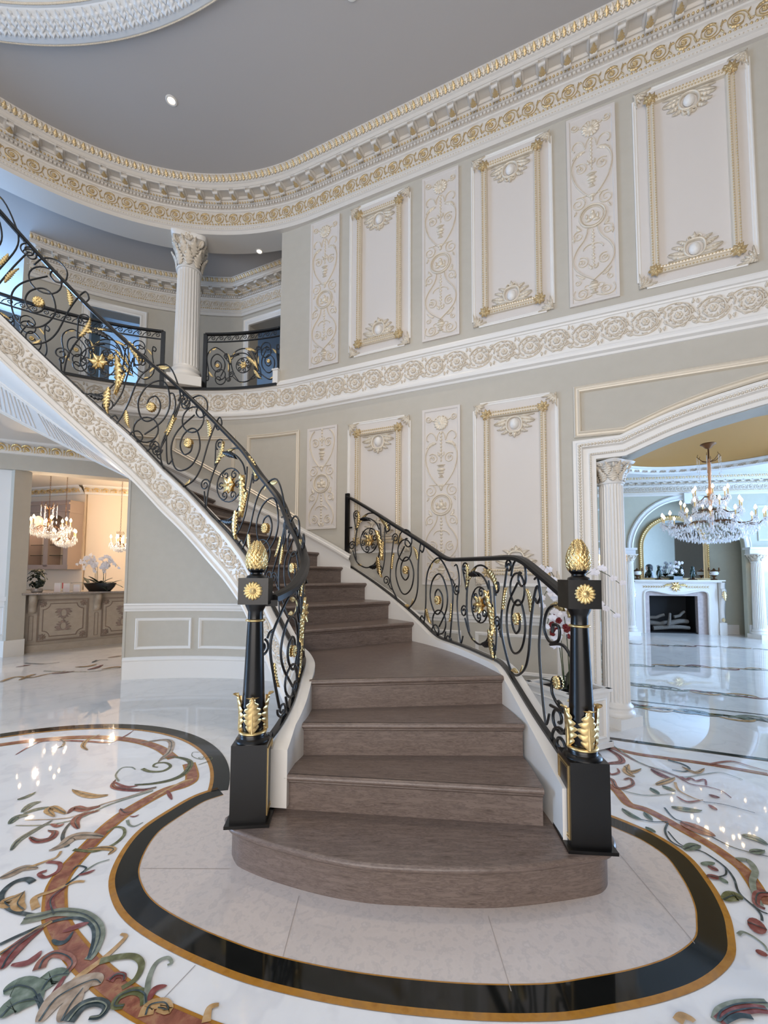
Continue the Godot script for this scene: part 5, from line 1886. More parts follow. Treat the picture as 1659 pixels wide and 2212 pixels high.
func build_balustrades() -> void:
	var t := thing("balustrade", "long wrought-iron balustrade with gilt leaves on the carved inner string", "balustrade", Vector3.ZERO, 0.0, "stair balustrades")
	var rail := {"rad": L_R, "ref": 1.79, "node": t}
	var b := MB.new()
	rail_bar(b, rail, -6.0, 147.0, L_TOP, 0.062, 0.035, -0.018, true)
	b.box(rail_pos(rail, deg_to_rad(-7.2) * 1.79, 1.205), Vector3(0.11, 0.03, 0.055), Basis(Vector3.UP, 0.3))
	part("handrail", b, M.rail_wood, t)
	b = MB.new()
	rail_bar(b, rail, -7.5, 147.0, L_STR, 0.032, 0.016, 0.020)
	part("bottom_rail", b, M.iron, t)
	b = MB.new()
	rail_bar(b, rail, -5.0, 147.0, L_TOP, 0.03, 0.010, -0.042)
	part("top_bar", b, M.iron, t)
	flower_unit(rail, 104.8, 3.455, 1.45, -0.36)
	flower_unit(rail, 57.4, 2.18, 1.42, -0.36)
	flower_unit(rail, 11.5, 1.10, 1.1, 0.05)
	for e in [[121.4, 3.94, 1.0, 1.45], [88.0, 3.02, -1.0, 1.45], [74.2, 2.635, 1.0, 1.45], [41.0, 1.745, -1.0, 1.35], [26.5, 1.40, 1.0, 1.2], [0.5, 0.92, -1.0, 1.0], [137.0, 4.40, -1.0, 1.45]]:
		rosette_unit(rail, e[0], e[1], e[3], -0.30 if e[0] > 35 else -0.1, e[2])
	# extra links between the units, from rail to rail
	for e in [[81.2, 2.42, 3.20], [33.0, 1.02, 1.86], [19.0, 0.84, 1.46], [4.0, 0.75, 1.28]]:
		var s: float = deg_to_rad(e[0]) * 1.79
		var h: float = e[2] - e[1]
		iron(rail, "stem_scroll", [smooth2([Vector2(0.09, -h / 2 + 0.08), Vector2(0.045, -h / 2 + 0.02), Vector2(0.0, -h * 0.28), Vector2(-0.03, 0.0), Vector2(0.02, h * 0.25), Vector2(-0.02, h / 2 - 0.06), Vector2(-0.07, h / 2 - 0.05)], 5)], s, e[1] + h / 2, 1.0, -0.15, 0.0068)
	# the shorter one on the outer string
	t = thing("balustrade", "shorter wrought-iron balustrade from the wall to the stair's foot beside the planter", "balustrade", Vector3.ZERO, 0.0, "stair balustrades")
	rail = {"rad": O_R, "ref": 3.22, "node": t}
	b = MB.new()
	rail_bar(b, rail, -6.6, 52.3, O_TOP, 0.055, 0.032, -0.016, true)
	b.box(rail_pos(rail, deg_to_rad(-7.2) * 3.22, 1.225), Vector3(0.10, 0.03, 0.05), Basis(Vector3.UP, -0.2))
	part("handrail", b, M.rail_wood, t)
	b = MB.new()
	rail_bar(b, rail, -7.3, 52.3, O_STR, 0.03, 0.016, 0.012)
	part("bottom_rail", b, M.iron, t)
	b = MB.new()
	var pf := rail_frame(rail, deg_to_rad(52.3) * 3.22, 1.88)
	b.box(pf.origin, Vector3(0.05, 0.86, 0.03), pf.basis)
	b.box(pf.origin + pf.basis * Vector3(0.045, 0.02, 0), Vector3(0.06, 0.018, 0.014), pf.basis)
	part("end_post", b, M.iron, t)
	flower_unit(rail, 46.0, 1.735, 1.25, -0.1)
	rosette_unit(rail, 35.4, 1.40, 1.24, 0.0, 1.0)
	rosette_unit(rail, 26.2, 1.125, 1.2, 0.0, -1.0)
	flower_unit(rail, 14.2, 1.13, 1.2, 0.0)
	rosette_unit(rail, 4.0, 1.085, 1.12, -0.15, 1.0)
	var s5: float = deg_to_rad(-4.2) * 3.22
	iron(rail, "spiral_scroll", [smooth2(vv([0.19, 0.30, 0.15, 0.345, 0.04, 0.36, -0.08, 0.33, -0.125, 0.24, -0.08, 0.175, 0.0, 0.19, 0.01, 0.25, -0.04, 0.26, -0.05, 0.22]), 5), smooth2(vv([-0.07, 0.16, 0.04, 0.175, 0.12, 0.12, 0.15, 0.03, 0.12, -0.07, 0.02, -0.115, -0.06, -0.07, -0.055, 0.0, 0.0, 0.015, 0.015, -0.02]), 5), smooth2(vv([0.17, 0.33, 0.20, 0.2, 0.19, 0.0, 0.17, -0.25, 0.15, -0.36]), 5)], s5, 0.82, 1.08, 0.0, 0.0085)
	iron(rail, "spiral_scroll", [coil(Vector2(-0.01, -0.17), 0.08, 0.015, 90, -1.5), smooth2(vv([0.12, -0.07, 0.06, -0.12, -0.08, -0.13]), 5), coil(Vector2(0.0, -0.29), 0.085, 0.015, 60, 1.6), smooth2(vv([0.08, -0.22, 0.11, -0.28, 0.09, -0.37]), 4)], s5, 0.82, 1.08, 0.0, 0.0085)
	gold_disc(rail, "rosette", s5 + 0.01, 0.815, 0.034, 12)
	gold_leaf_on(rail, s5, 0.82, Vector2(0.06, 0.36), 2.7, 0.14, 0.05, 0.4, 1.0, 0.0)
	gold_leaf_on(rail, s5, 0.82, Vector2(0.11, 0.33), 1.9, 0.10, 0.05, -0.4, 1.0, 0.0)
	gold_leaf_on(rail, s5, 0.82, Vector2(0.13, -0.02), -1.6, 0.14, 0.05, 0.4, 1.0, 0.0)
	for e in [[20.3, 0.79, 1.48], [-1.2, 0.56, 1.38]]:
		var s: float = deg_to_rad(e[0]) * 3.22
		var h: float = e[2] - e[1]
		iron(rail, "stem_scroll", [smooth2([Vector2(0.07, -h / 2 + 0.07), Vector2(0.035, -h / 2 + 0.01), Vector2(0.0, -h * 0.28), Vector2(-0.02, 0.0), Vector2(0.015, h * 0.25), Vector2(-0.02, h / 2 - 0.05), Vector2(-0.06, h / 2 - 0.05)], 5)], s, e[1] + h / 2, 1.0, 0.0, 0.0066)

# ------------------------------------------------------------------ newels
func build_newels() -> void:
	newel(Vector3(-0.638, 0.18, -2.10), 0.10, "black newel post with gilt pinecone at the foot of the inner string")
	newel(Vector3(0.895, 0.18, -1.93), -0.08, "black newel post with gilt pinecone in front of the orchid planter")

func newel(at: Vector3, turn: float, label: String) -> void:
	var t := thing("newel_post", label, "newel post", at, turn, "newel posts")
	var b := MB.new()
	b.box(Vector3(0, 0.007, 0), Vector3(0.205, 0.014, 0.205))
	part("foot_plate", b, M.lacquer, t)
	b = MB.new()
	b.box(Vector3(0, 0.19, 0), Vector3(0.165, 0.352, 0.165))
	var base := part("base", b, M.lacquer, t)
	for e in 4:
		b = MB.new()
		frame(b, rect(-0.066, 0.035, 0.066, 0.345), [0.0, 0.0, 0.0, 0.004, 0.005, 0.004, 0.005, 0.0])
		frame(b, rect(-0.054, 0.047, 0.054, 0.333), [0.0, 0.0, 0.0, 0.003, 0.003, 0.003, 0.003, 0.0])
		if e % 2 == 1:
			part("gold_line", b, M.gold, base, Transform3D(Basis(Vector3.UP, e * PI / 2), Basis(Vector3.UP, e * PI / 2) * Vector3(0, 0, 0.0826)))
	b = MB.new()
	b.lathe(PackedVector2Array([Vector2(0.0825, 0.366), Vector2(0.078, 0.376), Vector2(0.066, 0.38), Vector2(0.062, 0.386), Vector2(0.064, 0.398), Vector2(0.056, 0.404), Vector2(0.05, 0.41)]), 32)
	part("collar", b, M.lacquer, t)
	b = MB.new()
	b.lathe(PackedVector2Array([Vector2(0.055, 0.398), Vector2(0.066, 0.402), Vector2(0.068, 0.408), Vector2(0.062, 0.413), Vector2(0.05, 0.413)]), 32)
	part("gold_ring", b, M.gold, t)
	b = MB.new()
	b.lathe(PackedVector2Array([Vector2(0.046, 0.405), Vector2(0.054, 0.44), Vector2(0.056, 0.50), Vector2(0.052, 0.58), Vector2(0.047, 0.70), Vector2(0.041, 0.86), Vector2(0.037, 0.955), Vector2(0.036, 0.985), Vector2(0.043, 1.0), Vector2(0.05, 1.015), Vector2(0.052, 1.025)]), 32)
	part("shaft", b, M.lacquer, t)
	b = MB.new()
	b.lathe(PackedVector2Array([Vector2(0.036, 0.936), Vector2(0.046, 0.939), Vector2(0.048, 0.943), Vector2(0.046, 0.947), Vector2(0.036, 0.95)]), 28)
	part("gold_ring", b, M.gold, t)
	# standing acanthus leaves
	var lf := MB.new()
	lf.leaf(Vector2.ZERO, PI / 2, 0.175, 0.098, 0.0, 6, 0.014, 0.0, 0.012)
	lf.ridge(PackedVector2Array([Vector2(0, 0.0), Vector2(0, 0.08), Vector2(0, 0.165)]), 0.006, 0.004, 0.016)
	var tip := MB.new()
	tip.leaf(Vector2(0, 0), PI / 2, 0.03, 0.05, 0.0, 2, 0.006, 0.0, 0.004)
	lf.put(tip, Transform3D(Basis(Vector3.RIGHT, 1.0), Vector3(0, 0.165, 0.012)))
	for i in lf.v.size():         # wrap it round the shaft
		var p := lf.v[i]
		var r := 0.056 + p.z
		lf.v[i] = Vector3(sin(p.x / 0.058) * r, p.y, cos(p.x / 0.058) * r)
	var lm := lf.mesh()
	for j in 4:
		inst("acanthus_leaf", lm, M.gold, t, Transform3D(Basis(Vector3.UP, j * PI / 2 + 0.12), Vector3(0, 0.412, 0)))
	b = MB.new()
	b.box(Vector3(0, 1.088, 0), Vector3(0.142, 0.128, 0.142))
	part("block", b, M.lacquer, t)
	var rb := MB.new()
	rb.rosette(Vector2.ZERO, 0.046, 16, 0.014)
	var rm := rb.mesh()
	for e in [0, 2]:
		inst("rosette", rm, M.gold, t, Transform3D(Basis(Vector3.UP, e * PI / 2), Basis(Vector3.UP, e * PI / 2) * Vector3(0, 1.09, 0.0705)))
	b = MB.new()
	b.lathe(PackedVector2Array([Vector2(0.05, 1.15), Vector2(0.046, 1.162), Vector2(0.032, 1.168), Vector2(0.030, 1.178), Vector2(0.038, 1.186), Vector2(0.043, 1.194), Vector2(0.040, 1.20), Vector2(0.001, 1.20)]), 28)
	part("cap", b, M.lacquer, t)
	b = MB.new()
	var prof := PackedVector2Array()
	for i in 13:
		var f := i / 12.0
		prof.append(Vector2(0.047 * pow(sin(PI * (0.30 + 0.70 * f)), 0.75) + 0.0003, 1.198 + 0.145 * f))
	b.lathe(prof, 24)
	var cone := part("pinecone", b, M.gold, t)
	var sb := MB.new()
	sb.leaf(Vector2(0, -0.012), PI / 2, 0.026, 0.022, 0.0, 1, 0.006, 0.0, 0.003)
	var sm := sb.mesh()
	var xs := []
	for i in 11:
		var f := 0.05 + 0.82 * i / 10.0
		var r := 0.047 * pow(sin(PI * (0.30 + 0.70 * f)), 0.75)
		var n := maxi(5, int(14 * r / 0.047))
		for j in n:
			var g := TAU * (j + 0.5 * (i % 2)) / n
			var d := Vector3(cos(g), 0, sin(g))
			var tilt := (f - 0.28) * 1.25
			var up := (Vector3.UP * cos(tilt) - d * sin(tilt)).normalized()
			var sd := up.cross(d).normalized()
			xs.append(Transform3D(Basis(sd, up, sd.cross(up)), d * (r + 0.0005) + Vector3(0, 1.198 + 0.145 * f, 0)))
	many("scale", sm, M.gold, cone, xs)

# ------------------------------------------------------------------ gallery on the upper floor
func arc_slab(b: MB, r0: float, r1: float, a0: float, a1: float, y: float, thick: float) -> void:
	var n := int(absf(a1 - a0) / 2.0) + 1
	var rows := [[], [], [], []]
	for i in n + 1:
		var a := lerpf(a0, a1, float(i) / n)
		rows[0].append(polar(a, r0, y))
		rows[1].append(polar(a, r1, y))
		rows[2].append(polar(a, r1, y - thick))
		rows[3].append(polar(a, r0, y - thick))
	for i in 4:
		b.grid([PackedVector3Array(rows[i]), PackedVector3Array(rows[(i + 1) % 4])])
	for e in [0, n]:
		b.quad(rows[0][e], rows[1][e], rows[2][e], rows[3][e])

func arc_wall(b: MB, r: float, a0: float, a1: float, y0: float, y1: float, thick := 0.2) -> void:
	var n := int(absf(a1 - a0) / 2.0) + 1
	var rows := [[], [], [], []]
	for i in n + 1:
		var a := lerpf(a0, a1, float(i) / n)
		rows[0].append(polar(a, r, y0))
		rows[1].append(polar(a, r, y1))
		rows[2].append(polar(a, r + thick, y1))
		rows[3].append(polar(a, r + thick, y0))
	for i in 4:
		b.grid([PackedVector3Array(rows[i]), PackedVector3Array(rows[(i + 1) % 4])])
	for e in [0, n]:
		b.quad(rows[0][e], rows[1][e], rows[2][e], rows[3][e])

func build_gallery() -> void:
	var rg := 4.35
	var corner := C + Vector2(cos(deg_to_rad(89.5)), sin(deg_to_rad(89.5))) * rg
	var b := MB.new()
	arc_slab(b, 3.20, 5.9, 66.0, 175.0, 3.845, 0.25)
	struct("floor_upper", b, M.oak_riser)
	b = MB.new()
	arc_slab(b, 3.125, 3.30, 71.7, 170.0, 3.853, 0.032)
	struct("trim_10", b, M.rail_wood)
	# rear wall with a doorway, and the wall that meets it at the corner
	b = MB.new()
	arc_wall(b, rg, 89.5, 110.2, 3.85, 6.1)
	arc_wall(b, rg, 110.2, 118.8, 5.42, 6.1)
	arc_wall(b, rg, 118.8, 128.0, 3.85, 6.1)
	arc_wall(b, 5.75, 119.0, 129.0, 3.85, 6.1)
	var q0 := polar(128.0, rg, 0.0)
	b.box(polar(128.0, 5.0, 4.97), Vector3(1.3, 2.25, 0.2), Basis(Vector3.UP, deg_to_rad(128)))
	var d := -TV
	var seg := func(s0: float, s1: float, y0: float, y1: float) -> void:
		var p := corner + d * ((s0 + s1) / 2) + NV * 0.1
		b.box(pt(p.x, p.y, (y0 + y1) / 2), Vector3(s1 - s0, y1 - y0, 0.2), Basis(Vector3(d.x, 0, -d.y), Vector3.UP, Vector3(-NV.x, 0, NV.y)))
	seg.call(0.0, 0.16, 3.85, 6.1)
	seg.call(0.16, 1.2, 5.42, 6.1)
	seg.call(1.2, 2.6, 3.85, 6.1)
	struct("wall_gallery", b, M.wall)
	# ceiling, and the soffit behind the foyer's entablature
	b = MB.new()
	arc_slab(b, 3.36, 6.6, 55.0, 178.0, 6.2, 0.15)
	struct("ceiling_gallery", b, M.ceiling)
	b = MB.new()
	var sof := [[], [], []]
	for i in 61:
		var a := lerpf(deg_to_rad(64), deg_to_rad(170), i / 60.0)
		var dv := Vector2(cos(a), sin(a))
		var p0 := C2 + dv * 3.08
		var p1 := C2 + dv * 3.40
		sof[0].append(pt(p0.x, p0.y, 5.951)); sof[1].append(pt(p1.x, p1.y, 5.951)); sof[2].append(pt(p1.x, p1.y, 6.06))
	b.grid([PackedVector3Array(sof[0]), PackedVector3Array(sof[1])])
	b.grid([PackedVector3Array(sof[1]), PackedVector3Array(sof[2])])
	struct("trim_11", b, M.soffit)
	# its cornice
	entablature("trim_12", arc_stations(C, rg, deg_to_rad(128.5), deg_to_rad(89.5)), 6.05, 0.86, false)
	entablature("trim_13", [[corner, -NV], [corner + d * 2.4, -NV]], 6.05, 0.86, false)
	entablature("trim_14", arc_stations(C, 5.75, deg_to_rad(129), deg_to_rad(124)), 6.05, 0.86, false)
	# door casings
	b = MB.new()
	var cas := [0.0, 0.0, 0.0, 0.03, 0.02, 0.04, 0.045, 0.03, 0.075, 0.03, 0.09, 0.045, 0.105, 0.03, 0.105, 0.0]
	var line := PackedVector2Array([Vector2(0.0, 0.0), Vector2(0.0, 1.57), Vector2(0.655, 1.57), Vector2(0.655, 0.0)])
	frame_open(b, line, cas)
	var a0 := deg_to_rad(114.5)
	var x := Transform3D(Basis(Vector3(sin(a0), 0, cos(a0)), Vector3.UP, Vector3(-cos(a0), 0, sin(a0))), polar(114.5, rg - 0.01, 3.85))
	for i in b.v.size():
		b.v[i].x -= 0.3275
	var o := struct("door_1", b, M.white)
	o.transform = x
	b = MB.new()
	frame_open(b, PackedVector2Array([Vector2(0.16, 0.0), Vector2(0.16, 1.57), Vector2(1.2, 1.57), Vector2(1.2, 0.0)]), cas)
	o = struct("door_2", b, M.white)
	o.transform = Transform3D(Basis(Vector3(d.x, 0, -d.y), Vector3.UP, Vector3(-NV.x, 0, NV.y)), pt(corner.x, corner.y, 3.85))
	# room seen through the first doorway
	b = MB.new()
	arc_wall(b, 6.3, 89.0, 118.0, 3.85, 6.1, 0.1)
	struct("wall_landing", b, M.cool)
	area_light("landing_daylight", polar(117.0, 5.4, 4.9), polar(106.0, 6.2, 4.9), Vector2(0.7, 1.2), 2.5, Color(0.55, 0.75, 1.0))
	var wv := polar(98.0, 4.0, 5.0) - polar(137.0, 6.35, 5.0)
	window_bars("window_5", polar(137.0, 6.35, 5.0), 1.6, 1.9, atan2(wv.x, wv.z), 2, 3)
	# pedestal at the end of the wall
	b = MB.new()
	wall_box(b, -0.36, -0.02, 3.853, 4.03, 0.075, 0.15)
	wall_box(b, -0.36, -0.02, 4.03, 4.05, 0.095, 0.17)
	struct("trim_15", b, M.white)
	column("fluted_column", polar(95.7, 3.24, 3.853), 0.148, 0.165, 5.952 - 3.853, 0.0, 0.44, "large fluted column with a leafy capital on the gallery", 0.35)
	# spot in the soffit
	var t := thing("recessed_spot", "lit spotlight in the brown soffit beside the gallery column", "downlight", pt(-1.80, 5.72, 5.951))
	b = MB.new()
	b.lathe(PackedVector2Array([Vector2(0.05, 0.0), Vector2(0.05, -0.006), Vector2(0.036, -0.007), Vector2(0.034, 0.0)]), 18)
	part("rim", b, M.white, t)
	b = MB.new()
	b.lathe(PackedVector2Array([Vector2(0.036, -0.003), Vector2(0.0005, -0.005)]), 14)
	part("lamp", b, M.bulb, t)
	# railing in two lengths, either side of the column
	for e in [[72.0, 91.1, "gallery railing between the fluted column and the panelled wall", 81.4], [101.0, 160.0, "gallery railing seen behind the stair's long balustrade", 112.0]]:
		t = thing("gallery_railing", e[2], "railing", Vector3.ZERO, 0.0, "gallery railings")
		var rail := {"rad": [0, 3.215, 180, 3.215], "ref": 3.215, "node": t}
		b = MB.new()
		rail_bar(b, rail, e[0], e[1], [0, 4.645, 180, 4.645], 0.045, 0.03, 0.0, true)
		part("handrail", b, M.rail_wood, t)
		b = MB.new()
		rail_bar(b, rail, e[0], e[1], [0, 4.535, 180, 4.535], 0.016, 0.014)
		rail_bar(b, rail, e[0], e[1], [0, 3.875, 180, 3.875], 0.016, 0.014)
		part("bar", b, M.iron, t)
		b = MB.new()
		var pa: float = e[1] if e[0] < 90 else e[0]
		var pf := rail_frame(rail, deg_to_rad(pa) * 3.215, 4.25)
		b.box(pf.origin, Vector3(0.05, 0.79, 0.03), pf.basis)
		part("post", b, M.iron, t)
		var sa: float = e[0] + 1.5
		while sa < e[1] - 1.0:
			iron(rail, "running_scroll", [coil(Vector2(0.012, 0.0), 0.034, 0.007, 150, -1.4), PackedVector2Array([Vector2(-0.017, 0.017), Vector2(-0.04, 0.0), Vector2(-0.06, -0.035)])], deg_to_rad(sa) * 3.215, 4.587, 1.0, 0.0, 0.005)
			sa += 2.0
		var fa: float = e[3]
		while fa < e[1]:
			flower_unit(rail, fa, 4.19, 0.95, 0.35)
			if fa - 6.5 > e[0]:
				rosette_unit(rail, fa - 6.6, 4.21, 0.82, 0.2, 1.0)
			if fa + 6.5 < e[1]:
				rosette_unit(rail, fa + 6.6, 4.20, 0.82, 0.2, -1.0)
			fa += 21.0

# ------------------------------------------------------------------ crystal chandeliers and sconces
func crystal_mesh(tall: float) -> ArrayMesh:
	var b := MB.new()
	var w := 0.010
	var ring := []
	for j in 6:
		ring.append(Vector3(cos(TAU * j / 6) * w, 0.0, sin(TAU * j / 6) * w))
	for j in 6:
		b.tri(ring[j], Vector3(0, tall * 0.35, 0), ring[(j + 1) % 6])
		b.tri(ring[j], ring[(j + 1) % 6], Vector3(0, -tall * 0.65, 0))
	return b.mesh()

# tiers: [height, radius, arms]; hang = height of the ceiling fixing above the node
func chandelier(at: Vector3, tiers: Array, hang: float, crown: Array, drop: float, label: String, light: float, big := true, group := "") -> void:
	var t := thing("chandelier", label, "chandelier", at, 0.0, group)
	if not U.has("drop"):
		U.drop = crystal_mesh(0.055)
		U.bead = crystal_mesh(0.018)
	var b := MB.new()
	b.lathe(PackedVector2Array([Vector2(0.001, hang), Vector2(0.11, hang), Vector2(0.115, hang - 0.012), Vector2(0.08, hang - 0.03), Vector2(0.045, hang - 0.075), Vector2(0.012, hang - 0.09)]), 20)
	part("canopy", b, M.bronze, t)
	b = MB.new()
	var y := hang - 0.09
	if big:
		b.tube(PackedVector3Array([Vector3(0, y, 0), Vector3(0, crown[0], 0)]), 0.012, 0.012, 8)
	else:
		while y > crown[0]:
			var rows := PackedVector3Array()
			for j in 9:
				var g := TAU * j / 8
				var tw := Basis(Vector3.UP, PI / 2 * (int(y / 0.034) % 2))
				rows.append(tw * Vector3(cos(g) * 0.009, sin(g) * 0.02, 0) + Vector3(0, y, 0))
			b.tube(rows, 0.003, 0.003, 4)
			y -= 0.034
	part("rod" if big else "chain", b, M.bronze, t)
	var foot: float = tiers[tiers.size() - 1][0] - 0.12
	b = MB.new()
	var prof := PackedVector2Array()
	var n := 22
	for i in n + 1:
		var f := float(i) / n
		prof.append(Vector2((0.016 + 0.022 * absf(sin(f * 9.0)) * (0.4 + 0.6 * f)) * (1.0 if big else 0.6), lerpf(crown[0], foot, f)))
	b.lathe(prof, 14)
	part("stem", b, M.copper if big else M.bronze, t)
	var drops := []
	var beads := []
	var rng := RandomNumberGenerator.new()
	rng.seed = 17
	# crown of hooks with strings of beads
	for j in 6:
		var g := TAU * j / 6 + 0.3
		var dv := Vector3(cos(g), 0, sin(g))
		var hb := MB.new()
		hb.tube(PackedVector3Array([Vector3(0, crown[0] - 0.06, 0), dv * crown[1] * 0.6 + Vector3(0, crown[0] - 0.03, 0), dv * crown[1] + Vector3(0, crown[0] + 0.04, 0), dv * crown[1] * 0.9 + Vector3(0, crown[0] + 0.08, 0)]), 0.007, 0.004, 5)
		part("hook", hb, M.bronze, t)
		for i in 12:
			beads.append(Transform3D(Basis(), dv * crown[1] + Vector3(0, crown[0] + 0.02 - i * 0.022, 0)))
		drops.append(Transform3D(Basis().scaled(Vector3(1.3, 1.3, 1.3)), dv * crown[1] + Vector3(0, crown[0] - 0.29, 0)))
	for ti in tiers.size():
		var h: float = tiers[ti][0]
		var r: float = tiers[ti][1]
		var m: int = tiers[ti][2]
		for j in m:
			var g := TAU * (j + 0.5 * (ti % 2)) / m
			var dv := Vector3(cos(g), 0, sin(g))
			var arm := MB.new()
			arm.tube(PackedVector3Array([dv * 0.02 + Vector3(0, h - 0.03, 0), dv * r * 0.35 + Vector3(0, h - 0.02, 0), dv * r * 0.65 + Vector3(0, h - 0.10, 0), dv * r * 0.88 + Vector3(0, h - 0.10, 0), dv * r + Vector3(0, h - 0.04, 0)]), 0.008, 0.006, 5)
			var a := part("arm", arm, M.bronze, t)
			var cup := MB.new()
			cup.lathe(PackedVector2Array([Vector2(0.006, h - 0.05), Vector2(0.034, h - 0.03), Vector2(0.036, h - 0.024), Vector2(0.012, h - 0.022), Vector2(0.012, h)]), 10, dv * r)
			part("drip_cup", cup, M.crystal, a)
			var cd := MB.new()
			cd.lathe(PackedVector2Array([Vector2(0.0095, h - 0.02), Vector2(0.0095, h + 0.075), Vector2(0.001, h + 0.076)]), 8, dv * r)
			part("candle", cd, M.candle, a)
			var fb := MB.new()
			fb.lathe(PackedVector2Array([Vector2(0.005, h + 0.075), Vector2(0.021, h + 0.10), Vector2(0.017, h + 0.125), Vector2(0.001, h + 0.155)]), 8, dv * r)
			part("bulb", fb, M.bulb, a)
			for i in 12:
				var ga := TAU * i / 12
				drops.append(Transform3D(Basis(Vector3.UP, ga), dv * r + Vector3(cos(ga) * 0.034, h - 0.05 - 0.02 * (i % 3), sin(ga) * 0.034)))
			drops.append(Transform3D(Basis().scaled(Vector3(1.5, 1.5, 1.5)), dv * r + Vector3(0, h - 0.13, 0)))
			# swag of beads to the next arm
			var g2 := TAU * (j + 1 + 0.5 * (ti % 2)) / m
			var d2 := Vector3(cos(g2), 0, sin(g2))
			for i in 9:
				var f := (i + 0.5) / 9.0
				beads.append(Transform3D(Basis(), dv.lerp(d2, f) * r + Vector3(0, h - 0.05 - 0.09 * sin(PI * f), 0)))
	# basket of drops under the lowest tier
	var low: Array = tiers[tiers.size() - 1]
	for ring in 15:
		var f := ring / 14.0
		var rr: float = low[1] * lerpf(0.92, 0.10, f)
		var yy: float = low[0] - 0.10 - drop * sqrt(sin(PI / 2 * f))
		for j in int(8 + rr * 80):
			var g := TAU * j / int(8 + rr * 80) + f
			drops.append(Transform3D(Basis(Vector3.UP, rng.randf() * 3.0).scaled(Vector3.ONE * rng.randf_range(0.8, 1.25)), Vector3(cos(g) * rr, yy + rng.randf_range(-0.02, 0.02), sin(g) * rr)))
	if big:       # garlands of drops under every tier and round the stem
		for ti in tiers.size():
			for ring in 4:
				var rr: float = tiers[ti][1] * (0.45 + 0.14 * ring)
				for j in int(20 + rr * 90):
					var g := TAU * j / int(20 + rr * 90)
					drops.append(Transform3D(Basis(Vector3.UP, rng.randf() * 3.0).scaled(Vector3.ONE * rng.randf_range(0.9, 1.4)), Vector3(cos(g) * rr, tiers[ti][0] - 0.07 - 0.05 * absf(sin(g * 6.0)) - 0.02 * ring, sin(g) * rr)))
	many("crystal_drop", U.drop, M.crystal, t, drops)
	many("crystal_bead", U.bead, M.crystal, t, beads)
	omni("chandelier_light", Vector3(0, tiers[0][0] + 0.05, 0), light, Color(1.0, 0.88, 0.74), 0.03, t)

# wall sconce facing +z
func sconce(x: Transform3D, label: String, k: float) -> void:
	var t := thing("wall_sconce", label, "sconce")
	t.transform = x
	if not U.has("drop"):
		U.drop = crystal_mesh(0.055)
		U.bead = crystal_mesh(0.018)
	var b := MB.new()
	b.lathe(PackedVector2Array([Vector2(0.001, 0.08), Vector2(0.02, 0.06), Vector2(0.045, 0.0), Vector2(0.02, -0.08), Vector2(0.001, -0.12)]), 12)
	part("backplate", b, M.bronze, t)
	var drops := []
	for j in 5:
		var g := PI * (j + 0.5) / 5
		var dv := Vector3(cos(g), 0, sin(g)) * 0.2 * k
		b = MB.new()
		b.tube(PackedVector3Array([Vector3(0, -0.03, 0.02), dv * 0.5 + Vector3(0, -0.09, 0), dv * 0.9 + Vector3(0, -0.06, 0), dv]), 0.008, 0.006, 5)
		var a := part("arm", b, M.bronze, t)
		b = MB.new()
		b.lathe(PackedVector2Array([Vector2(0.025, 0.0), Vector2(0.009, 0.01), Vector2(0.009, 0.09), Vector2(0.001, 0.09)]), 8, dv)
		part("candle", b, M.candle, a)
		b = MB.new()
		b.lathe(PackedVector2Array([Vector2(0.004, 0.09), Vector2(0.017, 0.11), Vector2(0.013, 0.13), Vector2(0.001, 0.155)]), 8, dv)
		part("bulb", b, M.bulb, a)
		for i in 6:
			var ga := TAU * i / 6
			drops.append(Transform3D(Basis(), dv + Vector3(cos(ga) * 0.025, -0.03, sin(ga) * 0.025)))
	for ring in 4:
		for j in 7:
			var g := PI * (j + 0.5) / 7
			var r := 0.17 * k * (1.0 - ring * 0.23)
			drops.append(Transform3D(Basis(), Vector3(cos(g) * r, -0.10 - ring * 0.055, sin(g) * r)))
	many("crystal_drop", U.drop, M.crystal, t, drops)
	omni("sconce_light", Vector3(0, 0.12, 0.12 * k), 0.3, Color(1.0, 0.86, 0.7), 0.03, t)

# ------------------------------------------------------------------ orchids
func orchid_flower() -> Array:
	if not U.has("orchid"):
		var b := MB.new()
		for e in [[0.0, 0.9, 1.0], [PI, 0.9, 1.0], [PI / 2, 0.8, 0.62], [PI * 1.25, 0.8, 0.55], [PI * 1.75, 0.8, 0.55]]:
			b.leaf(Vector2.ZERO, e[0], 0.042 * e[1], 0.046 * e[2], 0.0, 1, 0.006, 0.0, 0.004)
		U.orchid = b.mesh()
		b = MB.new()
		b.ball(Vector3(0, -0.006, 0.008), Vector3(0.007, 0.009, 0.007), 6, 4)
		U.orchid_lip = b.mesh()
	return [U.orchid, U.orchid_lip]

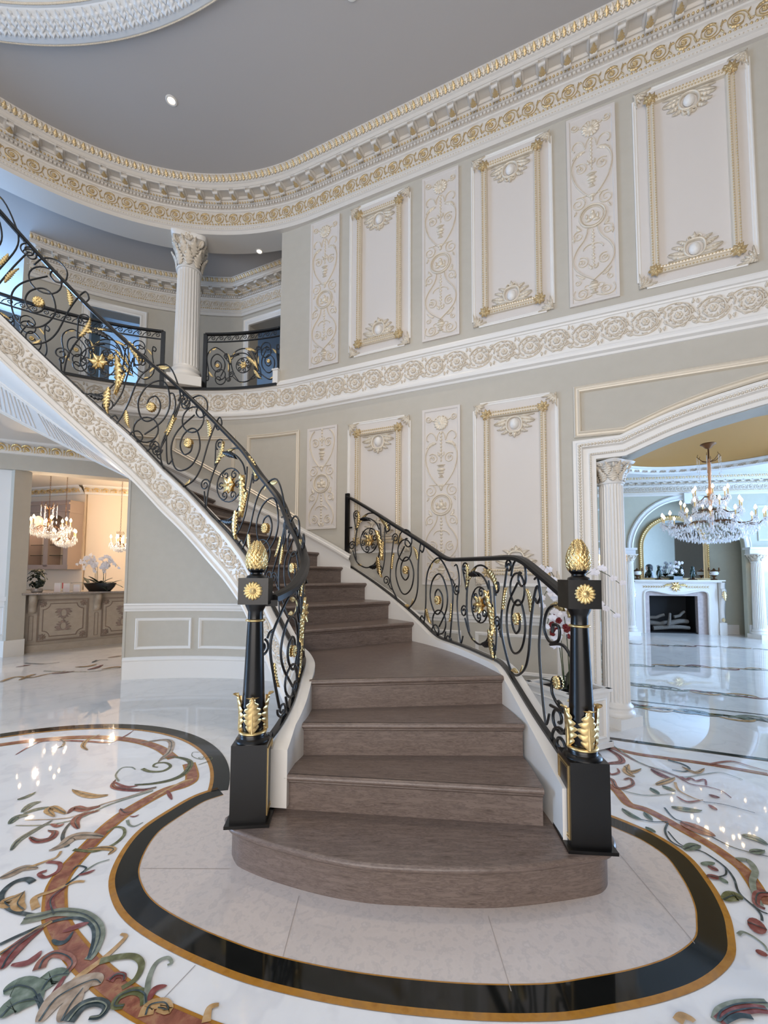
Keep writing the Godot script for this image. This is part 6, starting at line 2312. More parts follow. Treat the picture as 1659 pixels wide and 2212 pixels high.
# a plant with arching sprays; sprays: list of point lists (local), flowers set along their last part
func orchid_plant(t: Node3D, sprays: Array, base_y: float, seed_: int, size: float) -> void:
	var f := orchid_flower()
	var rng := RandomNumberGenerator.new()
	rng.seed = seed_
	for s in sprays:
		var c := Curve3D.new()
		for i in s.size():
			var tg: Vector3 = (s[mini(i + 1, s.size() - 1)] - s[maxi(i - 1, 0)]) / 6.0
			c.add_point(s[i], -tg, tg)
		var path := c.get_baked_points()
		var b := MB.new()
		b.tube(path, 0.004, 0.0025, 5)
		var st := part("stem", b, M.stem, t)
		var n := 9
		for i in n:
			var g := 0.45 + 0.55 * i / (n - 1.0)
			var p := c.sample_baked(c.get_baked_length() * g)
			var sd := Vector3(rng.randf_range(-1, 1), rng.randf_range(-0.6, 0.4), rng.randf_range(-0.2, 1)).normalized()
			var face := (Vector3(-0.3, 0.0, 1.0) + Vector3(rng.randf_range(-0.7, 0.7), rng.randf_range(-0.4, 0.4), 0)).normalized()
			var sx := Vector3.UP.cross(face).normalized()
			var k := size * (1.0 - 0.35 * maxf(0.0, g - 0.75) / 0.25)
			var fl := inst("blossom", f[0], M.petal, st, Transform3D(Basis(sx, face.cross(sx), face).scaled_local(Vector3.ONE * k) * Basis(Vector3.BACK, rng.randf_range(-0.4, 0.4)), p + sd * 0.028))
	# strap leaves
	for j in 7:
		var g := TAU * j / 7 + rng.randf()
		var l := MB.new()
		l.leaf(Vector2.ZERO, 0.0, rng.randf_range(0.16, 0.25), 0.075, 0.0, 1, 0.012, 0.0, -0.06)
		var dv := Vector3(cos(g), 0, sin(g))
		var up := Vector3(0, 1, 0)
		var tilt := rng.randf_range(0.3, 1.0)
		var fx := (dv * cos(tilt) + up * sin(tilt)).normalized()
		var nz := (up * cos(tilt) - dv * sin(tilt)).normalized()
		part("leaf", l, M.leaf, t, Transform3D(Basis(fx, nz.cross(fx), nz), Vector3(dv.x * 0.03, base_y, dv.z * 0.03)))

func build_planter() -> void:
	var at := pt(1.50, 3.47, 0.0)
	var t := thing("orchid_planter", "square white wooden planter box behind the newel post", "planter", at, 0.42)
	var b := MB.new()
	for e in [[0.0, 0.0], [PI / 2, 0.0], [PI, 0.0], [PI * 1.5, 0.0]]:
		var m := MB.new()
		m.box(Vector3(0, 0.25, 0.205), Vector3(0.41, 0.40, 0.02))
		b.put(m, Transform3D(Basis(Vector3.UP, e[0]), Vector3.ZERO))
	part("box", b, M.white, t)
	for q in 4:
		b = MB.new()
		frame(b, rect(-0.165, 0.09, 0.165, 0.40), [0.0, 0.0, 0.0, 0.012, 0.012, 0.016, 0.02, 0.006, 0.024, 0.0])
		part("panel_moulding", b, M.white, t, Transform3D(Basis(Vector3.UP, q * PI / 2), Basis(Vector3.UP, q * PI / 2) * Vector3(0, 0, 0.215)))
		b = MB.new()
		b.box(Vector3(0, 0.455, 0.212), Vector3(0.46, 0.022, 0.045))
		part("rim", b, M.white, t, Transform3D(Basis(Vector3.UP, q * PI / 2), Vector3.ZERO))
		b = MB.new()
		b.box(Vector3(0, 0.04, 0.212), Vector3(0.455, 0.04, 0.04))
		part("skirt", b, M.white, t, Transform3D(Basis(Vector3.UP, q * PI / 2), Vector3.ZERO))
		b = MB.new()
		b.box(Vector3(0.19, 0.01, 0.19), Vector3(0.05, 0.02, 0.05))
		part("foot", b, M.lacquer, t, Transform3D(Basis(Vector3.UP, q * PI / 2), Vector3.ZERO))
	b = MB.new()
	b.box(Vector3(0, 0.42, 0), Vector3(0.40, 0.02, 0.40))
	part("soil", b, M.soil, t)
	t = thing("orchid", "white orchid with red blooms growing in the white planter box", "orchid", at + Vector3(0, 0.43, 0))
	orchid_plant(t, [
		[Vector3(-0.02, 0, 0), Vector3(-0.05, 0.5, 0.0), Vector3(-0.08, 0.85, 0.05), Vector3(-0.16, 1.0, 0.05), Vector3(-0.27, 0.96, 0.08)],
		[Vector3(0.02, 0, 0), Vector3(-0.02, 0.45, 0.05), Vector3(-0.08, 0.75, 0.08), Vector3(-0.18, 0.82, 0.1), Vector3(-0.26, 0.70, 0.12)],
		[Vector3(0.03, 0, 0), Vector3(0.05, 0.5, 0.0), Vector3(0.10, 0.88, 0.0), Vector3(0.24, 0.98, 0.02), Vector3(0.42, 0.86, 0.05)],
		[Vector3(0.0, 0, 0.02), Vector3(0.03, 0.45, 0.04), Vector3(0.12, 0.72, 0.05), Vector3(0.22, 0.74, 0.05), Vector3(0.36, 0.62, 0.08)],
		[Vector3(-0.03, 0, 0.02), Vector3(-0.08, 0.4, 0.04), Vector3(-0.11, 0.6, 0.06), Vector3(-0.16, 0.66, 0.1), Vector3(-0.20, 0.54, 0.12)]], 0.0, 3, 1.25)
	var rng := RandomNumberGenerator.new()
	rng.seed = 9
	for i in 16:
		b = MB.new()
		b.rosette(Vector2.ZERO, 0.026, 5, 0.02)
		part("red_bloom", b, M.ruby, t, Transform3D(Basis(Vector3.UP, rng.randf_range(-0.7, 0.7)), Vector3(rng.randf_range(-0.16, 0.04), rng.randf_range(0.42, 0.62), rng.randf_range(0.04, 0.12))))

# ------------------------------------------------------------------ salon beyond the arch: fireplace wall, mirror, chandelier
const SA := Vector2(5.92, 10.07)          # foot of the mantelpiece, left end
const SE := Vector2(0.985, -0.172)        # along the fireplace wall, rightwards
const SM := Vector2(-0.172, -0.985)       # out of it

func salon_at(s: float, y: float, out: float) -> Transform3D:
	var p := SA + SE * s + SM * out
	return Transform3D(Basis(Vector3(SE.x, 0, -SE.y), Vector3.UP, Vector3(SM.x, 0, -SM.y)), pt(p.x, p.y, y))

func salon_box(b: MB, s0: float, s1: float, y0: float, y1: float, o0: float, o1: float) -> void:
	var x := salon_at((s0 + s1) / 2, (y0 + y1) / 2, (o0 + o1) / 2)
	b.box(x.origin, Vector3(s1 - s0, y1 - y0, absf(o1 - o0)), x.basis)

func extrude(b: MB, p: PackedVector2Array, z0: float, z1: float) -> void:
	flat_poly(b, p, z1)
	flat_poly(b, p, z0)
	for i in p.size():
		var a := p[i]
		var c := p[(i + 1) % p.size()]
		b.quad(Vector3(a.x, a.y, z0), Vector3(c.x, c.y, z0), Vector3(c.x, c.y, z1), Vector3(a.x, a.y, z1))

func arch_line(cx: float, y0: float, spring: float, r: float, n := 24) -> PackedVector2Array:
	var p := PackedVector2Array([Vector2(cx - r, y0)])
	for i in n + 1:
		var g := PI - PI * i / n
		p.append(Vector2(cx + cos(g) * r, spring + sin(g) * r))
	p.append(Vector2(cx + r, y0))
	return p

func build_right_room() -> void:
	var b := MB.new()
	# niche wall, and the wall in front of it with the round-headed opening
	salon_box(b, -0.6, 0.40, 0.0, 3.6, -0.45, -0.25)
	salon_box(b, 1.50, 2.9, 0.0, 3.6, -0.45, -0.25)
	salon_box(b, 0.40, 1.50, 0.92, 3.6, -0.45, -0.25)
	struct("wall_niche", b, M.sage)
	b = MB.new()
	var hole := arch_line(1.12, 0.0, 1.95, 1.16)
	var face := PackedVector2Array([Vector2(-3.6, 0.0)])
	face.append_array(hole)
	face.append_array(PackedVector2Array([Vector2(6.5, 0.0), Vector2(6.5, 3.6), Vector2(-3.6, 3.6)]))
	extrude(b, face, -0.12, 0.0)
	var front := struct("wall_salon", b, M.sage)
	front.transform = salon_at(0.0, 0.0, 0.28)
	b = MB.new()
	frame_open(b, arch_line(1.12, 1.95, 1.951, 1.16), [0.0, -0.02, 0.0, 0.03, 0.03, 0.045, 0.05, 0.03, 0.09, 0.03, 0.105, 0.045, 0.13, 0.03, 0.13, 0.0])
	b.box(Vector3(1.12, 3.14, 0.04), Vector3(0.14, 0.24, 0.09))
	# entablatures on which the arch stands
	for e in [[-1.5, -0.04], [2.28, 4.2]]:
		b.box(Vector3((e[0] + e[1]) / 2, 1.90, 0.06), Vector3(e[1] - e[0], 0.10, 0.20))
		b.box(Vector3((e[0] + e[1]) / 2, 1.975, 0.08), Vector3(e[1] - e[0] + 0.04, 0.05, 0.26))
	# moulded frames left and right of the arch
	frame(b, rect(2.55, 2.15, 3.35, 2.95), [0.0, 0.0, 0.0, 0.02, 0.02, 0.03, 0.04, 0.0])
	frame(b, rect(-1.0, 2.15, -0.25, 2.95), [0.0, 0.0, 0.0, 0.02, 0.02, 0.03, 0.04, 0.0])
	b.box(Vector3(-1.9, 0.14, 0.02), Vector3(3.66, 0.28, 0.04))
	b.box(Vector3(4.4, 0.14, 0.02), Vector3(4.2, 0.28, 0.04))
	var tr := struct("trim_16", b, M.cool)
	tr.transform = salon_at(0.0, 0.0, 0.28)
	b = MB.new()
	salon_box(b, -0.3, -0.1, 0.0, 0.22, -0.25, -0.23)
	salon_box(b, 2.05, 2.4, 0.0, 0.22, -0.25, -0.23)
	struct("baseboard_niche", b, M.white)
	entablature("trim_17", [[SA + SE * -3.4 + SM * 0.28, SM], [SA + SE * 6.2 + SM * 0.28, SM]], 3.62, 0.78, false)
	# side wall and the wall's return to the left
	b = MB.new()
	b.box(Vector3(10.6, 1.8, -2.9), Vector3(0.2, 3.6, 1.4))
	b.box(Vector3(10.6, 1.8, -8.1), Vector3(0.2, 3.6, 1.0))
	b.box(Vector3(10.6, 0.3, -5.6), Vector3(0.2, 0.6, 4.0))
	b.box(Vector3(10.6, 3.4, -5.6), Vector3(0.2, 0.4, 4.0))
	window_bars("window_4", Vector3(10.6, 1.9, -5.6), 4.0, 2.6, PI / 2, 5, 3)
	b.box(Vector3(1.6, 1.8, -9.2), Vector3(0.2, 3.6, 8.0))
	struct("wall_salon_side", b, M.sage)
	# ceiling with the gilded dome
	var dc := Vector2(5.75, 7.0)
	b = MB.new()
	var outer := [PackedVector3Array(), PackedVector3Array()]
	for j in 64:
		var g := TAU * j / 64
		var dv := Vector2(cos(g), sin(g))
		var k := 1.9
		var far := 7.0
		outer[0].append(pt(dc.x + dv.x * k, dc.y + dv.y * k, 3.62))
		var q := dc + dv * far
		# stay behind the straight wall
		var lim := (q - C).dot(NV) - (RW + 0.3)
		if lim < 0.0:
			q -= NV * lim
		outer[1].append(pt(q.x, q.y, 3.62))
	b.grid(outer, false, true)
	struct("ceiling_salon", b, M.cool)
	b = MB.new()
	b.lathe(PackedVector2Array([Vector2(1.9, 3.62), Vector2(1.95, 3.60), Vector2(1.95, 3.55), Vector2(1.88, 3.53), Vector2(1.84, 3.56), Vector2(1.82, 3.62), Vector2(1.78, 3.63), Vector2(1.76, 3.66)]), 64, Vector3(dc.x, 0, -dc.y), true)
	var ring := struct("trim_18", b, M.cool)
	var xs := []
	for j in 60:
		var g := TAU * j / 60
		var dv := Vector3(cos(g), 0, -sin(g))
		xs.append(Transform3D(Basis(dv.cross(Vector3.UP), Vector3.UP, -dv).scaled(Vector3(0.55, 0.34, 0.6)), Vector3(dc.x, 3.59, -dc.y) + dv * 1.83))
	many("ring_scroll", U["scroll1"], M.stucco, ring, xs)
	b = MB.new()
	b.lathe(PackedVector2Array([Vector2(1.77, 3.66), Vector2(1.6, 3.76), Vector2(1.1, 3.88), Vector2(0.5, 3.94), Vector2(0.001, 3.95)]), 64, Vector3(dc.x, 0, -dc.y))
	struct("ceiling_dome", b, M.dome_gold)
	# columns beside the fireplace
	for e in [[2.42, "fluted column to the right of the fireplace"], [-0.2, "fluted column to the left of the fireplace, behind the arch column"]]:
		var x := salon_at(e[0], 0.0, 0.42)
		column("salon_column", x.origin, 0.105, 0.12, 1.85, 0.0, 0.18, e[1], 0.17)
	fireplace()
	# mirror
	var t := thing("mirror", "round-headed gilt mirror above the mantelpiece", "mirror")
	t.transform = salon_at(0.0, 0.0, -0.25)
	b = MB.new()
	frame_open(b, arch_line(1.055, 1.30, 2.05, 0.66), [0.0, 0.0, 0.0, 0.03, 0.02, 0.045, 0.04, 0.03, 0.07, 0.05, 0.10, 0.045, 0.11, 0.0])
	b.box(Vector3(1.055, 1.285, 0.02), Vector3(1.54, 0.05, 0.05))
	part("frame", b, M.gilt, t)
	b = MB.new()
	flat_poly(b, arch_line(1.055, 1.30, 2.05, 0.665), 0.012)
	part("glass", b, M.mirror, t)
	xs = []
	var al := arch_line(1.055, 1.30, 2.05, 0.745, 40)
	var rest := 0.0
	for i in al.size() - 1:
		var l := al[i].distance_to(al[i + 1])
		while rest < l:
			var p := al[i].lerp(al[i + 1], rest / l)
			xs.append(Transform3D(Basis().scaled(Vector3(2.2, 2.2, 2.2)), Vector3(p.x, p.y, 0.045)))
			rest += 0.05
		rest -= l
	many("carved_bead", U.egg, M.gold, t, xs)
	chandelier(pt(5.50, 7.0, 0.0), [[2.72, 0.25, 6], [2.50, 0.42, 8], [2.30, 0.69, 14]], 3.60, [3.34, 0.17], 0.26, "large crystal chandelier hanging in the salon before the fireplace", 5.0)
	sconce(salon_at(2.95, 1.62, 0.29), "crystal wall sconce to the right of the fireplace column", 1.2)
	sconce(salon_at(-0.62, 1.56, 0.29), "crystal wall sconce left of the fireplace, beside the arch column", 1.0)

func fireplace() -> void:
	var t := thing("fireplace", "white carved fireplace with gilt shell and a black firebox", "fireplace")
	t.transform = salon_at(0.0, 0.0, 0.0)
	var b := MB.new()
	var open := PackedVector2Array([Vector2(0.10, 0.0), Vector2(0.29, 0.0), Vector2(0.29, 0.90)])
	open.append_array(smooth2(vv([0.29, 0.90, 0.32, 0.985, 0.43, 1.015, 0.62, 0.985, 0.80, 0.945, 0.98, 0.935, 1.16, 0.945, 1.34, 0.985, 1.53, 1.015, 1.64, 0.985, 1.67, 0.90]), 4))
	open.append_array(PackedVector2Array([Vector2(1.67, 0.0), Vector2(1.86, 0.0), Vector2(1.86, 1.21), Vector2(0.10, 1.21)]))
	extrude(b, open, -0.16, -0.02)
	part("mantel_front", b, M.white, t)
	b = MB.new()
	var line := PackedVector2Array([Vector2(0.29, 0.0)])
	line.append_array(smooth2(vv([0.29, 0.90, 0.32, 0.985, 0.43, 1.015, 0.62, 0.985, 0.80, 0.945, 0.98, 0.935, 1.16, 0.945, 1.34, 0.985, 1.53, 1.015, 1.64, 0.985, 1.67, 0.90]), 4))
	line.append(Vector2(1.67, 0.0))
	frame_open(b, line, [-0.02, -0.04, -0.02, -0.005, 0.0, 0.008, 0.02, 0.0, 0.03, -0.02])
	part("opening_moulding", b, M.white, t)
	b = MB.new()
	b.box(Vector3(0.98, 1.225, -0.06), Vector3(1.84, 0.03, 0.30))
	b.box(Vector3(0.98, 1.252, -0.04), Vector3(1.94, 0.026, 0.36))
	part("shelf", b, M.white, t)
	b = MB.new()
	var sur := PackedVector2Array([Vector2(0.28, 0.0), Vector2(0.43, 0.0), Vector2(0.43, 0.885), Vector2(1.47, 0.885), Vector2(1.47, 0.0), Vector2(1.68, 0.0), Vector2(1.68, 1.03), Vector2(0.28, 1.03)])
	extrude(b, sur, -0.2, -0.08)
	part("stone_surround", b, M.hearth, t)
	b = MB.new()
	b.box(Vector3(0.95, 0.45, -0.62), Vector3(1.06, 0.9, 0.02))
	b.box(Vector3(0.42, 0.45, -0.38), Vector3(0.02, 0.9, 0.5))
	b.box(Vector3(1.48, 0.45, -0.38), Vector3(0.02, 0.9, 0.5))
	b.box(Vector3(0.95, 0.90, -0.38), Vector3(1.06, 0.02, 0.5))
	b.box(Vector3(0.95, 0.01, -0.38), Vector3(1.06, 0.02, 0.5))
	part("firebox", b, M.firebox, t)
	# scrolled legs
	for e in [0.02, 1.94]:
		b = MB.new()
		var prof := smooth2(vv([-0.02, 0.0, -0.02, 0.28, 0.0, 0.34, -0.01, 0.55, 0.02, 0.78, 0.07, 0.95, 0.06, 1.05, 0.03, 1.08, 0.04, 1.21]), 4)
		var rows := []
		for q in prof:
			rows.append(PackedVector3Array([Vector3(e - 0.06, q.y, -0.15), Vector3(e - 0.06, q.y, q.x), Vector3(e - 0.02, q.y, q.x + 0.012), Vector3(e + 0.02, q.y, q.x + 0.012), Vector3(e + 0.06, q.y, q.x), Vector3(e + 0.06, q.y, -0.15)]))
		b.grid(rows)
		b.box(Vector3(e, 0.14, -0.06), Vector3(0.15, 0.28, 0.16))
		var leg := part("scrolled_leg", b, M.white, t)
		b = MB.new()
		b.leaf(Vector2(0, 0.0), -PI / 2, 0.24, 0.12, 0.0, 4, 0.02)
		part("gold_leaf", b, M.gilt, leg, Transform3D(Basis(Vector3.RIGHT, -0.12), Vector3(e, 1.02, 0.085)))
		b = MB.new()
		b.leaf(Vector2(0, 0.0), PI / 2, 0.10, 0.10, 0.0, 3, 0.02)
		part("gold_leaf", b, M.gilt, leg, Transform3D(Basis(), Vector3(e, 0.30, 0.025)))
	# shell and sprigs
	b = MB.new()
	for k in 9:
		b.leaf(Vector2(0, 0.02), deg_to_rad(-165 + 37.5 * k), 0.13, 0.055, 0.0, 1, 0.03, 0.0, 0.01)
	b.dome(Vector2(0, 0.03), 0.035, 0.035, 0.05)
	b.leaf(Vector2(-0.10, 0.05), PI - 0.2, 0.16, 0.07, 0.6, 4, 0.025)
	b.leaf(Vector2(0.10, 0.05), 0.2, 0.16, 0.07, -0.6, 4, 0.025)
	part("gold_shell", b, M.gold, t, Transform3D(Basis(), Vector3(0.98, 1.09, -0.01)))
	for sg in [-1.0, 1.0]:
		b = MB.new()
		for k in 9:
			var x0 := 0.22 + 0.055 * k
			b.leaf(Vector2(x0 * sg, 0.0), (0.45 if sg > 0 else PI - 0.45), 0.06, 0.02, 0.0, 1, 0.012)
			b.leaf(Vector2(x0 * sg, 0.0), (-0.45 if sg > 0 else PI + 0.45), 0.06, 0.02, 0.0, 1, 0.012)
		part("gold_sprig", b, M.gilt, t, Transform3D(Basis(), Vector3(0.98, 1.10, -0.018)))
	# logs, each lifted out on its own
	var i := 0
	for l in [[0.55, 0.10, -0.22, 1.35, 0.12, -0.24, 0.055], [0.52, 0.22, -0.32, 0.95, 0.24, -0.30, 0.06], [0.92, 0.22, -0.26, 1.36, 0.26, -0.34, 0.065], [0.50, 0.34, -0.36, 0.84, 0.42, -0.30, 0.045], [0.86, 0.18, -0.14, 0.92, 0.46, -0.20, 0.035], [1.05, 0.37, -0.3, 1.30, 0.50, -0.34, 0.04]]:
		b = MB.new()
		var a := Vector3(l[0], l[1], l[2])
		var c := Vector3(l[3], l[4], l[5])
		var mid := (a + c) / 2 + Vector3(0, 0.03 * (1 if i % 2 == 0 else -1), 0.02)
		b.tube(PackedVector3Array([a, a.lerp(mid, 0.5), mid, mid.lerp(c, 0.5) + Vector3(0, 0.01, 0), c]), l[6], l[6] * 0.8, 9)
		var o := part("fire_log", b, M.log, self, t.transform)
		o.name = numbered("fire_log")
		tag(o, ["long grey log lying lowest in the firebox", "thick grey log lying at left of the firebox", "thick grey log lying at right of the firebox", "short upper log at the left of the pile", "thin upright log leaning on the pile", "forked end log pointing up at right of the pile"][i], "log", "logs in the fireplace")
		i += 1
	# things on the mantel shelf
	var put := func(s: float) -> Vector3: return salon_at(s, 1.266, 0.02).origin
	for e in [[0.14, "dark urn with candle arms at the left end of the mantelpiece"], [1.78, "dark urn with candle arms at the right end of the mantelpiece"]]:
		var u := thing("candelabra_urn", e[1], "candelabrum", put.call(e[0]), 0.17, "urns on the mantelpiece")
		b = MB.new()
		b.lathe(PackedVector2Array([Vector2(0.001, 0.0), Vector2(0.07, 0.0), Vector2(0.06, 0.02), Vector2(0.018, 0.035), Vector2(0.02, 0.07), Vector2(0.07, 0.11), Vector2(0.09, 0.16), Vector2(0.07, 0.20), Vector2(0.085, 0.215), Vector2(0.03, 0.24), Vector2(0.012, 0.27), Vector2(0.001, 0.275)]), 20)
		part("urn", b, M.bronze, u)
		b = MB.new()
		b.lathe(PackedVector2Array([Vector2(0.072, 0.115), Vector2(0.093, 0.16), Vector2(0.074, 0.198)]), 20)
		part("porcelain_body", b, M.cool, u)
		for sg in [-1.0, 1.0]:
			b = MB.new()
			b.tube(PackedVector3Array([Vector3(0.05 * sg, 0.14, 0), Vector3(0.12 * sg, 0.16, 0), Vector3(0.14 * sg, 0.22, 0)]), 0.008, 0.007, 6)
			b.lathe(PackedVector2Array([Vector2(0.008, 0.215), Vector2(0.03, 0.225), Vector2(0.014, 0.24), Vector2(0.012, 0.29), Vector2(0.001, 0.29)]), 10, Vector3(0.14 * sg, 0, 0))
			part("arm", b, M.bronze, u)
	for e in [[0.62, "green porcelain bird on the mantelpiece, nearer the left urn"], [1.33, "green porcelain bird on the mantelpiece, nearer the right urn"]]:
		var u := thing("porcelain_bird", e[1], "figurine", put.call(e[0]), 0.17, "porcelain birds on the mantelpiece")
		b = MB.new()
		b.lathe(PackedVector2Array([Vector2(0.001, 0.0), Vector2(0.10, 0.0), Vector2(0.09, 0.02), Vector2(0.05, 0.035), Vector2(0.03, 0.06), Vector2(0.001, 0.065)]), 16)
		part("base", b, M.bronze, u)
		b = MB.new()
		b.lathe(PackedVector2Array([Vector2(0.001, 0.05), Vector2(0.04, 0.07), Vector2(0.062, 0.13), Vector2(0.058, 0.19), Vector2(0.036, 0.235), Vector2(0.034, 0.255), Vector2(0.04, 0.28), Vector2(0.03, 0.31), Vector2(0.001, 0.325)]), 16)
		b.leaf(Vector2(-0.03, 0.22), -1.9, 0.22, 0.07, 0.1, 3, 0.02, 0.03)
		b.tube(PackedVector3Array([Vector3(0.02, 0.285, 0.0), Vector3(0.05, 0.28, 0.0), Vector3(0.058, 0.265, 0)]), 0.014, 0.004, 6)
		part("bird", b, M.green_glaze, u)
	var fp := thing("flower_bowl", "green bowl of white flowers in the middle of the mantelpiece", "flower arrangement", put.call(0.98), 0.17)
	b = MB.new()
	b.box(Vector3(0, 0.05, 0), Vector3(0.24, 0.07, 0.12))
	b.box(Vector3(0, 0.01, 0), Vector3(0.28, 0.02, 0.15))
	part("bowl", b, M.green_glaze, fp)
	var rng := RandomNumberGenerator.new()
	rng.seed = 23
	for k in 14:
		var p := Vector3(rng.randf_range(-0.16, 0.16), rng.randf_range(0.16, 0.42), rng.randf_range(-0.05, 0.05))
		b = MB.new()
		b.tube(PackedVector3Array([Vector3(p.x * 0.3, 0.08, 0), Vector3(p.x * 0.6, p.y * 0.6, p.z * 0.5), p]), 0.004, 0.003, 4)
		var st := part("stem", b, M.stem, fp)
		b = MB.new()
		b.rosette(Vector2.ZERO, 0.036, 5, 0.03)
		part("blossom", b, M.petal, st, Transform3D(Basis(), p))
	for k in 10:
		var g := TAU * k / 10
		b = MB.new()
		b.leaf(Vector2.ZERO, 0.0, 0.16, 0.05, 0.0, 1, 0.01, 0.0, -0.03)
		part("leaf", b, M.leaf, fp, Transform3D(Basis(Vector3.UP, g) * Basis(Vector3.BACK, 0.7) * Basis(Vector3.RIGHT, -PI / 2), Vector3(0, 0.08, 0)))

# ------------------------------------------------------------------ bar room beyond the stair
const BA := Vector2(-6.06, 7.16)
const BE := Vector2(0.6525, 0.7578)        # along the bar, away and to the right
const BM := Vector2(0.7578, -0.6525)       # out of its front

func bar_at(s: float, y: float, out: float) -> Transform3D:
	var p := BA + BE * s + BM * out
	return Transform3D(Basis(Vector3(BE.x, 0, -BE.y), Vector3.UP, Vector3(BM.x, 0, -BM.y)), pt(p.x, p.y, y))

func build_left_room() -> void:
	# wall end between the bar room and the window side
	var b := MB.new()
	var wall_to := func(into: MB, p: Vector2, q: Vector2, y0: float, y1: float, th: float) -> void:
		var d := (q - p).normalized()
		var c := (p + q) / 2
		into.box(pt(c.x, c.y, (y0 + y1) / 2), Vector3(p.distance_to(q), y1 - y0, th), Basis(Vector3(d.x, 0, -d.y), Vector3.UP, Vector3(d.y, 0, d.x)))
	wall_to.call(b, Vector2(-6.16, 7.0), Vector2(-9.6, 5.35), 0.0, 3.4, 0.24)
	struct("wall_window_side", b, M.cool)
	b = MB.new()
	b.box(pt(-6.09, 6.95, 1.7), Vector3(0.13, 3.4, 0.24), Basis(Vector3.UP, -0.45))
	struct("wall_pier", b, M.wall)
	b = MB.new()
	b.box(pt(-6.09, 6.935, 0.13), Vector3(0.16, 0.26, 0.28), Basis(Vector3.UP, -0.45))
	struct("baseboard_pier", b, M.white)
	# wainscot on the blue-lit wall
	var d := (Vector2(-9.6, 5.35) - Vector2(-6.16, 7.0)).normalized()
	var nn := Vector2(-d.y, d.x)
	if nn.y > 0:
		nn = -nn
	var x := Transform3D(Basis(Vector3(-d.x, 0, d.y), Vector3.UP, Vector3(nn.x, 0, -nn.y)), pt(-6.16 + nn.x * 0.12, 7.0 + nn.y * 0.12, 0.0))
	b = MB.new()
	b.box(Vector3(-1.8, 0.13, 0.012), Vector3(3.5, 0.26, 0.024))
	b.box(Vector3(-1.8, 0.93, 0.018), Vector3(3.5, 0.07, 0.036))
	for k in 4:
		frame(b, rect(-0.78 - 0.85 * k, 0.34, -0.06 - 0.85 * k, 0.82), [0.0, 0.0, 0.0, 0.015, 0.02, 0.02, 0.035, 0.0])
	var w := struct("trim_19", b, M.cool)
	w.transform = x
	# lintel over the bar room's opening, its ceiling and far walls
	b = MB.new()
	wall_to.call(b, Vector2(-6.0, 7.0), Vector2(-3.0, 8.3), 3.05, 3.5, 0.3)
	wall_to.call(b, Vector2(-9.6, 5.35), Vector2(-6.0, 7.0), 3.05, 3.5, 0.3)
	struct("wall_lintel", b, M.wall)
	b = MB.new()
	slab(b, PackedVector2Array([Vector2(-12.9, 3.0), Vector2(-6.1, 4.6), Vector2(-4.9, 5.6), Vector2(-3.2, 6.1), Vector2(-1.5, 6.3), Vector2(-1.5, 13.5), Vector2(-12.9, 13.5)]), 3.62, 0.12)
	struct("ceiling_bar", b, M.cream)
	b = MB.new()
	wall_to.call(b, Vector2(-9.6, 10.9), Vector2(-7.35, 10.35), 0.0, 3.5, 0.2)
	wall_to.call(b, Vector2(-7.35, 10.35), Vector2(-3.2, 11.6), 0.0, 3.5, 0.2)
	struct("wall_bar", b, M.warm_wall)
	# gilded cornices: of the passage and of the bar room
	var gp := [0.0, 3.30, 0.02, 3.31, 0.03, 3.35, 0.08, 3.40, 0.10, 3.44, 0.16, 3.47, 0.17, 3.50]
	for e in [["trim_20", Vector2(-9.4, 5.30), Vector2(-6.0, 6.84)], ["trim_21", Vector2(-6.0, 6.84), Vector2(-3.2, 8.06)], ["trim_22", Vector2(-9.4, 10.74), Vector2(-7.38, 10.23)], ["trim_23", Vector2(-7.38, 10.23), Vector2(-3.4, 11.43)]]:
		var dd: Vector2 = (e[2] - e[1]).normalized()
		var n2 := Vector2(dd.y, -dd.x)
		b = MB.new()
		moulding(b, [[e[1], n2], [e[2], n2]], gp)
		var o := struct(e[0], b, M.cream)
		var xs := along([[e[1], n2], [e[2], n2]], 0.2, 0.06, 3.385)
		for q in xs:
			inst("gilt_scroll", U["frieze1"], M.gold, o, q * Transform3D(Basis(Vector3.RIGHT, 0.75).scaled(Vector3(1.15, 1.2, 1.6)), Vector3.ZERO))
	build_bar()
	build_bar_cabinet()
	chandelier(pt(-6.38, 7.92, 0.0), [[2.27, 0.34, 8]], 3.5, [2.62, 0.12], 0.12, "brass crystal chandelier with candles over the bar's left end", 3.0, false, "bar room chandeliers")
	chandelier(pt(-6.62, 8.65, 0.0), [[2.12, 0.20, 6]], 3.5, [2.32, 0.08], 0.10, "small crystal pendant partly hidden by the larger bar chandelier", 1.0, false, "bar room chandeliers")
	chandelier(pt(-5.72, 9.05, 0.0), [[2.03, 0.17, 5]], 3.5, [2.18, 0.07], 0.08, "small crystal pendant hanging alone over the white orchids", 1.0, false, "bar room chandeliers")
	var wn := Vector2(0.289, -0.957)
	sconce(Transform3D(Basis(Vector3(0.957, 0, -0.289), Vector3.UP, Vector3(wn.x, 0, -wn.y)), pt(-5.95, 10.66, 2.72)), "crystal wall sconce beside the edge of the stair wall", 1.0)
	var t := thing("recessed_spot", "lit spotlight in the bar room ceiling", "downlight", pt(-7.0, 8.6, 3.5))
	b = MB.new()
	b.lathe(PackedVector2Array([Vector2(0.10, 0.0), Vector2(0.10, -0.006), Vector2(0.07, -0.007)]), 18)
	part("rim", b, M.white, t)
	b = MB.new()
	b.lathe(PackedVector2Array([Vector2(0.075, -0.003), Vector2(0.0005, -0.006)]), 14)
	part("lamp", b, M.bulb, t)
	omni("bar_spot_light", pt(-4.7, 9.3, 3.0), 3.5, Color(1.0, 0.9, 0.78), 0.1)

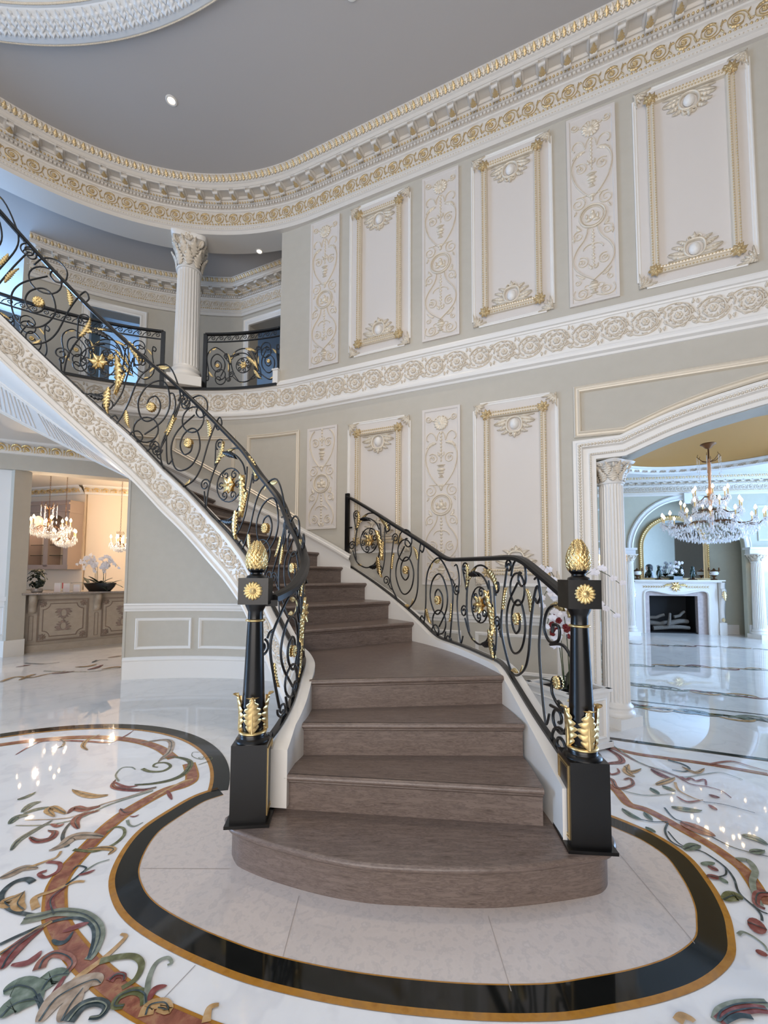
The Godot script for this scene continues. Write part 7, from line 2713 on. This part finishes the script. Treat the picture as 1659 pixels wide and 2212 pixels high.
func build_bar() -> void:
	var t := thing("bar_counter", "cream glazed bar counter front with carved panels", "bar counter")
	t.transform = bar_at(0.0, 0.0, 0.0)
	var b := MB.new()
	b.box(Vector3(1.5, 0.49, -0.25), Vector3(3.1, 0.98, 0.5))
	part("body", b, M.cabinet, t)
	b = MB.new()
	b.box(Vector3(1.5, 0.06, 0.012), Vector3(3.12, 0.12, 0.04))
	b.box(Vector3(1.5, 0.155, 0.012), Vector3(3.12, 0.012, 0.024))
	part("plinth", b, M.cabinet, t)
	for k in 3:
		var x0 := 0.12 + 0.95 * k
		var p := Node3D.new()
		p.name = "carved_panel"
		t.add_child(p, true)
		p.position = Vector3(x0 + 0.39, 0.53, 0.001)
		b = MB.new()
		frame(b, rect(-0.37, -0.36, 0.37, 0.36), [0.0, 0.0, 0.0, 0.014, 0.012, 0.014, 0.016, 0.0])
		frame(b, rect(-0.345, -0.335, 0.345, 0.335), [0.0, 0.0, 0.0, 0.006, 0.005, 0.006, 0.005, 0.0])
		part("glazed_line", b, M.glaze, p)
		var sh := PackedVector2Array()
		for q in [[1.0, -1.0, PI, PI / 2], [1.0, 1.0, -PI / 2, -PI], [-1.0, 1.0, 0.0, -PI / 2], [-1.0, -1.0, PI / 2, 0.0]]:
			for i in 7:
				var g := lerpf(q[2], q[3], i / 6.0)
				sh.append(Vector2(q[0] * 0.30, q[1] * 0.29) + Vector2(cos(g), sin(g)) * 0.10)
		b = MB.new()
		frame(b, sh, [0.0, 0.0, 0.0, 0.01, 0.008, 0.012, 0.014, 0.0])
		part("inner_moulding", b, M.glaze, p)
		for q in [[1.0, 1.0, 0], [-1.0, 1.0, 1], [-1.0, -1.0, 2], [1.0, -1.0, 3]]:
			inst("corner_leaf", U.corner, M.glaze, p, Transform3D(Basis(Vector3.BACK, q[2] * PI / 2).scaled(Vector3(1.0, 1.0, 0.4)), Vector3(q[0] * 0.29, q[1] * 0.28, 0.0)))
		for s in [1.0, -1.0]:
			inst("cartouche", U.cartouche, M.cabinet_dark, p, Transform3D(Basis().scaled(Vector3(0.62, 0.85 * s, 0.5)), Vector3(0, s * -0.12, 0.0)))
		# pilaster and corbel to its left
		b = MB.new()
		frame(b, rect(-0.03, 0.2, 0.03, 0.62), [0.0, 0.0, 0.0, 0.008, 0.006, 0.008, 0.006, 0.0])
		part("pilaster_line", b, M.glaze, t, Transform3D(Basis(), Vector3(x0 - 0.06, 0.0, 0.002)))
		b = MB.new()
		var rows := []
		for q in smooth2(vv([0.02, 0.66, 0.05, 0.70, 0.045, 0.76, 0.08, 0.82, 0.13, 0.88, 0.14, 0.94, 0.11, 0.985]), 4):
			rows.append(PackedVector3Array([Vector3(-0.055, q.y, 0), Vector3(-0.055, q.y, q.x), Vector3(0.0, q.y, q.x + 0.014), Vector3(0.055, q.y, q.x), Vector3(0.055, q.y, 0)]))
		b.grid(rows)
		b.tube(PackedVector3Array([Vector3(-0.06, 0.92, 0.10), Vector3(0.06, 0.92, 0.10)]), 0.04, 0.04, 12)
		part("corbel", b, M.cabinet, t, Transform3D(Basis(), Vector3(x0 - 0.06, 0.0, 0.0)))
	b = MB.new()
	b.box(Vector3(1.5, 1.0, -0.18), Vector3(3.2, 0.035, 0.72))
	b.tube(PackedVector3Array([Vector3(-0.1, 1.0, 0.18), Vector3(3.1, 1.0, 0.18)]), 0.0175, 0.0175, 8)
	var top := part("granite_slab", b, M.granite, self, t.transform)
	top.name = numbered("granite_worktop")
	tag(top, "grey granite worktop along the bar counter", "worktop")
	# orchids in a dark boat-shaped bowl
	var o := thing("orchid_bowl", "dark boat-shaped bowl of white orchids on the bar", "orchid", bar_at(1.05, 1.018, 0.0).origin, 0.0)
	b = MB.new()
	var rr := []
	for e in [[0.20, 0.085, 0.0], [0.27, 0.11, 0.08], [0.31, 0.125, 0.155], [0.29, 0.115, 0.155], [0.22, 0.08, 0.10]]:
		var row := PackedVector3Array()
		for j in 24:
			var g := TAU * j / 24
			row.append(Vector3(cos(g) * e[0], e[2], sin(g) * e[1]))
		rr.append(row)
	b.grid(rr, false, true)
	b.fan(rr[0], Vector3.ZERO)
	b.fan(rr[4], Vector3(0, 0.10, 0))
	part("bowl", b, M.lacquer, o)
	orchid_plant(o, [
		[Vector3(-0.10, 0.1, 0), Vector3(-0.10, 0.42, 0), Vector3(-0.16, 0.60, 0), Vector3(-0.28, 0.62, 0.02), Vector3(-0.40, 0.48, 0.04)],
		[Vector3(-0.05, 0.1, 0), Vector3(-0.06, 0.45, 0), Vector3(-0.12, 0.66, 0.03), Vector3(-0.22, 0.64, 0.05), Vector3(-0.30, 0.50, 0.06)],
		[Vector3(-0.08, 0.1, 0), Vector3(-0.07, 0.36, 0), Vector3(-0.14, 0.52, 0.03), Vector3(-0.22, 0.54, 0.05), Vector3(-0.26, 0.42, 0.06)],
		[Vector3(0.05, 0.1, 0), Vector3(0.06, 0.45, 0), Vector3(0.02, 0.62, 0.0), Vector3(0.10, 0.66, 0.02), Vector3(0.22, 0.58, 0.05)],
		[Vector3(0.10, 0.1, 0), Vector3(0.10, 0.40, 0), Vector3(0.14, 0.56, 0), Vector3(0.24, 0.58, 0.02), Vector3(0.38, 0.44, 0.04)],
		[Vector3(0.08, 0.1, 0), Vector3(0.06, 0.42, 0.02), Vector3(0.10, 0.52, 0.04), Vector3(0.16, 0.54, 0.05), Vector3(0.20, 0.44, 0.06)]], 0.14, 31, 1.5)
	var rng := RandomNumberGenerator.new()
	rng.seed = 77
	for j in 12:
		var l := MB.new()
		l.leaf(Vector2.ZERO, 0.0, rng.randf_range(0.18, 0.28), 0.08, 0.0, 1, 0.012, 0.0, -0.07)
		var g := TAU * j / 12
		var tilt := rng.randf_range(-0.3, 0.9)
		var dv := Vector3(cos(g), 0, sin(g))
		var fx := (dv * cos(tilt) + Vector3.UP * sin(tilt)).normalized()
		var nz := (Vector3.UP * cos(tilt) - dv * sin(tilt)).normalized()
		part("leaf", l, M.leaf, o, Transform3D(Basis(fx, nz.cross(fx), nz), Vector3(dv.x * 0.14 + (0.1 if j % 2 == 0 else -0.1), 0.13, dv.z * 0.04)))
	# bushy plant in a small silver pot
	o = thing("potted_shrub", "round leafy green plant in a low silver pot on the bar", "potted plant", bar_at(0.12, 1.018, 0.0).origin)
	b = MB.new()
	b.lathe(PackedVector2Array([Vector2(0.001, 0.0), Vector2(0.07, 0.0), Vector2(0.085, 0.03), Vector2(0.08, 0.07), Vector2(0.07, 0.07), Vector2(0.001, 0.06)]), 20)
	part("pot", b, M.granite, o)
	for j in 90:
		var p := Vector3(rng.randf_range(-1, 1), rng.randf_range(-1, 1), rng.randf_range(-1, 1))
		p = p.normalized() * rng.randf_range(0.7, 1.0)
		var l := MB.new()
		l.dome(Vector2.ZERO, 0.026, 0.030, 0.008, 0.0, 7)
		var nz := (p + Vector3(0, 0.5, 0)).normalized()
		var sx := nz.cross(Vector3(0.2, 1, 0.1)).normalized()
		part("leaf", l, M.leaf, o, Transform3D(Basis(sx, nz.cross(sx), nz), Vector3(p.x * 0.13, 0.24 + p.y * 0.19, p.z * 0.13)))
	# gift boxes of clear film, one with a red bow
	for e in [[0.40, 0.10, 0.16, "clear gift box on the bar, next to the leafy plant"], [0.53, 0.10, 0.15, "clear gift box with a red bow on the bar"], [0.68, 0.12, 0.13, "clear glass box on the bar beside the orchid bowl"]]:
		var g := thing("gift_box", e[3], "gift box", bar_at(e[0], 1.018, 0.0).origin, -0.86, "clear gift boxes on the bar")
		b = MB.new()
		b.box(Vector3(0, e[2] / 2, 0), Vector3(e[1], e[2], 0.09))
		part("film", b, M.crystal, g)
		b = MB.new()
		b.box(Vector3(0, e[2] * 0.3, 0), Vector3(e[1] * 0.75, e[2] * 0.55, 0.06))
		part("contents", b, mat(Color(0.90, 0.74, 0.70), 0.6), g)
		if e[0] == 0.53:
			b = MB.new()
			for k in 6:
				b.leaf(Vector2.ZERO, TAU * k / 6, 0.06, 0.03, 0.0, 1, 0.012)
			part("bow", b, mat(Color(0.80, 0.05, 0.12), 0.5), g, Transform3D(Basis(), Vector3(0.03, e[2] * 0.75, 0.05)))

func build_bar_cabinet() -> void:
	var a := Vector2(-9.3, 10.72)
	var e := Vector2(0.971, -0.238)
	var n := Vector2(-0.238, -0.971)
	var t := thing("bar_cabinet", "taupe wall cabinet with arched lit shelves behind the bar", "cabinet")
	t.transform = Transform3D(Basis(Vector3(e.x, 0, -e.y), Vector3.UP, Vector3(n.x, 0, -n.y)), pt(a.x, a.y, 0.0))
	var b := MB.new()
	var wd := 1.95
	b.box(Vector3(wd / 2, 1.50, 0.17), Vector3(wd, 0.10, 0.36))
	b.box(Vector3(wd / 2, 2.95, 0.17), Vector3(wd, 0.30, 0.36))
	b.box(Vector3(wd / 2, 3.02, 0.37), Vector3(wd + 0.04, 0.05, 0.06))
	b.box(Vector3(wd / 2, 2.84, 0.37), Vector3(wd + 0.02, 0.03, 0.04))
	for x in [0.06, 0.66, 1.26, 1.87]:
		b.box(Vector3(x, 2.2, 0.17), Vector3(0.13, 1.4, 0.36))
	part("case", b, M.cabinet_dark, t)
	for k in 3:
		var x0: float = 0.125 + 0.60 * k
		b = MB.new()
		var hole := arch_line(x0 + 0.235, 1.55, 2.52, 0.225)
		var f := PackedVector2Array([Vector2(x0, 1.55)])
		f.append_array(hole)
		f.append_array(PackedVector2Array([Vector2(x0 + 0.47, 1.55), Vector2(x0 + 0.47, 2.85), Vector2(x0, 2.85)]))
		extrude(b, f, 0.32, 0.345)
		part("arched_front", b, M.cabinet_dark, t)
		b = MB.new()
		b.box(Vector3(x0 + 0.235, 2.2, 0.02), Vector3(0.5, 1.35, 0.02))
		part("back", b, M.panel, t)
		for y in [1.78, 2.03, 2.28]:
			b = MB.new()
			b.box(Vector3(x0 + 0.235, y, 0.16), Vector3(0.47, 0.01, 0.28))
			part("glass_shelf", b, M.glass, t)
			b = MB.new()
			b.box(Vector3(x0 + 0.235, y, 0.302), Vector3(0.47, 0.012, 0.006))
			part("shelf_edge", b, M.green_glaze, t)
	omni("cabinet_light", Vector3(1.0, 2.7, 0.22), 0.35, Color(1.0, 0.9, 0.8), 0.05, t)
	# counter below it
	b = MB.new()
	b.box(Vector3(1.3, 0.47, 0.3), Vector3(2.6, 0.94, 0.6))
	part("base_cabinet", b, M.cabinet, t)

# ------------------------------------------------------------------ the visitor whom the salon's mirror shows
# bones: [from, to, radius, radius, colour]; the skin is one surface drawn round all of them
func smin(a: float, b: float, k: float) -> float:
	var h := clampf(0.5 + 0.5 * (b - a) / k, 0.0, 1.0)
	return lerpf(b, a, h) - k * h * (1.0 - h)

func bone_distance(p: Vector3, b: Array) -> float:
	var ab: Vector3 = b[1] - b[0]
	var t := clampf((p - b[0]).dot(ab) / maxf(ab.length_squared(), 1e-9), 0.0, 1.0)
	return (p - (b[0] + ab * t)).length() - lerpf(b[2], b[3], t)

func skin_over(bones: Array, cell: float, blend: float) -> MB:
	var lo: Vector3 = bones[0][0]
	var hi: Vector3 = bones[0][0]
	for b in bones:
		var r := maxf(b[2], b[3]) + cell * 2.0
		for e in 2:
			lo = lo.min(b[e] - Vector3.ONE * r)
			hi = hi.max(b[e] + Vector3.ONE * r)
	var n := Vector3i(((hi - lo) / cell).ceil()) + Vector3i.ONE
	var field := PackedFloat32Array()
	field.resize(n.x * n.y * n.z)
	field.fill(1.0)
	var owner_ := PackedInt32Array()
	owner_.resize(field.size())
	var near := PackedFloat32Array()
	near.resize(field.size())
	near.fill(1e9)
	for bi in bones.size():
		var b: Array = bones[bi]
		var r := maxf(b[2], b[3]) + cell * 3.0
		var a0 := Vector3i((((b[0] as Vector3).min(b[1]) - Vector3.ONE * r - lo) / cell).floor()).clamp(Vector3i.ZERO, n - Vector3i.ONE)
		var a1 := Vector3i((((b[0] as Vector3).max(b[1]) + Vector3.ONE * r - lo) / cell).ceil()).clamp(Vector3i.ZERO, n - Vector3i.ONE)
		for x in range(a0.x, a1.x + 1):
			for y in range(a0.y, a1.y + 1):
				for z in range(a0.z, a1.z + 1):
					var i := (x * n.y + y) * n.z + z
					var d := bone_distance(lo + Vector3(x, y, z) * cell, b)
					field[i] = smin(field[i], d, blend) if field[i] < 0.9 else d
					if d < near[i]:
						near[i] = d
						owner_[i] = bi
	var m := MB.new()
	var at := {}
	for x in n.x - 1:
		for y in n.y - 1:
			for z in n.z - 1:
				var sum := Vector3.ZERO
				var cnt := 0
				for e in [[0, 0, 0, 1, 0, 0], [0, 1, 0, 1, 1, 0], [0, 0, 1, 1, 0, 1], [0, 1, 1, 1, 1, 1], [0, 0, 0, 0, 1, 0], [1, 0, 0, 1, 1, 0], [0, 0, 1, 0, 1, 1], [1, 0, 1, 1, 1, 1], [0, 0, 0, 0, 0, 1], [1, 0, 0, 1, 0, 1], [0, 1, 0, 0, 1, 1], [1, 1, 0, 1, 1, 1]]:
					var f0 := field[((x + e[0]) * n.y + y + e[1]) * n.z + z + e[2]]
					var f1 := field[((x + e[3]) * n.y + y + e[4]) * n.z + z + e[5]]
					if (f0 < 0.0) != (f1 < 0.0):
						var t := f0 / (f0 - f1)
						sum += Vector3(e[0], e[1], e[2]).lerp(Vector3(e[3], e[4], e[5]), t)
						cnt += 1
				if cnt > 0:
					at[Vector3i(x, y, z)] = m.v.size()
					m.v.append(lo + (Vector3(x, y, z) + sum / cnt) * cell)
					m.col.append(bones[owner_[(x * n.y + y) * n.z + z]][4])
	for k in at:
		var c: Vector3i = k
		for ax in 3:
			var d := Vector3i.ZERO
			d[ax] = 1
			var u := Vector3i.ZERO
			u[(ax + 1) % 3] = 1
			var w := Vector3i.ZERO
			w[(ax + 2) % 3] = 1
			var q := c + d
			if q.x >= n.x or q.y >= n.y or q.z >= n.z:
				continue
			var f0 := field[(c.x * n.y + c.y) * n.z + c.z]
			var f1 := field[(q.x * n.y + q.y) * n.z + q.z]
			if (f0 < 0.0) == (f1 < 0.0):
				continue
			if not (at.has(c - u) and at.has(c - w) and at.has(c - u - w)):
				continue
			var i0: int = at[c]
			var i1: int = at[c - u]
			var i2: int = at[c - u - w]
			var i3: int = at[c - w]
			if f0 < 0.0:
				m.ix.append_array(PackedInt32Array([i0, i2, i1, i0, i3, i2]))
			else:
				m.ix.append_array(PackedInt32Array([i0, i1, i2, i0, i2, i3]))
	return m

func build_person() -> void:
	var t := thing("person", "person in a grey top seen in the salon mirror, hands held in front", "person", pt(7.9, 3.75, 0.0), 0.0)
	var skin := Color(0.52, 0.31, 0.22)
	var top := Color(0.20, 0.20, 0.22)
	var legs := Color(0.03, 0.03, 0.04)
	var shoe := Color(0.02, 0.02, 0.02)
	var V := func(x: float, y: float, z: float) -> Vector3: return Vector3(x, y, z)
	# facing +x here; turned below
	var bones := [
		[V.call(0.0, 0.98, -0.07), V.call(0.0, 0.98, 0.07), 0.125, 0.125, legs],
		[V.call(0.0, 1.10, -0.05), V.call(0.0, 1.10, 0.05), 0.115, 0.115, top],
		[V.call(0.01, 1.30, -0.08), V.call(0.01, 1.30, 0.08), 0.115, 0.115, top],
		[V.call(-0.01, 1.44, -0.15), V.call(-0.01, 1.44, 0.15), 0.062, 0.062, top],
		[V.call(-0.01, 1.44, 0.0), V.call(0.02, 1.54, 0.0), 0.052, 0.05, skin],
		[V.call(0.025, 1.62, 0.0), V.call(0.02, 1.68, 0.0), 0.076, 0.092, skin],
		[V.call(0.055, 1.575, 0.0), V.call(0.06, 1.64, 0.0), 0.042, 0.06, skin],
		[V.call(0.108, 1.625, 0.0), V.call(0.092, 1.66, 0.0), 0.016, 0.012, skin],
		[V.call(0.01, 1.635, -0.088), V.call(0.01, 1.655, -0.09), 0.014, 0.016, skin],
		[V.call(0.01, 1.635, 0.088), V.call(0.01, 1.655, 0.09), 0.014, 0.016, skin]]
	for s in [-1.0, 1.0]:
		bones.append_array([
			[V.call(0.0, 0.94, 0.09 * s), V.call(0.02, 0.51, 0.10 * s), 0.10, 0.062, legs],
			[V.call(0.02, 0.51, 0.10 * s), V.call(-0.01, 0.11, 0.10 * s), 0.062, 0.042, legs],
			[V.call(-0.03, 0.045, 0.10 * s), V.call(0.16, 0.035, 0.12 * s), 0.045, 0.035, shoe],
			[V.call(-0.01, 1.43, 0.17 * s), V.call(0.0, 1.16, 0.22 * s), 0.056, 0.046, top],
			[V.call(0.0, 1.16, 0.22 * s), V.call(0.24, 1.14, 0.10 * s), 0.042, 0.030, skin],
			[V.call(0.25, 1.14, 0.09 * s), V.call(0.31, 1.15, 0.05 * s), 0.032, 0.028, skin]])
		for f in 4:
			bones.append([V.call(0.31, 1.165 - 0.017 * f, 0.045 * s), V.call(0.365, 1.16 - 0.017 * f, 0.015 * s), 0.0095, 0.008, skin])
		bones.append([V.call(0.275, 1.165, 0.06 * s), V.call(0.31, 1.205, 0.03 * s), 0.011, 0.009, skin])
	var m := mat(Color.WHITE, 0.75)
	m.vertex_color_use_as_albedo = true
	var turn := Basis(Vector3.UP, PI - 0.35)
	part("body", skin_over(bones, 0.02, 0.035), m, t, Transform3D(turn, Vector3.ZERO))
	var hair := [
		[V.call(-0.005, 1.70, -0.02), V.call(-0.005, 1.70, 0.02), 0.105, 0.105, Color(0.012, 0.01, 0.009)],
		[V.call(-0.05, 1.66, 0.0), V.call(-0.07, 1.58, 0.0), 0.085, 0.06, Color(0.012, 0.01, 0.009)]]
	part("hair", skin_over(hair, 0.018, 0.03), m, t, Transform3D(turn, Vector3.ZERO))
	for s in [-1.0, 1.0]:
		var e := MB.new()
		e.ball(V.call(0.104, 1.668, 0.032 * s), Vector3(0.01, 0.008, 0.012), 8, 6)
		part("eye", e, M.lacquer, t, Transform3D(turn, Vector3.ZERO))
	var mo := MB.new()
	mo.tube(PackedVector3Array([V.call(0.096, 1.590, -0.022), V.call(0.104, 1.592, 0.0), V.call(0.096, 1.590, 0.022)]), 0.006, 0.006, 6)
	part("mouth", mo, M.ruby, t, Transform3D(turn, Vector3.ZERO))
